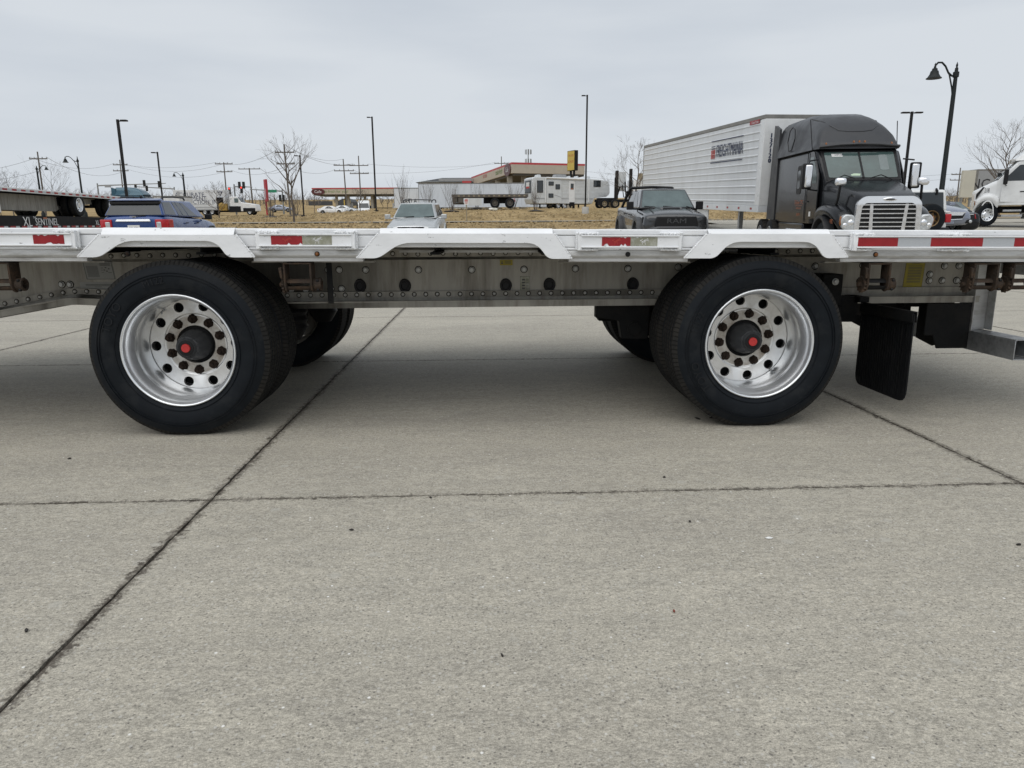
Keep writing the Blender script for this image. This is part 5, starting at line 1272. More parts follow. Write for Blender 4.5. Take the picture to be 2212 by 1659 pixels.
# the dry van behind the black tractor
a, b = at(1640, 400, 25.0), at(1387, 400, 40.6)
dv = Vector((a.x - b.x, a.y - b.y, 0)); Lt = dv.length; rz = atan2(dv.y, dv.x)
off = Vector((-dv.y, dv.x, 0)).normalized() * -1.295               # our edge is its right side
base = a - Vector((0, 0, a.z)) - off
fm = box_trailer('box_trailer', 'long white ribbed trailer with navy freight lettering behind the black tractor', (base.x, base.y, zg(base.x, base.y) - .02), rz, Lt, 3.02, ribs=11, tilt=0)
fm.rotation_euler = (0, -atan2(zg(b.x, b.y) - zg(a.x, a.y), Lt) * -1, rz)
fm.rotation_euler = (Matrix.Rotation(rz, 3, 'Z') @ Matrix.Rotation(atan2(zg(b.x, b.y) - zg(a.x, a.y), Lt), 3, 'Y')).to_euler()
ys = -1.295 - .026
q = MB(); [side_text(q, 'FREIGHTMANIA', .64, -3.06 + o_, ys - abs(o_) * .1, 3.22, -1, 0, .60, .004) for o_ in (0, .02)]; q.box(-1.72, -4.98, ys - .002, ys + .002, 3.62, 3.655); q.box(-1.72, -4.98, ys - .002, ys + .002, 2.81, 2.845); q.box(-4.52, -4.95, ys - .002, ys + .002, 3.42, 3.45); q.box(-4.52, -4.95, ys - .002, ys + .002, 3.34, 3.37)
q.build('lettering', M['navy'], fm, ang=0)
q = MB()
for k in range(3): q.box(-4.54 - .155 * k, -4.63 - .155 * k, ys - .002, ys + .002, 2.98, 3.31)
q.build('logo_stripes', M['red_print'], fm, ang=0)
q = MB()
for k, ch in enumerate('137120'): [q.text(ch, .19, lambda c: (.0175 + e_ * .001, -1.05 + c[0] * .95 + e_ * .014, 3.50 - .16 * k + c[1] * 1.1)) for e_ in (-1, 0, 1)]
q.build('unit_number', M['navy'], fm, ang=0)
q = MB(); q.box(-.42, -1.25, -1.3205, -1.3185, 3.93, 4.06); lg = q.build('maker_plate', M['tape_red'], fm, ang=0)
q = MB(); side_text(q, 'Great Dane', .12, -.8, -1.3225, 3.99, -1); q.build('print', M['white_print'], lg, ang=0)
q = MB(); q.box(-5.2, -6.6, -1.2, -1.16, .35, 1.0); q.build('side_skirt', M['trailer_white'], fm, ang=0)

# two white trailers on the far road
def edge_trailer(pl, pr, Y, L, H, label, right_front, **k):
    """trailer standing square to the view between two measured columns"""
    a, b = at(pl, 450, Y), at(pr, 450, Y)
    x = b.x if right_front else a.x
    return box_trailer('box_trailer', label, (x, Y + 1.3, zg(x, Y)), 0 if right_front else pi, abs(b.x - a.x), H, **k)
t1 = edge_trailer(905, 1215, 104, 15, 3.2, 'white panelled trailer parked behind the camper and the dark flatbed', True, panels=11, tapes=False, group='white trailers on the far road')
q = MB(); side_text(q, 'ALL S', .72, -7.5, -1.31, 1.95, -1); q.build('lettering', M['red_print'], t1, ang=0)
t2 = edge_trailer(852, 1000, 112, 15, 2.85, 'white trailer lettered ATLA standing behind the silver SUV', True, panels=9, tapes=False, group='white trailers on the far road')
q = MB(); side_text(q, 'ATLA', 1.0, -(1000 - 891) / FPX * 112, -1.31, 2.0, -1, 0, .8); side_text(q, 'IN TOUCH', .42, -(1000 - 891) / FPX * 112, -1.31, 1.3, -1); q.build('lettering', M['black_print'], t2, ang=0)

# flatbed with cream deck edge riding on the black low trailer, far left
def flat(name, label, loc, rz, L, zd, side, tape=0, axle_x=(), wheels=True, wheel_m='polished', rail=.16, cat='flatbed trailer', tilt=0, W=2.59, R=.5, belly=True, planks=9):
    r = thing(name, label, cat, loc, rz, 'flatbed trailers in the yard', 0); wz = zd - .51 if belly else .5
    for k in range(planks):
        q = MB(); w = (W - .1) / planks; q.box(0, -L, -W / 2 + .05 + w * k + .004, -W / 2 + .05 + w * (k + 1) - .004, zd - .05, zd - .002); q.build('deck_plank', M['deck'], r, ang=0)
    for s in (1, -1):
        q = MB(); q.box(0, -L, s * (W / 2 - .05), s * W / 2, zd - rail, zd); sr = q.build('side_rail', M[side], r, ang=0, bevel=.01)
        if tape:
            n = int(L / tape)
            for k in range(n):
                q = MB(); x = -.2 - tape * k; q.box(x, x - tape * .5, s * (W / 2 + .001), s * (W / 2 + .006), zd - rail * .75, zd - rail * .32); q.build('reflector', M['tape_red'], sr, ang=0)
                q = MB(); x = -.2 - tape * (k + .5); q.box(x, x - tape * .49, s * (W / 2 + .001), s * (W / 2 + .005), zd - rail * .75, zd - rail * .32); q.build('reflector', M['tape_white'], sr, ang=0)
    if belly:
        for s in (1, -1):
            q = MB(); q.prism([(0, zd - rail - .02), (-L, zd - rail - .02), (-L, zd - rail - .22), (-L + 4.6, zd - rail - .30), (-L + 5.6, zd - .80), (-2.0, zd - .80), (0, zd - .55)], s * .55, s * .58, 'y'); q.build('main_beam', M['alu_dull'] if side != 'truck_dark' else M['truck_dark'], r, ang=0)
    q = MB(); q.box(-.1, -L + .1, -W / 2 + .06, W / 2 - .06, zd - rail * .8, zd - .06); q.build('under_deck', M['truck_dark'], r, ang=0)
    for x in axle_x:
        for s in (1, -1):
            wheel(r, x, s * (W / 2 - .15), wz, R, .27, wheel_m, .6, s); wheel(r, x, s * (W / 2 - .48), wz, R, .27, wheel_m, .6, s)
        q = MB(); q.tube((x, -1.0, wz), (x, 1.0, wz), .07, n=10); q.box(x - .5, x + .5, .5, .62, wz - .05, wz + .3); q.box(x - .5, x + .5, -.62, -.5, wz - .05, wz + .3); q.build('suspension', M['truck_dark'], r, ang=30)
    return r
A, B = at(-120, 420, 23.5), at(271, 420, 37.2)
d = Vector((A.x - B.x, A.y - B.y, 0)); rz = atan2(d.y, d.x); nrm = Vector((-d.y, d.x, 0)).normalized()
c0 = Vector((A.x, A.y, 0)) - nrm * 1.295
E = MB
Lf = d.length
fl = flat('flatbed_trailer', 'pale flatbed with red and white edge tape, riding on the black low trailer', (c0.x, c0.y, 0), rz, Lf, 2.46, 'rail_cream' if 'rail_cream' in M else 'white_car', .60, (-Lf + 1.7, -Lf + 4.9))
c1 = Vector((A.x, A.y, 0)) - nrm * 1.22
lb = flat('low_trailer', 'black low trailer with white lettering and red white edge tape, carrying another flatbed', (c1.x, c1.y, 0), rz, Lf - 2.0, 1.44, 'truck_dark', .0, (), rail=.48, belly=False)
for k in range(int((Lf - 2) / .75)):
    q = MB(); x = -.2 - .75 * k; q.box(x, x - .34, 1.296, 1.301, .985, 1.06); q.build('reflector', M['tape_red'], lb, ang=0)
    q = MB(); q.box(x - .36, x - .60, 1.296, 1.301, .985, 1.06); q.build('reflector', M['tape_white'], lb, ang=0)
def ltxt(t, size, X, z):
    q = MB(); side_text(q, t, size, X, 1.299, z, 1); return q
xs_ = -(at(100, 450, 29).y - A.y) / abs(d.y) * Lf
for t, s_, X, z in (('XL', .52, xs_ + 1.15, 1.20), ('SENTINEL', .40, xs_ - .25, 1.20), ('SENTINEL', .40, xs_ - .262, 1.203), ('THE', .12, xs_ + .62, 1.375), ('XL', .30, xs_ - 4.6, 1.18)):
    ltxt(t, s_, X, z).build('lettering', M['white_print'], lb, ang=0)
q = MB(); q.box(xs_ + .0, xs_ - .28, 1.297, 1.302, 1.33, 1.39); q.build('logo_flag', M['orange_print'], lb, ang=0)
for x in (-Lf + 1.2,):
    for s in (1, -1): wheel(lb, x, s * 1.0, .55 + zg(B.x, B.y) * .8, .42, .27, 'rim_silver', .58, s)
q = MB(); q.box(-Lf + 2.0, -Lf + .4, -1.2, 1.2, 1.06, 1.25); q.build('tail_section', M['trailer_grey'], lb, ang=0, bevel=.03)
q = MB(); q.box(-4.2, -5.3, 1.05, 1.32, 1.9, 2.2) if False else q.box(-1.0, -3.0, .9, 1.25, 1.55, 1.85); q.build('tool_box', M['sign_white'], fl, ang=0)
# ------------------------------------------------------------------ more cars
def sedan(px, Y, rz, paint, label, glass='glass', group='cars parked across the lot', rear_detail=False, front_detail=False, X=None, dz=0):
    p = at(px, 500, Y)
    if X is not None: p.x = X
    r = thing('parked_car' if group.startswith('cars') else 'car', label, 'car', (p.x, Y, zg(p.x, Y) + dz), rz, group)
    hl = hull_loft([(2.40, .36, .60, .63, .62, .54), (2.32, .24, .70, .76, .82, .72), (2.0, .22, .78, .86, .90, .76), (1.3, .22, .88, .98, .91, .78), (.9, .22, .93, 1.0, .91, .80), (-1.2, .22, .98, 1.0, .91, .82), (-1.75, .22, .98, 1.03, .91, .80), (-2.25, .26, .94, .99, .88, .76), (-2.40, .34, .86, .92, .80, .72)])
    hl.build('body', M[paint], r, ang=50, sub=2)
    greenhouse(r, 1.15, .25, -1.05, -1.85, .80, .78, .58, .93, .98, 1.40, paint, [[(.22, .08), (.46, .08), (.46, .90), (.38, .88)], [(.48, .08), (.74, .08), (.62, .90), (.48, .90)]], glass, glass)
    for x in (1.42, -1.38):
        for s in (1, -1): wheel(r, x, s * .82, .335, .335, .22, 'rim_silver', .66, s, 5)
    arches(r, (1.42, -1.38), 1.81, .335, paint, .006, .03)
    mirrors(r, .75, .90, .98, paint, (.10, .18, .12))
    for s in (1, -1):
        q = MB(); q.hexa([(2.36, s * .50, .60), (2.05, s * .86, .62), (1.9, s * .80, .62), (2.2, s * .45, .60), (2.30, s * .50, .72), (1.9, s * .86, .80), (1.8, s * .78, .80), (2.1, s * .45, .74)]); q.build('headlamp', M['lamp_clear'], r, bevel=.02)
        q = MB(); q.hexa([(-2.41, s * .60, .72), (-2.15, s * .88, .72), (-2.05, s * .82, .72), (-2.3, s * .55, .72), (-2.36, s * .58, .90), (-2.0, s * .87, .92), (-1.95, s * .80, .92), (-2.2, s * .5, .90)]); q.build('tail_lamp', M['lamp_red'], r, bevel=.02)
    if rear_detail:
        q = MB(); q.path([(-2.40, -.5, .885), (-2.44, 0, .89), (-2.40, .5, .885)], .018, 6); q.build('trunk_trim', M['chrome'], r)
        q = MB(); q.path([(-2.415, .055 * cos(2 * pi * i / 14), .945 + .055 * sin(2 * pi * i / 14)) for i in range(15)], .008, 5); q.build('badge', M['chrome'], r)
    if front_detail:
        q = MB(); q.prism([(-.42, .44), (.42, .44), (.50, .66), (-.50, .66)], 2.30, 2.43, 'x'); g = q.build('grille', M['black_plastic'], r, bevel=.02)
        q = MB(); q.prism([(-.40, .57), (.40, .57), (.47, .66), (-.47, .66)], 2.425, 2.445, 'x'); q.build('grille_shield', M['chrome'], g)
        q = MB(); q.path([(2.43, -.42, .45), (2.44, 0, .43), (2.43, .42, .45), (2.40, .53, .67), (2.40, -.53, .67), (2.43, -.42, .45)], .018, 5); q.build('grille_trim', M['chrome'], g)
        for s in (1, -1):
            q = MB(); q.box(2.30, 2.37, s * .58, s * .84, .30, .44); f = q.build('fog_lamp_recess', M['black_plastic'], r, bevel=.03)
            q = MB(); q.ball((2.375, s * .74, .37), (.02, .055, .055), 10, 6); q.build('fog_lamp', M['lamp_clear'], f)
        q = MB(); q.box(2.40, 2.42, -.16, .16, .30, .43); q.build('number_plate', M['blue_silver'], r, ang=0)
    return r
sedan(2040, 27.2, radians(-91), 'blue_silver', 'blue silver saloon facing forward beside the white off-roader with the spare wheel', 'glass', front_detail=True, X=14.95, dz=.22)
sedan(2066, 31.0, radians(84), 'black_paint', 'black saloon seen from behind, beyond the blue silver car', 'glass_light', rear_detail=True, X=17.85, dz=-.2)
sedan(719, 128, radians(4), 'white_car', 'white saloon with dark windows driving past beyond the grass', group='traffic beyond the grass')
sedan(748, 134, radians(-4), 'silver_paint', 'grey saloon half hidden behind the white saloon', group='traffic beyond the grass')
sedan(611, 150, radians(10), 'blue_silver', 'small blue grey saloon beside the dark shrubs, left of the big bare tree', group='traffic beyond the grass')

# white off-roader with the bronze spare wheel
p = at(1992, 450, 22.0)
jp = thing('off_roader', 'white boxy off-roader seen from behind with bronze spare wheel on its tailgate', 'car', (p.x, 24.0, zg(p.x, 23) - .14), radians(90), 'cars parked across the lot')
q = MB(); q.box(.6, -2.0, -.80, .80, .55, 1.22); q.box(.55, 2.0, -.62, .62, .6, 1.16); q.build('body', M['white_car'], jp, bevel=.05, seg=3)
q = MB(); q.hexa([(.55, -.76, 1.2), (-2.0, -.78, 1.2), (-2.0, .78, 1.2), (.55, .76, 1.2), (.05, -.66, 1.83), (-1.93, -.70, 1.83), (-1.93, .70, 1.83), (.05, .66, 1.83)]); q.build('hard_top', M['white_car'], jp, bevel=.07, seg=3)
q = MB(); q.hexa([(-2.01, -.66, 1.20), (-1.98, -.66, 1.20), (-1.98, .66, 1.20), (-2.01, .66, 1.20), (-1.965, -.61, 1.75), (-1.93, -.61, 1.75), (-1.93, .61, 1.75), (-1.965, .61, 1.75)]); q.build('rear_window', M['glass'], jp, bevel=.02)
for s in (1, -1):
    q = MB(); q.hexa([(-.75, s * .79, 1.26), (-1.85, s * .797, 1.26), (-1.85, s * .77, 1.26), (-.75, s * .77, 1.26), (-.75, s * .735, 1.74), (-1.80, s * .74, 1.74), (-1.8, s * .7, 1.74), (-.75, s * .7, 1.74)]); q.build('side_window', M['glass'], jp)
    q = MB(); q.box(-2.04, -1.94, s * .72, s * .90, .86, 1.12); q.build('tail_lamp', M['lamp_red'], jp, bevel=.025)
    q = MB(); q.box(-2.03, -1.95, s * .70, s * .86, 1.14, 1.20); q.build('corner_trim', M['white_car'], jp, bevel=.02)
    q = MB(); q.path([(-1.92, s * .40, 1.85), (-1.985, s * .40, 1.80), (-1.985, s * .40, 1.68)], .035, 6); q.build('glass_hinge', M['black_plastic'], jp)
    q = MB(); q.prism([(1.35 + .55 * cos(pi * i / 8), .55 + .5 * sin(pi * i / 8)) for i in range(9)], s * .6, s * .94, 'y'); q.prism([(-1.2 + .55 * cos(pi * i / 8), .55 + .5 * sin(pi * i / 8)) for i in range(9)], s * .75, s * .94, 'y'); q.build('fender', M['black_plastic'], jp, bevel=.03)
    for x in (1.35, -1.2): wheel(jp, x, s * .80, .43, .43, .28, 'bronze', .56, s, 8)
q = MB(); q.box(-1.95, -2.18, -.82, .82, .50, .72); q.build('rear_bumper', M['black_plastic'], jp, bevel=.05)
sw = wheel(jp, -2.18, -.14, .98, .432, .27, 'bronze', .55, 1, 8, name='spare_wheel'); sw.rotation_euler = (0, 0, radians(90))
q = MB(); n = 30
for k in range(n):
    a = 2 * pi * k / n
    for yy in (.10, .0, -.09): q.box(-.02, .02, yy - .035, yy + .035, 0, 0)
q = MB(); q.path([(-2.02, .30, 1.24), (-2.03, .12, 1.25)], .02, 5); q.build('wiper', M['black_plastic'], jp)
q = MB(); q.box(-2.035, -2.0, -.02, .30, 1.27, 1.31); q.build('brake_lamp', M['lamp_red'], jp)
q = MB(); q.box(-2.05, -2.03, -.66, -.36, .74, .86); q.build('number_plate', M['sign_white'], jp, ang=0)
mirrors(jp, .45, .80, 1.30, 'black_plastic', (.08, .18, .2))

# white delivery van head-on behind the mound
p = at(787, 470, 125); vn = thing('delivery_van', 'white high-roofed van coming head-on over the grass mound', 'van', (p.x, 125, zg(p.x, 125) - .3), radians(-78), 'traffic beyond the grass')
hl = MB(); hl.loft([rring(2.9, .85, .35, .9, .1), rring(2.6, .92, .3, 1.15, .12), rring(1.9, .96, .3, 1.35, .15), rring(1.2, .96, .3, 2.35, .2), rring(.8, .96, .3, 2.62, .2), rring(-2.8, .96, .3, 2.65, .2)]); hl.build('body', M['white_car'], vn, ang=40)
q = MB(); q.hexa([(1.95, -.85, 1.36), (1.5, -.85, 1.36), (1.5, .85, 1.36), (1.95, .85, 1.36), (1.30, -.76, 2.20), (1.0, -.76, 2.20), (1.0, .76, 2.20), (1.30, .76, 2.20)]); q.build('windscreen', M['glass'], vn, ang=0)
for s in (1, -1):
    q = MB(); q.box(1.55, .5, s * .955, s * .97, 1.35, 1.95); q.build('side_window', M['glass'], vn, ang=0)
    q = MB(); q.box(1.6, 1.4, s * .98, s * 1.22, 1.3, 1.75); q.build('mirror', M['black_plastic'], vn)
    for x in (1.9, -1.9): wheel(vn, x, s * .85, .36, .36, .24, 'rim_silver', .6, s)
q = MB(); q.box(2.88, 2.93, -.55, .55, .75, .9); q.build('grille', M['black_plastic'], vn)

# ------------------------------------------------------------------ camper, dark flatbed, rack tractor on the far road edge
Yc, RZ = 80.5, radians(21)
p = at(1150, 450, Yc)
cw = thing('camper_trailer', 'white fifth-wheel camper with dark windows and roof air conditioner on the far road', 'camper', (p.x, Yc, zg(p.x + 4, 80) - .02), RZ)
def cx(px):
    k = at(px, 425, 1000).x / 1000
    return (k * Yc - p.x) / (cos(RZ) - k * sin(RZ))
def cz(py): return at(1200, py, Yc + 1.5).z - cw.location.z
q = MB(); zb, zt = cz(440.5), cz(383.5); zn = cz(427)
prof = [(0, zb + .5), (.2, zb), (cx(1279), zb), (cx(1285), zn), (cx(1310), zn + .12), (cx(1317), zn + .5), (cx(1316.5), zt - .65), (cx(1311), zt - .30), (cx(1296), zt - .16), (cx(1240), zt), (.3, zt), (0, zt - .15)]
q.prism(prof, 0, 2.45, 'y'); body = q.build('body', M['rv_white'], cw, ang=20, bevel=.05)
for k in range(17):
    z = zb + .45 + .15 * k
    if z < zt - .3:
        q = MB(); q.prism([(-.004, z - .035), (-.020, z), (-.004, z + .035)], .95 if z < zn else cx(1215), cx(1279 if z < zn + .3 else 1313), 'x'); q.build('siding_ridge', M['rv_white'], body, ang=0)
def rvwin(x0, x1, y1, y0, nm='window', frame='black_plastic', pane='glass', off=0):
    z0, z1 = cz(y0), cz(y1)
    q = MB(); q.prism(rounded([(x0, z0), (x1, z0), (x1, z1), (x0, z1)], {0: .06, 1: .06, 2: .06, 3: .06}), -.03 - off, .01, 'y'); w = q.build(nm, M[frame], cw, ang=0)
    q = MB(); q.prism(rounded([(x0 + .05, z0 + .05), (x1 - .05, z0 + .05), (x1 - .05, z1 - .05), (x0 + .05, z1 - .05)], {0: .05, 1: .05, 2: .05, 3: .05}), -.034 - off, -.02, 'y'); q.build('pane', M[pane], w, ang=0)
    return w
rvwin(cx(1160), cx(1173), 391, 417); rvwin(cx(1184), cx(1195), 393, 401.5, off=.10); rvwin(cx(1184), cx(1194.5), 418.5, 427.5, off=.10); rvwin(cx(1199), cx(1208.5), 398.5, 409.5, off=.10); rvwin(cx(1281.5), cx(1297), 388.8, 403)
q = MB(); q.box(cx(1180), cx(1212), -.10, .02, zb + .05, cz(390)); so = q.build('slide_out', M['rv_white'], cw, ang=0, bevel=.02)
dr = MB(); dr.prism(rounded([(cx(1228.5), zb + .05), (cx(1241), zb + .05), (cx(1241), cz(391)), (cx(1228.5), cz(391))], {2: .1, 3: .1}), -.045, .01, 'y'); dr = dr.build('door', M['white_car'], cw, ang=0)
q = MB(); q.box(cx(1232), cx(1238.5), -.055, -.03, cz(409.5), cz(396.5)); q.build('door_window', M['glass'], dr, ang=0)
q = MB(); q.box(cx(1233), cx(1237.5), -.058, -.054, cz(409.5), cz(407)); q.build('sticker', M['orange_print'], dr, ang=0)
q = MB(); q.tube((cx(1179), -.14, cz(385)), (cx(1263), -.14, cz(387)), .085, n=10); aw = q.build('awning_roll', M['white_car'], cw)
for x in (cx(1178), cx(1271)):
    q = MB(); q.box(x - .06, x + .06, -.10, -.02, zb + .15, cz(386)); q.build('awning_arm', M['white_car'], aw, ang=0)
q = MB(); q.box(.3, cx(1280), -.012, -.002, cz(430.5), cz(427.8)); q.build('grey_band', M['rv_grey'], body, ang=0)
q = MB(); q.prism([(cx(1196), cz(422)), (cx(1211), cz(427)), (cx(1211), cz(426)), (cx(1199), cz(421.5))], -.107, -.099, 'y'); q.build('swoosh', M['rv_grey'], so, ang=0)
q = MB(); q.box(-.03, -.003, .35, 2.1, cz(417.5), cz(390.5)); rw = q.build('rear_window', M['glass'], cw, ang=0)
q = MB(); q.box(-.045, -.031, .8, 1.7, cz(407), cz(394)); q.build('sign_in_window', M['sign_white'], rw, ang=0)
q = MB(); q.box(-.052, -.046, .8, 1.7, cz(407), cz(403)); q.build('red_print', M['red_print'], rw, ang=0)
for x0, x1, h in ((cx(1164), cx(1175), .30), (cx(1203), cx(1230), .36), (cx(1233), cx(1239), .22), (cx(1249), cx(1256), .22), (cx(1270), cx(1281), .24)):
    q = MB(); q.prism([(x0, zt - .1), (x1, zt - .1), (x1 - .1, zt + h), (x0 + .15, zt + h)], .7, 1.5, 'y'); q.build('roof_unit', M['rv_grey'] if h > .32 else M['rv_white'], cw, bevel=.04)
for x in (cx(1206), cx(1219.5)):
    wheel(cw, x, .12, .36, .36, .22, 'rim_silver', .62, -1); wheel(cw, x, 2.33, .36, .36, .22, 'rim_silver', .62, 1)
q = MB(); q.box(.6, cx(1278), .3, 2.1, .50, .715); q.build('chassis', M['truck_dark'], cw, ang=0)
for x in (1.0, 1.9, cx(1240), cx(1252), cx(1266)):
    q = MB(); q.box(x, x + .12, .3, .45, .02, .5); q.build('jack_leg', M['truck_dark'], cw, ang=0)
q = MB(); q.box(cx(1230), cx(1240), -.12, .1, .30, .72); q.build('entry_step', M['truck_dark'], cw, ang=0)
q = MB(); side_text(q, 'Sportsmen', .30, cx(1304), -.008, cz(420), -1); q.build('lettering', M['rv_grey'], body, ang=0)

# rack tractor
p = at(1288, 450, 82.5); rt = thing('flatbed_tractor', 'dark truck chassis with two tall black stacks under the nose of the camper', 'truck', (p.x, 82.5, zg(p.x, 82.5) + .05), radians(8), 'highway tractors')
s_ = 82.5 / FPX
def tx(px): return (px - 1288) * s_
for x in (tx(1300), tx(1323)):
    for s in (-1, 1): wheel(rt, x, s * 1.0, .5, .5, .3, 'wheel_tan', .56, s)
q = MB(); q.box(tx(1286), tx(1420), -.5, -.4, .7, 1.0); q.box(tx(1286), tx(1420), .4, .5, .7, 1.0); q.box(tx(1290), tx(1325), -.4, .4, .85, 1.15); q.box(tx(1287), tx(1292), -1.2, -.7, .35, 1.05); q.build('frame_rail', M['truck_dark'], rt, ang=0)
for x, z1 in ((tx(1325.5), 4.05), (tx(1355), 4.25)):
    q = MB(); q.box(x - .16, x + .16, -1.15, -.85, 1.0, z1); q.build('exhaust_stack', M['pole_dark'], rt, bevel=.04)
q = MB(); q.box(tx(1321), tx(1323), -1.1, -.9, 1.0, 3.3); q.build('rack_post', M['pole_dark'], rt)
q = MB(); q.box(tx(1328), tx(1352), .2, .3, 1.9, 4.0); q.build('rack_panel', M['rv_white'], rt, ang=0)
q = MB(); q.box(tx(1327), tx(1353), -.2, -.1, 2.3, 2.4); q.tube((tx(1330), -.3, 1.2), (tx(1336), -.3, 2.3), .09); q.tube((tx(1345), -.3, 1.2), (tx(1341), -.3, 2.6), .05); q.tube((tx(1350), -.3, 1.2), (tx(1347), -.3, 2.9), .07); q.build('rack_bar', M['truck_dark'], rt, ang=0)
q = MB(); q.loft([rring(tx(1360), 1.1, .8, 3.1, .2), rring(tx(1392), 1.1, .8, 3.1, .3), rring(tx(1400), 1.05, .8, 2.2, .3), rring(tx(1440), .9, .8, 1.9, .3)]); q.build('cab', M['white_car'], rt, ang=40)
q = MB(); q.box(tx(1368), tx(1380), -1.5, -1.3, 3.05, 3.75); q.tube((tx(1374), -1.4, 3.1), (tx(1374), -1.0, 2.2), .04); q.build('mirror', M['wheel_tan'], rt, bevel=.04)

# dark weathered flatbed left of the camper
p = at(976, 450, 75.5); fb = flat('flatbed_trailer', 'grimy dark flatbed standing empty between the shrubs and the camper', (p.x + 160 * 75.5 / FPX, 77, zg(p.x + 4, 76) + .1), radians(1), 160 * 75.5 / FPX, 1.38, 'flat_dark', 0, (-(1136 - 1066) * 75.5 / FPX, -(1136 - 1097.5) * 75.5 / FPX), rail=.30, wheel_m='flat_dark', belly=False)
for k in range(14):
    q = MB(); x = -.3 - .52 * k; q.box(x, x - .2, -1.31, -1.29, 1.16, 1.27); q.build('stake_pocket', M['wheel_tan'], fb, ang=0)
q = MB(); x1 = -(160 * 75.5 / FPX - .05)
q.box(x1, x1 + .5, -1.2, 1.2, .62, 1.05); q.box(x1 + .6, x1 + 1.1, -1.25, -.4, .55, 1.05); q.box(x1 + .1, x1 + 1.5, -1.0, 1.0, .42, .55); q.build('rear_underrun', M['flat_dark'], fb, ang=0)
q = MB(); q.box(x1 + 3.2, -2.0, -.6, -.5, .5, 1.08); q.box(x1 + 3.2, -2.0, .5, .6, .5, 1.08); q.build('main_beam', M['truck_dark'], fb, ang=0)
q = MB(); q.box(x1 + 1.6, x1 + 3.0, -1.27, -1.2, .25, 1.0); q.build('white_panel', M['rv_white'], fb, ang=0)

# shredding truck
Ya = 124.0; sa_ = Ya / FPX
p = at(378, 460, Ya); at_ = thing('shredding_truck', 'white box truck with navy document destruction lettering beyond the grass', 'truck', (p.x, Ya, zg(p.x, Ya) + .05), radians(2), 'traffic beyond the grass')
def ax_(px): return (px - 378) * sa_
q = MB(); q.box(0, ax_(484), 0, 2.5, .95, 4.15); bd = q.build('box_body', M['trailer_white'], at_, ang=0, bevel=.04)
q = MB(); q.box(.02, ax_(484), -.02, 2.52, .82, .945); q.build('base_rail', M['rv_grey'], at_, ang=0)
def trow(t, s_, px, py, m='navy', y=-.012, sx=1.):
    q = MB(); z = at(px, py, Ya).z - zg(p.x, Ya); q.text(t, s_, lambda c: (ax_(px) + c[0] * sx, y, z + c[1])); q.build('lettering', M[m], bd, ang=0)
trow('ACCURATE', .95, 412, 421.5); trow('DOCUMENT', .95, 413, 429.5); trow('DESTRUCTION, INC', .95, 427, 437.5, sx=.92)
q = MB(); z = at(400, 420, Ya).z - zg(p.x, Ya); q.box(ax_(386), ax_(392), -.014, -.002, z - .45, z + .45); q.build('logo_square', M['grey_print'], bd, ang=0)
for py, a, b, h in ((443, 408, 460, .12), (449, 400, 470, .30), (453.5, 404, 452, .12)):
    n = int((b - a) / 2.6)
    for k in range(n):
        q = MB(); z = at(400, py, Ya).z - zg(p.x, Ya); q.box(ax_(a + 2.6 * k), ax_(a + 2.6 * k + 2.0), -.014, -.002, z - h / 2, z + h / 2); q.build('slogan_strip', M['grey_print'], bd, ang=0)
q = MB(); z = at(400, 418, Ya).z - zg(p.x, Ya); q.path([(ax_(475) + .42 * cos(2 * pi * i / 3 + .5), -.014, z + .42 * sin(2 * pi * i / 3 + .5)) for i in range(4)], .08, 4); q.build('recycling_mark', M['navy'], bd, ang=0)
q = MB(); q.box(ax_(468), ax_(480), -.35, .0, .95, 2.9); q.build('shredder_hopper', M['truck_dark'], at_, ang=0)
q = MB(); q.box(ax_(472), ax_(488), -.38, .3, .75, 1.9); q.ball((ax_(478), -.4, 1.5), (.55, .15, .55), 10, 6); q.build('yellow_drum', M['yellow_gear'], at_, ang=0)
q = MB(); q.loft([[Vector((x, y, z)) for y, z in ((.05, .6), (2.45, .6), (2.45, t), (.05, t))] for x, t in ((ax_(493), 3.0), (ax_(509), 3.05), (ax_(517), 2.1), (ax_(546), 1.75), (ax_(548), 1.2))]); q.build('cab', M['white_car'], at_, ang=30, bevel=.08)
q = MB(); q.box(ax_(503), ax_(511), .0, .06, 2.05, 2.75); q.build('door_window', M['glass_light'], at_, ang=0)
q = MB(); q.hexa([(ax_(517.5), .2, 2.15), (ax_(515), .2, 2.15), (ax_(515), 2.3, 2.15), (ax_(517.5), 2.3, 2.15), (ax_(511), .2, 2.95), (ax_(509), .2, 2.95), (ax_(509), 2.3, 2.95), (ax_(511), 2.3, 2.95)]); q.build('windscreen', M['glass'], at_, ang=0)
q = MB(); q.box(ax_(491), ax_(515), -.01, .1, .45, 1.45); q.box(ax_(520), ax_(545), -.01, .1, .6, 1.15); q.build('lower_fender', M['truck_dark'], at_, ang=0)
for x in (ax_(533), ax_(455), ax_(440)):
    wheel(at_, x, .15, .5, .5, .3, 'rim_silver', .56, -1); wheel(at_, x, 2.35, .5, .5, .3, 'rim_silver', .56, 1)
q = MB(); q.box(0, ax_(545), .6, 1.9, .5, .81); q.build('frame_rail', M['truck_dark'], at_, ang=0)

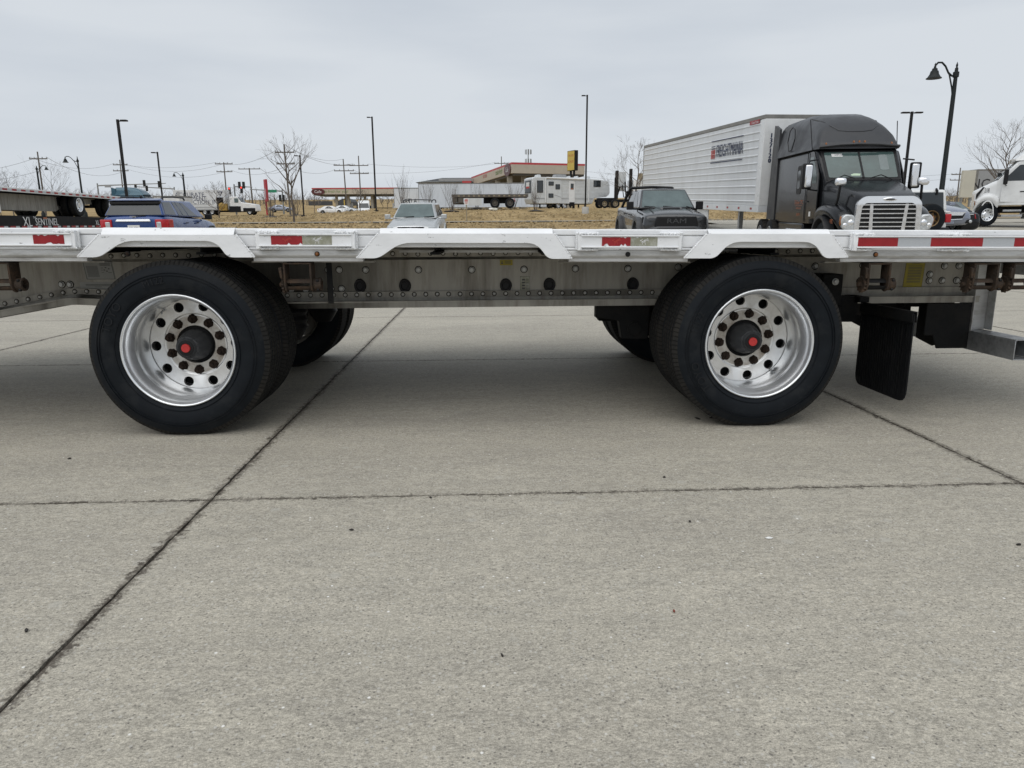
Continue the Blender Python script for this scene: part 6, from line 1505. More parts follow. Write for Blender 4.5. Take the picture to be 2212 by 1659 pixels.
# lettered grey trailers behind the white tractor, pale wall panel
a, b = at(2086, 440, 78), at(2150, 440, 78)
gt = box_trailer('box_trailer', 'grey trailer with black letters NG, behind the white tractor hood', (at(2240, 440, 78).x, 79.3, zg(45, 78)), 0, at(2240, 440, 78).x - at(2104, 440, 78).x, 2.6, m='rv_grey', panels=6, tapes=False, group='white trailers on the far road')
q = MB(); side_text(q, 'NG', 1.45, -(2240 - 2115.5) * 78 / FPX, -1.31, 2.55 - .35, -1); q.build('lettering', M['black_print'], gt, ang=0)
wl = thing('loading_panel', 'pale cream panel standing beside the grey lettered trailer', 'panel', (at(2086, 440, 76).x, 76, zg(40, 76)))
q = MB(); w = (2102 - 2075) * 76 / FPX; q.box(-w / 2, w / 2, 0, .3, .9, 3.6); pw = q.build('panel_face', M['beige_wall'], wl, ang=0)
q = MB(); q.box(-w / 2 + .1, -w / 2 + .3, .05, .25, -.2, .9); q.build('leg', M['pole_grey'], wl); q = MB(); q.box(w / 2 - .3, w / 2 - .1, .05, .25, -.2, .9); q.build('leg', M['pole_grey'], wl)
hd = at(1342, 440, 66)
# white flat roof strip behind the blue SUV
p = at(352, 440, 64); ws_ = box_trailer('box_trailer', 'low white trailer roof just showing behind the blue SUV', (p.x + 1.15, 66, at(352, 421.5, 64).z - 3.78), 0, 2.3, 2.6, tapes=False, gear=False, axles=1, group='white trailers on the far road')
# ------------------------------------------------------------------ filling stations, signs
def base_z(x, y): return zg(x, y) - .1
# left canopy: a long flat roof on columns
Yf = 190.; sf = Yf / FPX
a, b = at(674, 413, Yf), at(858, 413, Yf)
cn = thing('filling_station_canopy', 'long tan canopy with red top band and maroon oval, left of the silver SUV', 'canopy', (a.x, Yf, base_z(a.x, Yf)), 0, 'filling station canopies')
L = b.x - a.x; zt, zb = at(760, 405.5, Yf).z - cn.location.z, at(760, 419.5, Yf).z - cn.location.z
q = MB(); q.box(0, L, 0, 12, zb, zt - .28); fa = q.build('fascia', M['canopy_tan'], cn, ang=0)
q = MB(); q.box(-.06, L + .06, -.06, 12.06, zt - .279, zt); q.build('red_band', M['canopy_red'], cn, ang=0)
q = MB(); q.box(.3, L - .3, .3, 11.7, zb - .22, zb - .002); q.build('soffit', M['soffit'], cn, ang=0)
for px in (720, 727, 745, 780, 790, 795):
    q = MB(); x = (px - 674) * sf; yy = 2 if px in (720, 745, 780, 795) else 9; q.box(x - .32, x + .32, yy, yy + .6, -.5, zb - .22); q.build('column', M['column_tan'], cn, ang=0)
def oval(par, cx_, cz_, rx, rz_, fn, nm='oval_sign'):
    q = MB(); n = 28; q.add([fn(cx_ + rx * cos(2 * pi * i / n), cz_ + rz_ * sin(2 * pi * i / n), d) for d in (0, .12) for i in range(n)], [tuple(range(n))[::-1], tuple(range(n, 2 * n))] + [(i, (i + 1) % n, n + (i + 1) % n, n + i) for i in range(n)])
    return q.build(nm, M['logo_maroon'], par, ang=30)
zc = (zt + zb) / 2 - .1
ov = oval(cn, (686.5 - 674) * sf, zc - .05, 1.75, .78, lambda u, v, d: (u, -.02 - d, v))
q = MB(); q.text('Cafe', 1.0, lambda c: ((686.5 - 674) * sf + c[0], -.16, zc - .05 + c[1])); q.build('print', M['white_print'], ov, ang=0)
q = MB(); q.text('made fresh for you!', .95, lambda c: ((719 - 674) * sf + c[0], -.02, zc + c[1])); q.build('slogan', M['green_print'], fa, ang=0)
for k, x in enumerate((8.5, 20.0)):
    q = MB(); q.box(x, x + .9, 4, 5, -.5, 1.5); q.build('fuel_pump', M['sign_white'], cn, ang=0)
# right canopy with a corner towards us
Yk = 116.; kz = base_z(0, Yk)
pr, pl, pc = at(1263, 370, Yk + 4), at(1018, 385, 152), at(1105, 362, Yk)
ck = thing('filling_station_canopy', 'tall tan canopy with red top band behind the camper and white trailers', 'canopy', (pc.x, Yk, kz), 0, 'filling station canopies')
zt, zb = at(1105, 350.5, Yk).z - kz, at(1105, 374, Yk).z - kz
dl, dr_ = Vector((pl.x - pc.x, 152 - Yk, 0)), Vector((pr.x - pc.x, 4, 0))
def corner(v): return Vector((v.x, v.y, 0))
P4 = [Vector((0, 0, 0)), dr_, dr_ + dl, dl]
q = MB(); q.prism([(v.x, v.y) for v in P4], zb, zt - .30, 'z'); fk = q.build('fascia', M['canopy_tan'], ck, ang=0)
q = MB(); q.prism([(v.x * 1.003, v.y * 1.003) for v in P4], zt - .299, zt, 'z'); q.build('red_band', M['canopy_red'], ck, ang=0)
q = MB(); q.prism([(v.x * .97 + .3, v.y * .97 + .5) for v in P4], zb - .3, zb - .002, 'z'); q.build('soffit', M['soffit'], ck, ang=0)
for u, v in ((.03, .08), (.22, .08), (.52, .08), (.85, .08), (.06, .38), (.06, .66), (.06, .9), (.5, .5), (.85, .55)):
    c = dr_ * u + dl * v; q = MB(); q.box(c.x - .45, c.x + .45, c.y - .45, c.y + .45, -.5, zb - .3); q.build('column', M['column_tan'], ck, ang=0)
un = dl.normalized(); nn = Vector((un.y, -un.x, 0)); nn = nn if nn.y < 0 or nn.x < 0 else -nn
if nn.x > 0: nn = -nn
def lf(u, v, d): return un * u + nn * (.03 + d) + Vector((0, 0, v))
zc = (zt + zb) / 2 - .15
ov = oval(ck, 2.6, zc, 2.3, .95, lf)
q = MB(); q.text('Cafe', 1.1, lambda c: lf(2.6 - c[0], zc + c[1], .15)); q.build('print', M['white_print'], ov, ang=0)
q = MB(); q.text('made fresh', 1.25, lambda c: lf(9.5 - c[0], zc + .15 + c[1], .0)); q.build('slogan', M['green_print'], fk, ang=0)
q = MB(); q.text('SELF SERVE', .8, lambda c: lf(22 - c[0], zc + .2 + c[1], .0)); q.build('lettering', M['red_print'], fk, ang=0)
q = MB(); e = dl + nn * 1.2; q.box(e.x - .5, e.x + 1.3, e.y - 3, e.y, zb - .5, zb + .7); q.build('red_box', M['canopy_red'], ck, ang=0)
# grey-roofed building behind the white trailers
Yb = 150.; sb = Yb / FPX; p = at(900, 400, Yb)
bl = thing('station_building', 'low building with dark grey sloping roof above the white trailers', 'building', (p.x, Yb, base_z(p.x, Yb)))
def bz(py): return at(950, py, Yb).z - bl.location.z
W1 = (1035 - 900) * sb
q = MB(); q.box(.4, W1 - .4, .4, 14, -.5, bz(392)); q.build('wall', M['beige_wall'], bl, ang=0)
q = MB(); x0, x1 = (949 - 900) * sb, (1010 - 900) * sb
q.hexa([(-.2, -.2, bz(394)), (W1, -.2, bz(394)), (W1, 14.5, bz(394)), (-.2, 14.5, bz(394)), (x0, 5, bz(381)), (x1 + 2, 5, bz(381)), (x1 + 2, 9, bz(381)), (x0, 9, bz(381))]); q.build('roof', M['dark_roof'], bl, ang=0)
q = MB(); q.box((947 - 900) * sb, (1016 - 900) * sb, -.6, -.21, bz(391.5), bz(386)); q.build('roof_sign_band', M['rv_grey'], bl, ang=0)
# yellow scale sign
Ys = 92.; ss = Ys / FPX; p = at(1236, 420, Ys)
sg = thing('pole_sign', 'yellow and black box sign on a dark pole above the camper roof', 'sign', (p.x, Ys, base_z(p.x, Ys)), radians(-60))
z0, z1 = at(1236, 369, Ys).z - sg.location.z, at(1236, 325.5, Ys).z - sg.location.z
q = MB(); q.box(-.8, .8, -.26, .26, z0, z1); bx = q.build('sign_box', M['pole_dark'], sg, ang=0, bevel=.02)
q = MB(); q.box(-.74, .74, -.275, -.2601, z0 + .06, z1 - .06); fc = q.build('sign_face', M['sign_yellow'], bx, ang=0)
q = MB(); q.text('TRUCK', .36, lambda c: (c[0], -.28, z1 - .6 + c[1])); q.text('SCALES', .38, lambda c: (c[0], -.28, z1 - 1.3 + c[1])); q.build('lettering', M['red_print'], fc, ang=0)
for x in (-.35, .35):
    q = MB(); q.box(x - .1, x + .1, -.1, .1, -.5, z0); q.build('pole', M['pole_dark'], sg, ang=0)
# red pylon
Yp = 108.; p = at(577, 440, Yp); py = thing('pylon_sign', 'narrow red pylon sign standing left of the big bare tree', 'sign', (p.x, Yp, base_z(p.x, Yp)), radians(-58))
z1 = at(573, 387.5, Yp).z - py.location.z; z0 = at(573, 436, Yp).z - py.location.z
q = MB(); q.box(-.55, .55, -.15, .15, z0, z1); fc = q.build('sign_face', M['sign_red'], py, ang=0, bevel=.03)
for k, ch in enumerate('OPEN'):
    pass
q = MB(); q.box(-.25, .25, -.155, -.151, z0 + .4, z0 + 1.9); q.build('print', M['grey_print'], fc, ang=0)
q = MB(); q.box(-.55, -.35, -.1, .1, -.5, z0); q.build('post', M['sign_red'], py, ang=0)
# small parking notice on a post
Yn = 57.; p = at(1008, 470, Yn); ns = thing('parking_notice', 'small white notice with red print on a brown post in the grass', 'sign', (p.x, Yn, zg(p.x, Yn)), 0)
zt = at(1008, 428, Yn).z - ns.location.z
q = MB(); q.box(-.04, .04, 0, .06, -.2, zt - .05); q.build('post', M['wheel_tan'], ns, ang=0)
q = MB(); q.box(-.165, .165, -.02, -.002, zt - .50, zt); pl_ = q.build('sign_plate', M['sign_white'], ns, ang=0)
for k, (w, h) in enumerate(((.11, .05), (.13, .07), (.12, .05), (.09, .04))):
    q = MB(); q.box(-w, w, -.024, -.0205, zt - .09 - .10 * k - h / 2, zt - .09 - .10 * k + h / 2); q.build('print', M['red_print'], pl_, ang=0)

# ------------------------------------------------------------------ lamps and poles
def arm_lamp(px, ptop, pbot_px, Y, heads=1, side=-1, base=False, label='', r0=.11):
    b, t = at(pbot_px, 450, Y), at(px, ptop, Y)
    x = (b.x + t.x) / 2; o = thing('lamp_post', label, 'lamp post', (x, Y, zg(x, Y)), 0, 'tall dark lamp posts')
    h = t.z - o.location.z
    q = MB(); q.box(-r0, r0, -r0, r0, .0 if not base else .55, h); q.build('pole', M['pole_dark'], o, ang=0)
    for s in ([side] if heads == 1 else (-1, 1)):
        q = MB(); q.box(s * r0, s * .22, -.03, .03, h - .11, h - .05); q.box(s * .18, s * (.5 if heads == 1 else .62), -.13, .13, h - .10, h - .02); q.build('lamp_head', M['pole_dark'], o, ang=0, bevel=.02)
    if base:
        q = MB(); q.lathe([(0, .55), (.30, .55), (.32, .52), (.32, -.5), (0, -.5)], (0, 0, 0), 'z', 20); q.build('concrete_base', M['concrete_post'], o)
    else:
        q = MB(); q.box(-.2, .2, -.2, .2, -.1, .06); q.build('base_plate', M['pole_dark'], o, ang=0)
    return o
arm_lamp(257, 258, 274, 40, 1, 1, False, 'taller dark lamp post of the two rising behind the blue SUV', .058)
arm_lamp(340, 328, 353, 62, 1, -1, False, 'slim dark lamp post rising behind the right end of the blue SUV roof', .05)
arm_lamp(647, 335, 656, 68, 1, -1, False, 'short dark lamp post close right of the big bare tree', .055)
arm_lamp(803, 252, 813, 74, 1, -1, False, 'tall dark lamp post in front of the long left canopy', .07)
arm_lamp(1268, 205, 1265, 67, 1, -1, True, 'tallest dark lamp post, on a round concrete base in front of the camper', .068)
arm_lamp(1966, 241, 1951, 45, 2, 1, False, 'dark twin-headed lamp post right of the black tractor', .062)
arm_lamp(2079, 394, 2076, 150, 1, 1, False, 'tiny far lamp post beside the right utility pole', .13)
def bell_lamp(px, ptop, pbot, Y, reach, label, r0=.078):
    b, t = at(pbot, 430, Y), at(px, ptop, Y)
    x = (b.x + t.x) / 2; o = thing('bell_lamp', label, 'street lamp', (x, Y, zg(x, Y)), 0, 'bell-shaped street lamps')
    h = t.z - o.location.z; s = 1 if reach > 0 else -1; R = abs(reach); bs = .60
    q = MB(); q.lathe([(0, 0), (.26, 0), (.24, .5), (.16, .62), (r0 * 1.25, .8), (r0 * .95, h - 1.0), (r0 * .85, h - .55), (r0 * 1.35, h - .53), (r0 * 1.35, h - .36), (r0 * .8, h - .34), (r0 * .7, h - .22), (r0 * .35, h - .2), (r0 * .5, h - .12), (0, h)], (0, 0, 0), 'z', 16); q.build('pole', M['pole_green'], o)
    q = MB()
    pts = [(0, 0, h - .48), (s * R * .18, 0, h - .49), (s * R * .36, 0, h - .38), (s * R * .52, 0, h - .16), (s * R * .70, 0, h - .03), (s * R * .88, 0, h - .03), (s * R, 0, h - .14)]
    q.path(pts, .035, 6); q.path([(0, 0, h - 1.35), (s * R * .12, 0, h - .9), (s * R * .30, 0, h - .45), (s * R * .40, 0, h - .33)], .028, 6); q.build('arm', M['pole_green'], o)
    q = MB(); q.lathe([(a_ * bs, h - .06 - z_ * bs) for a_, z_ in ((0, -.06), (.02, .0), (.05, .06), (.03, .12), (.07, .18), (.075, .26), (.15, .30), (.16, .40), (.22, .44), (.26, .62), (.36, .78), (.44, .84), (.44, .87), (0, .80))], (s * R, 0, 0), 'z', 20); q.build('bell_shade', M['pole_green'], o)
    return o
bell_lamp(2066, 133, 2034, 28, -.80, 'big bell-shaped street lamp on a dark pole above the white off-roader')
bell_lamp(167, 337, 178, 70, -1.15, 'bell-shaped street lamp above the loaded flatbed at left')
bell_lamp(395, 372, 400, 105, -1.25, 'small bell-shaped street lamp above the white box truck', .12)
bell_lamp(81, 357, 86, 96, 1.25, 'bell-shaped street lamp reaching right beside the far left utility pole', .11)
# utility poles
UT = {}
def utility(key, px, ptop, pbx, Y, arms, label, r0=.17, kit=True):
    b, t = at(pbx, 440, Y), at(px, ptop, Y)
    z0 = zg(b.x, Y) - .2; o = thing('utility_pole', label, 'utility pole', (b.x, Y, z0), 0, 'wooden utility poles')
    h = t.z - z0; lean = (t.x - b.x) * .35
    q = MB(); q.tube((0, 0, 0), (lean, 0, h), r0, r0 * .65, 10); q.build('pole', M['pole_wood'], o)
    ends = []
    for pa, w in arms:
        z = at(px, pa, Y).z - z0; x = lean * z / h
        q = MB(); q.box(x - w, x + w, -.1, .06, z - .09, z + .09); a = q.build('cross_arm', M['pole_wood'], o, ang=0)
        q = MB()
        for u in (-.95, -.45, .45, .95): q.lathe([(0, .32), (.07, .30), (.08, .2), (.05, .12), (.05, .09)], (x + u * w, 0, z), 'z', 8)
        q.build('insulators', M['tower'], a)
        ends.append((x, w, z))
    UT[key] = (o.location.copy(), ends, Vector((lean, 0, h)))
    return o
utility('a', 82.6, 327.6, 96, 132, [(343, 1.6)], 'utility pole with one cross arm, at the far left')
utility('b', 263, 345, 268, 165, [(356, 1.6), (369, 1.7)], 'utility pole mostly hidden behind the lamp post by the blue SUV')
utility('c', 483.6, 350.5, 491, 160, [(354, 1.9), (371, 1.7)], 'utility pole with two cross arms above the white box truck cab')
utility('d', 535.7, 363, 546, 178, [(365, 2.6)], 'T-shaped utility pole left of the red pylon sign', .22)
utility('e', 607, 311.5, 626, 122, [(329, 1.6), (354, 1.5)], 'tallest utility pole, rising through the big bare tree')
utility('f', 736.5, 343.5, 749, 165, [(357, 2.2), (369, 2.2)], 'left of the pair of utility poles above the long canopy')
utility('g', 773, 336.5, 780, 172, [(357.5, 2.2), (375, 2.2)], 'right of the pair of utility poles above the long canopy')
utility('i', 1082.7, 338, 1084, 210, [(353, 2.0)], 'utility pole top behind the roof slope of the right canopy')
utility('h', 2073, 362.5, 2066, 168, [(377, 1.9), (389, 2.1)], 'utility pole at right, above the black saloon')
def wire(k0, k1, arm0, arm1, u, sag, label):
    (o0, e0, t0), (o1, e1, t1) = UT[k0], UT[k1]
    a = o0 + (Vector((e0[arm0][0] + u * e0[arm0][1], 0, e0[arm0][2] + .3)) if arm0 is not None else t0); b = o1 + (Vector((e1[arm1][0] + u * e1[arm1][1], 0, e1[arm1][2] + .3)) if arm1 is not None else t1)
    q = MB(); n = 14; q.path([a.lerp(b, i / n) - Vector((0, 0, sag * 4 * (i / n) * (1 - i / n))) for i in range(n + 1)], .026, 4)
    tag(q.build('overhead_wire', M['wire'], ang=0), label, 'cable', 'overhead wires')
names = {'a': 'far left pole', 'b': 'pole by the blue SUV', 'c': 'pole above the box truck', 'd': 'T-shaped pole', 'e': 'pole in the big tree', 'f': 'left pole of the pair', 'g': 'right pole of the pair', 'i': 'pole behind the canopy', 'h': 'right pole'}
for k0, k1, spec in (('a', 'b', ((0, 0, -.9, 1.5), (0, 1, .9, 2.2))), ('b', 'c', ((0, 0, -.9, 1.0), (1, 1, .9, 1.6), (0, 0, .45, 1.8))), ('c', 'e', ((0, 0, -.9, 1.2), (1, 1, .9, 1.4))), ('d', 'e', ((0, 1, .9, 1.6),)), ('e', 'f', ((0, 0, .9, 1.0), (1, 1, -.9, 1.3), (None, None, 0, 1.2))), ('f', 'g', ((0, 0, -.9, .3), (1, 1, .9, .4))), ('g', 'i', ((0, 0, .9, 1.0), (1, 0, -.9, 1.2))), ('i', 'h', ((0, 0, .9, 3.0), (0, 1, -.9, 4.0)))):
    for n_, (a0, a1, u, sag) in enumerate(spec):
        wire(k0, k1, a0, a1, u, sag, 'wire from the %s to the %s, %s' % (names[k0], names[k1], ('upper', 'lower', 'middle')[n_]))
# two wires leaving the frame on each side
def free_wire(a, b, sag, label):
    q = MB(); n = 14; q.path([a.lerp(b, i / n) - Vector((0, 0, sag * 4 * (i / n) * (1 - i / n))) for i in range(n + 1)], .026, 4); tag(q.build('overhead_wire', M['wire'], ang=0), label, 'cable', 'overhead wires')
o, e, t = UT['a']
free_wire(o + Vector((e[0][0], 0, e[0][2] + .3)), at(-160, 372, 120), 1.0, 'upper wire leaving the far left pole towards the left')
free_wire(o + Vector((e[0][0], 0, e[0][2] - 2)), at(-160, 388, 120), 1.0, 'lower wire leaving the far left pole towards the left')
o, e, t = UT['h']
free_wire(o + Vector((e[0][0], 0, e[0][2] + .3)), at(2400, 388, 150), 1.0, 'upper wire leaving the right pole towards the right')
free_wire(o + Vector((e[1][0], 0, e[1][2] + .3)), at(2400, 400, 150), 1.0, 'lower wire leaving the right pole towards the right')
# traffic signals on mast arms
def mast(px, ptop, Y, arm_px, arm_py, post_side, heads, label, plates=()):
    p0 = at(px, ptop, Y); o = thing('signal_mast', label, 'traffic light', (p0.x, Y, zg(p0.x, Y)), 0, 'traffic signals at the far junction')
    z0 = o.location.z
    q = MB(); q.tube((0, 0, 0), (0, 0, p0.z - z0), .16, .12, 10); q.build('post', M['pole_grey'], o)
    a0 = at(px, arm_py[0], Y).z - z0; e = at(arm_px, arm_py[1], Y)
    q = MB(); q.tube((0, 0, a0), (e.x - p0.x, 0, e.z - z0), .12, .07, 8); q.build('arm', M['pole_grey'], o)
    for hx, hy, lit in heads:
        c = at(hx, hy, Y); cx_, cz = c.x - p0.x, c.z - z0
        q = MB(); q.box(cx_ - .22, cx_ + .22, -.28, -.05, cz - .58, cz + .58); h = q.build('signal_head', M['signal_black'], o, bevel=.03)
        for k in range(3):
            q = MB(); q.lathe([(0, -.02), (.13, -.02), (.13, 0)], (cx_, -.281, cz + .36 - .36 * k), 'y', 12); q.build('lens', M['signal_red'] if lit and k == 0 else M['black_plastic'], h, ang=0)
    for hx, hy, w, m in plates:
        c = at(hx, hy, Y); q = MB(); q.box(c.x - p0.x - w / 2, c.x - p0.x + w / 2, -.18, -.13, c.z - z0 - .25, c.z - z0 + .25); q.build('sign_plate', M[m], o, ang=0)
    return o
mast(210, 396, 138, 358, (401, 396), 1, [(312.5, 396, 0), (344.7, 398, 0)], 'grey mast arm with two dark signals above the flatbed and blue SUV', [(234, 402, 1.2, 'rv_grey')])
mast(376, 404, 150, 290, (408, 403), 1, [(294, 405, 0), (318, 407, 0)], 'smaller farther mast arm with two signals above the blue SUV roof')
mast(505.5, 398, 130, 545, (403, 404), 1, [(496.5, 412, 1), (522.5, 410, 1), (518, 400, 0), (527, 400, 0)], 'grey mast with red lit signals beside the box truck cab')
mast(609.5, 409, 132, 540, (413, 409), -1, [(606, 428, 0), (613, 428, 0)], 'grey mast carrying a green street name plate near the big bare tree', [(588.5, 413, 1.6, 'sign_green')])
# cell tower
p = at(1141, 400, 420); ct = thing('cell_tower', 'pale monopole with two rings of panels above the right canopy roof', 'tower', (p.x, 420, zg(p.x, 420)))
q = MB(); h = at(1141, 322, 420).z - zg(p.x, 420); q.tube((0, 0, 0), (0, 0, h), .45, .22, 8); q.build('mast', M['pole_grey'], ct)
for z in (h - .5, h - 5.5):
    for k in range(9):
        a_ = 2 * pi * k / 9; q = MB(); q.box(1.7 * cos(a_) - .2, 1.7 * cos(a_) + .2, 1.7 * sin(a_) - .15, 1.7 * sin(a_) + .15, z - 2.3, z + .2); q.build('antenna_panel', M['tower'], ct, ang=0)
# dark shed, yellow bin and low wall under the left canopy
p = at(742, 440, 235); sh = thing('shed', 'dark round-topped shed seen under the long left canopy', 'shed', (p.x, 235, zg(p.x, 235)))
s_ = 235 / FPX; hh = at(742, 428.5, 235).z - zg(p.x, 235)
q = MB(); q.prism([(-14 * s_, -1), (14 * s_, -1), (14 * s_, hh * .6), (8 * s_, hh), (-2 * s_, hh * .96), (-14 * s_, hh * .55)], 0, 12, 'y'); q.build('shell', M['shed_dark'], sh, ang=0)
p = at(750, 440, 228); yb = thing('yellow_bin', 'yellow bin standing before the dark shed', 'bin', (p.x, 228, zg(p.x, 228)))
q = MB(); q.box(-.9, .9, -.6, .6, 0, 1.8); q.build('body', M['sign_yellow'], yb, ang=0, bevel=.05)
q = MB(); q.box(-.95, .95, -.65, .65, 1.8, 1.95); q.build('lid', M['yellow_gear'], yb, ang=0)
p = at(692, 440, 250); lw = thing('low_wall', 'long low dark wall left of the dark shed', 'wall', (p.x, 250, zg(p.x, 250)))
q = MB(); q.box(-25 * .163, 25 * .163, 0, .5, -.5, at(692, 434.5, 250).z - zg(p.x, 250)); q.build('wall', M['shed_dark'], lw, ang=0)
# ------------------------------------------------------------------ bare trees
def branch(mb, p, d, L, r, depth, rg, spread, up, n=5, mi=0):
    k = 3; pts, rad = [p], [r]
    for i in range(k):
        d = (d + Vector((rg.uniform(-1, 1), rg.uniform(-1, 1), rg.uniform(-.4, 1) * up)) * .16).normalized()
        p = p + d * (L / k); pts.append(p); rad.append(max(.004, r * (1 - .45 * (i + 1) / k)))
    mb.path(pts, rad, n if depth > 2 else 4, mi, cap=False)
    if depth <= 0: return
    kids = rg.choice((2, 3, 3)) if depth > 1 else rg.choice((2, 3, 4))
    for j in range(kids):
        t = rg.uniform(.35, 1.0) if j else 1.0
        i = min(k - 1, int(t * k)); f = t * k - i
        q = pts[i].lerp(pts[i + 1], f)
        a = rg.uniform(0, 2 * pi); o = d.orthogonal().normalized(); o = Matrix.Rotation(a, 3, d) @ o
        nd = (d + o * spread * rg.uniform(.55, 1.2) + Vector((0, 0, up * .25))).normalized()
        branch(mb, q, nd, L * rg.uniform(.55, .82), rad[-1] * rg.uniform(.6, .85), depth - 1, rg, spread, up, n, mi)
def tree(px, pbot, ptop, Y, label, trunk_f=.22, depth=5, spread=.75, seed=1, r0=.07, top_px=None, group='young bare trees', limbs=5, mat_='bark', z_ground=True, wid=.62, minr=1.0):
    rg = random.Random(seed); b = at(px, pbot, Y); z0 = zg(b.x, Y)
    h = at(px, ptop, Y).z - z0; o = thing('bare_tree', label, 'tree', (b.x, Y, z0 - .05), rg.uniform(0, 6), group)
    tx_ = Vector((0, 0, 0)); th = h * trunk_f
    m = MB(); lean = Vector((rg.uniform(-.05, .05), rg.uniform(-.05, .05), 1))
    pts = [lean * (h * .82 * i / 8) + Vector((rg.uniform(-.03, .03), rg.uniform(-.03, .03), 0)) * i for i in range(9)]
    m.path(pts, [r0 * (1 - .85 * i / 8) + .006 for i in range(9)], 7); m.build('trunk', M[mat_], o)
    c = MB()
    for i in range(limbs * 2):
        t = trunk_f + (1 - trunk_f) * .80 * (i + rg.random()) / (limbs * 2)
        f = min(7.99, t * h / (h * .82) * 8); q = pts[int(f)].lerp(pts[int(f) + 1], f - int(f))
        a = 2.4 * i + rg.uniform(-.4, .4); e = rg.uniform(.5, .95)
        L = h * (1 - t) * wid * rg.uniform(.5, .75) + h * .05
        branch(c, q, Vector((cos(a) * (1 - e * .35), sin(a) * (1 - e * .35), e)).normalized(), L, r0 * (1 - t) * .55 * minr + .007, depth - 2, rg, spread, .6)
    tag(c.build('branches', M[mat_], o, ang=60, fix=False, clean=False), None)
    return o
def shrub(px, pbot, ptop, Y, label, n=14, seed=1, fan=.28, mat_='bark', mulch=True, r=.022):
    rg = random.Random(seed); b = at(px, pbot, Y); z0 = zg(b.x, Y); h = at(px, ptop, Y).z - z0
    o = thing('bare_shrub', label, 'shrub', (b.x, Y, z0 - .03), 0, 'upright bare shrubs')
    m = MB()
    for k in range(n):
        a = rg.uniform(0, 2 * pi); f = fan * sqrt(rg.random()); L = h * rg.uniform(.6, 1.0)
        branch(m, Vector((cos(a) * .12, sin(a) * .12, 0)), Vector((cos(a) * f, sin(a) * f, 1)).normalized(), L * .62, r, 2, rg, .26, 1.2, 5)
    m.build('stems', M[mat_], o, ang=60, fix=False, clean=False)
    if mulch:
        q = MB(); nn = 16; q.add([(rg.uniform(.8, 1.1) * cos(2 * pi * i / nn), rg.uniform(.8, 1.1) * sin(2 * pi * i / nn), 0) for i in range(nn)] + [(0, 0, .14)], [(i, (i + 1) % nn, nn) for i in range(nn)]); q.build('mulch_ring', M['mulch'], o)
    return o
tree(636, 485, 292, 57, 'big bare tree with forking limbs standing alone between the box truck and the left canopy', .28, 5, .62, 11, .085, limbs=7, wid=.52, minr=1.6)
tree(2162, 430, 257, 60, 'bare tree spreading above the white tractor hood at the right edge', .20, 5, .70, 5, .085, limbs=9, wid=.56, minr=1.3)
tree(1369, 455, 302, 63, 'bare tree standing between the rack tractor and the ribbed freight trailer', .15, 6, .65, 8, .075, limbs=7, wid=.58)
tree(474, 473, 391, 70, 'small bare tree in front of the yellow drum of the box truck', .12, 5, .6, 21, .05, limbs=7, wid=.6)
tree(778, 456, 408, 76, 'small bare tree in front of the white van on the mound', .25, 5, .6, 23, .05, limbs=6)
tree(680, 461, 418, 80, 'thin bare sapling at the left end of the long canopy', .3, 4, .6, 25, .035, limbs=5)
tree(837, 449, 412, 84, 'thin bare sapling left of the lettered white trailer', .3, 4, .6, 26, .035, limbs=5)
tree(826, 449, 416, 86, 'thinnest bare sapling, right of the lamp post before the long canopy', .3, 4, .6, 27, .03, limbs=5)
tree(24, 420, 366, 92, 'dark bare tree above the loaded flatbed at the left edge', .2, 5, .7, 31, .06, limbs=7)
tree(116, 420, 350, 108, 'leaning bare tree beside the far left utility pole', .15, 5, .5, 33, .06, limbs=6)
tree(-4, 420, 376, 96, 'bare tree cut by the left edge of the frame', .2, 5, .7, 35, .05, limbs=6)
shrub(587, 471, 425, 70, 'bare shrub right of the red pylon sign', 16, 41, .40)
shrub(641, 471, 416, 72, 'bare shrub behind the trunk of the big bare tree', 15, 42, .36)
shrub(871, 452, 376, 78, 'tallest bare upright shrub, behind the roof of the silver SUV', 16, 43, .26)
shrub(976, 459, 399, 72, 'bare upright shrub at the tail of the dark flatbed', 16, 44, .26)
shrub(1030, 450, 403, 79, 'bare upright shrub behind the parking notice', 12, 45, .30)
shrub(1110, 450, 398, 82, 'bare upright shrub behind the dark flatbed, beside the camper', 12, 46, .30, mulch=False)
shrub(1157, 459, 399, 72, 'bare upright shrub in front of the camper rear corner', 15, 47, .24)
shrub(925, 452, 402, 82, 'faint bare shrub in front of the white trailer, right of the silver SUV', 10, 48, .3)
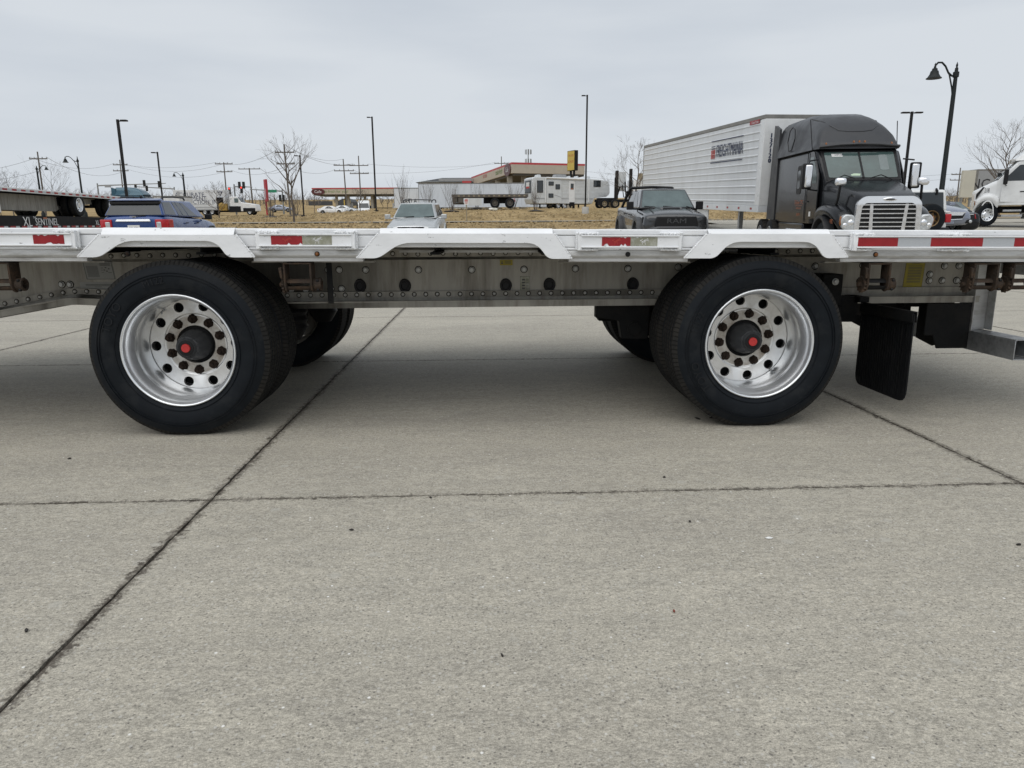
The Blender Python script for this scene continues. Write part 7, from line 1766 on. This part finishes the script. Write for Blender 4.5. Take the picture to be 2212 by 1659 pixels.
# distant woods that read as one mass
def woods(pa, pb, ptop, Y, name, seed, n, label, zlow=0):
    rg = random.Random(seed); mb = MB()
    for k in range(n):
        px = pa + (pb - pa) * (k + rg.random()) / n; Yk_ = Y * rg.uniform(.93, 1.1)
        b = at(px, 440, Yk_); z0 = zg(b.x, Yk_) - .5; h = (at(px, ptop, Y).z - zg(b.x, Y)) * rg.uniform(.6, 1.08)
        h = max(h, 3)
        mb.path([(b.x, Yk_, z0), (b.x + rg.uniform(-.2, .2), Yk_, z0 + h * .8)], [.16, .03], 4, cap=False)
        for j in range(9):
            t = rg.uniform(.05, .7); a = rg.uniform(0, 2 * pi); s = Vector((b.x, Yk_, z0 + h * t))
            branch(mb, s, Vector((cos(a) * .7, sin(a) * .7, rg.uniform(.4, 1))).normalized(), h * rg.uniform(.22, .38), .06, 2, rg, .6, .5, 4)
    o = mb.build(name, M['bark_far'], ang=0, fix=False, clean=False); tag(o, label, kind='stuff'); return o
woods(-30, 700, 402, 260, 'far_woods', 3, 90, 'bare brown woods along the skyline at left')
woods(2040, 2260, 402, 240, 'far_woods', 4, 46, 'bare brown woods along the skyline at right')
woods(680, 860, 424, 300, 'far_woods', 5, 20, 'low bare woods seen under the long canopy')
# tufts standing out of the mown grass
rg = random.Random(77)
for nm, cnt, y0, y1, m_ in (('grass_tufts', 3000, 38.5, 66, 'tuft_a'), ('grass_tufts', 2600, 60, 84, 'tuft_b')):
    mb = MB()
    for k in range(cnt):
        y = rg.uniform(y0, y1); x = rg.uniform(-.56 * y, .30 * y if y < 50 else .5 * y); z = zg(x, y) - .02
        if y < 52 and x > 10.5: continue
        if 54.9 < y < 57.1: continue
        h = rg.uniform(.04, .10) * (1.5 if rg.random() < .08 else 1); w = rg.uniform(.05, .16); a = rg.uniform(0, pi)
        for j in range(2):
            b = a + j * 1.4; c, s_ = cos(b) * w, sin(b) * w; t = rg.uniform(-.06, .06)
            mb.add([(x - c, y - s_, z), (x + c, y + s_, z), (x + c * .5 + t, y + s_ * .5, z + h), (x - c * .3 + t, y - s_ * .3, z + h * .8)], [(0, 1, 2, 3)])
    o = mb.build(nm, M[m_], ang=0, fix=False, clean=False); tag(o, 'short dry grass tufts on the berm beyond the lot', kind='stuff')
# litter on the grass
for px, py, Y, lab in ((1062, 452, 73, 'white plastic scrap on the grass near the dark flatbed wheels'), (1069, 452.5, 72.5, 'pale cardboard scrap on the grass, right of the white scrap')):
    b = at(px, py, Y); q = MB(); q.ball((0, 0, .12), (.3, .15, .14), 8, 5)
    for v in q.v: v += Vector((rnd.uniform(-.04, .04), rnd.uniform(-.04, .04), rnd.uniform(-.03, .03)))
    o = q.build('litter_scrap', M['sign_white'] if px < 1065 else M['beige_wall'], ang=0); o.location = (b.x, Y, zg(b.x, Y)); tag(o, lab, 'litter', 'scraps lying on the grass')
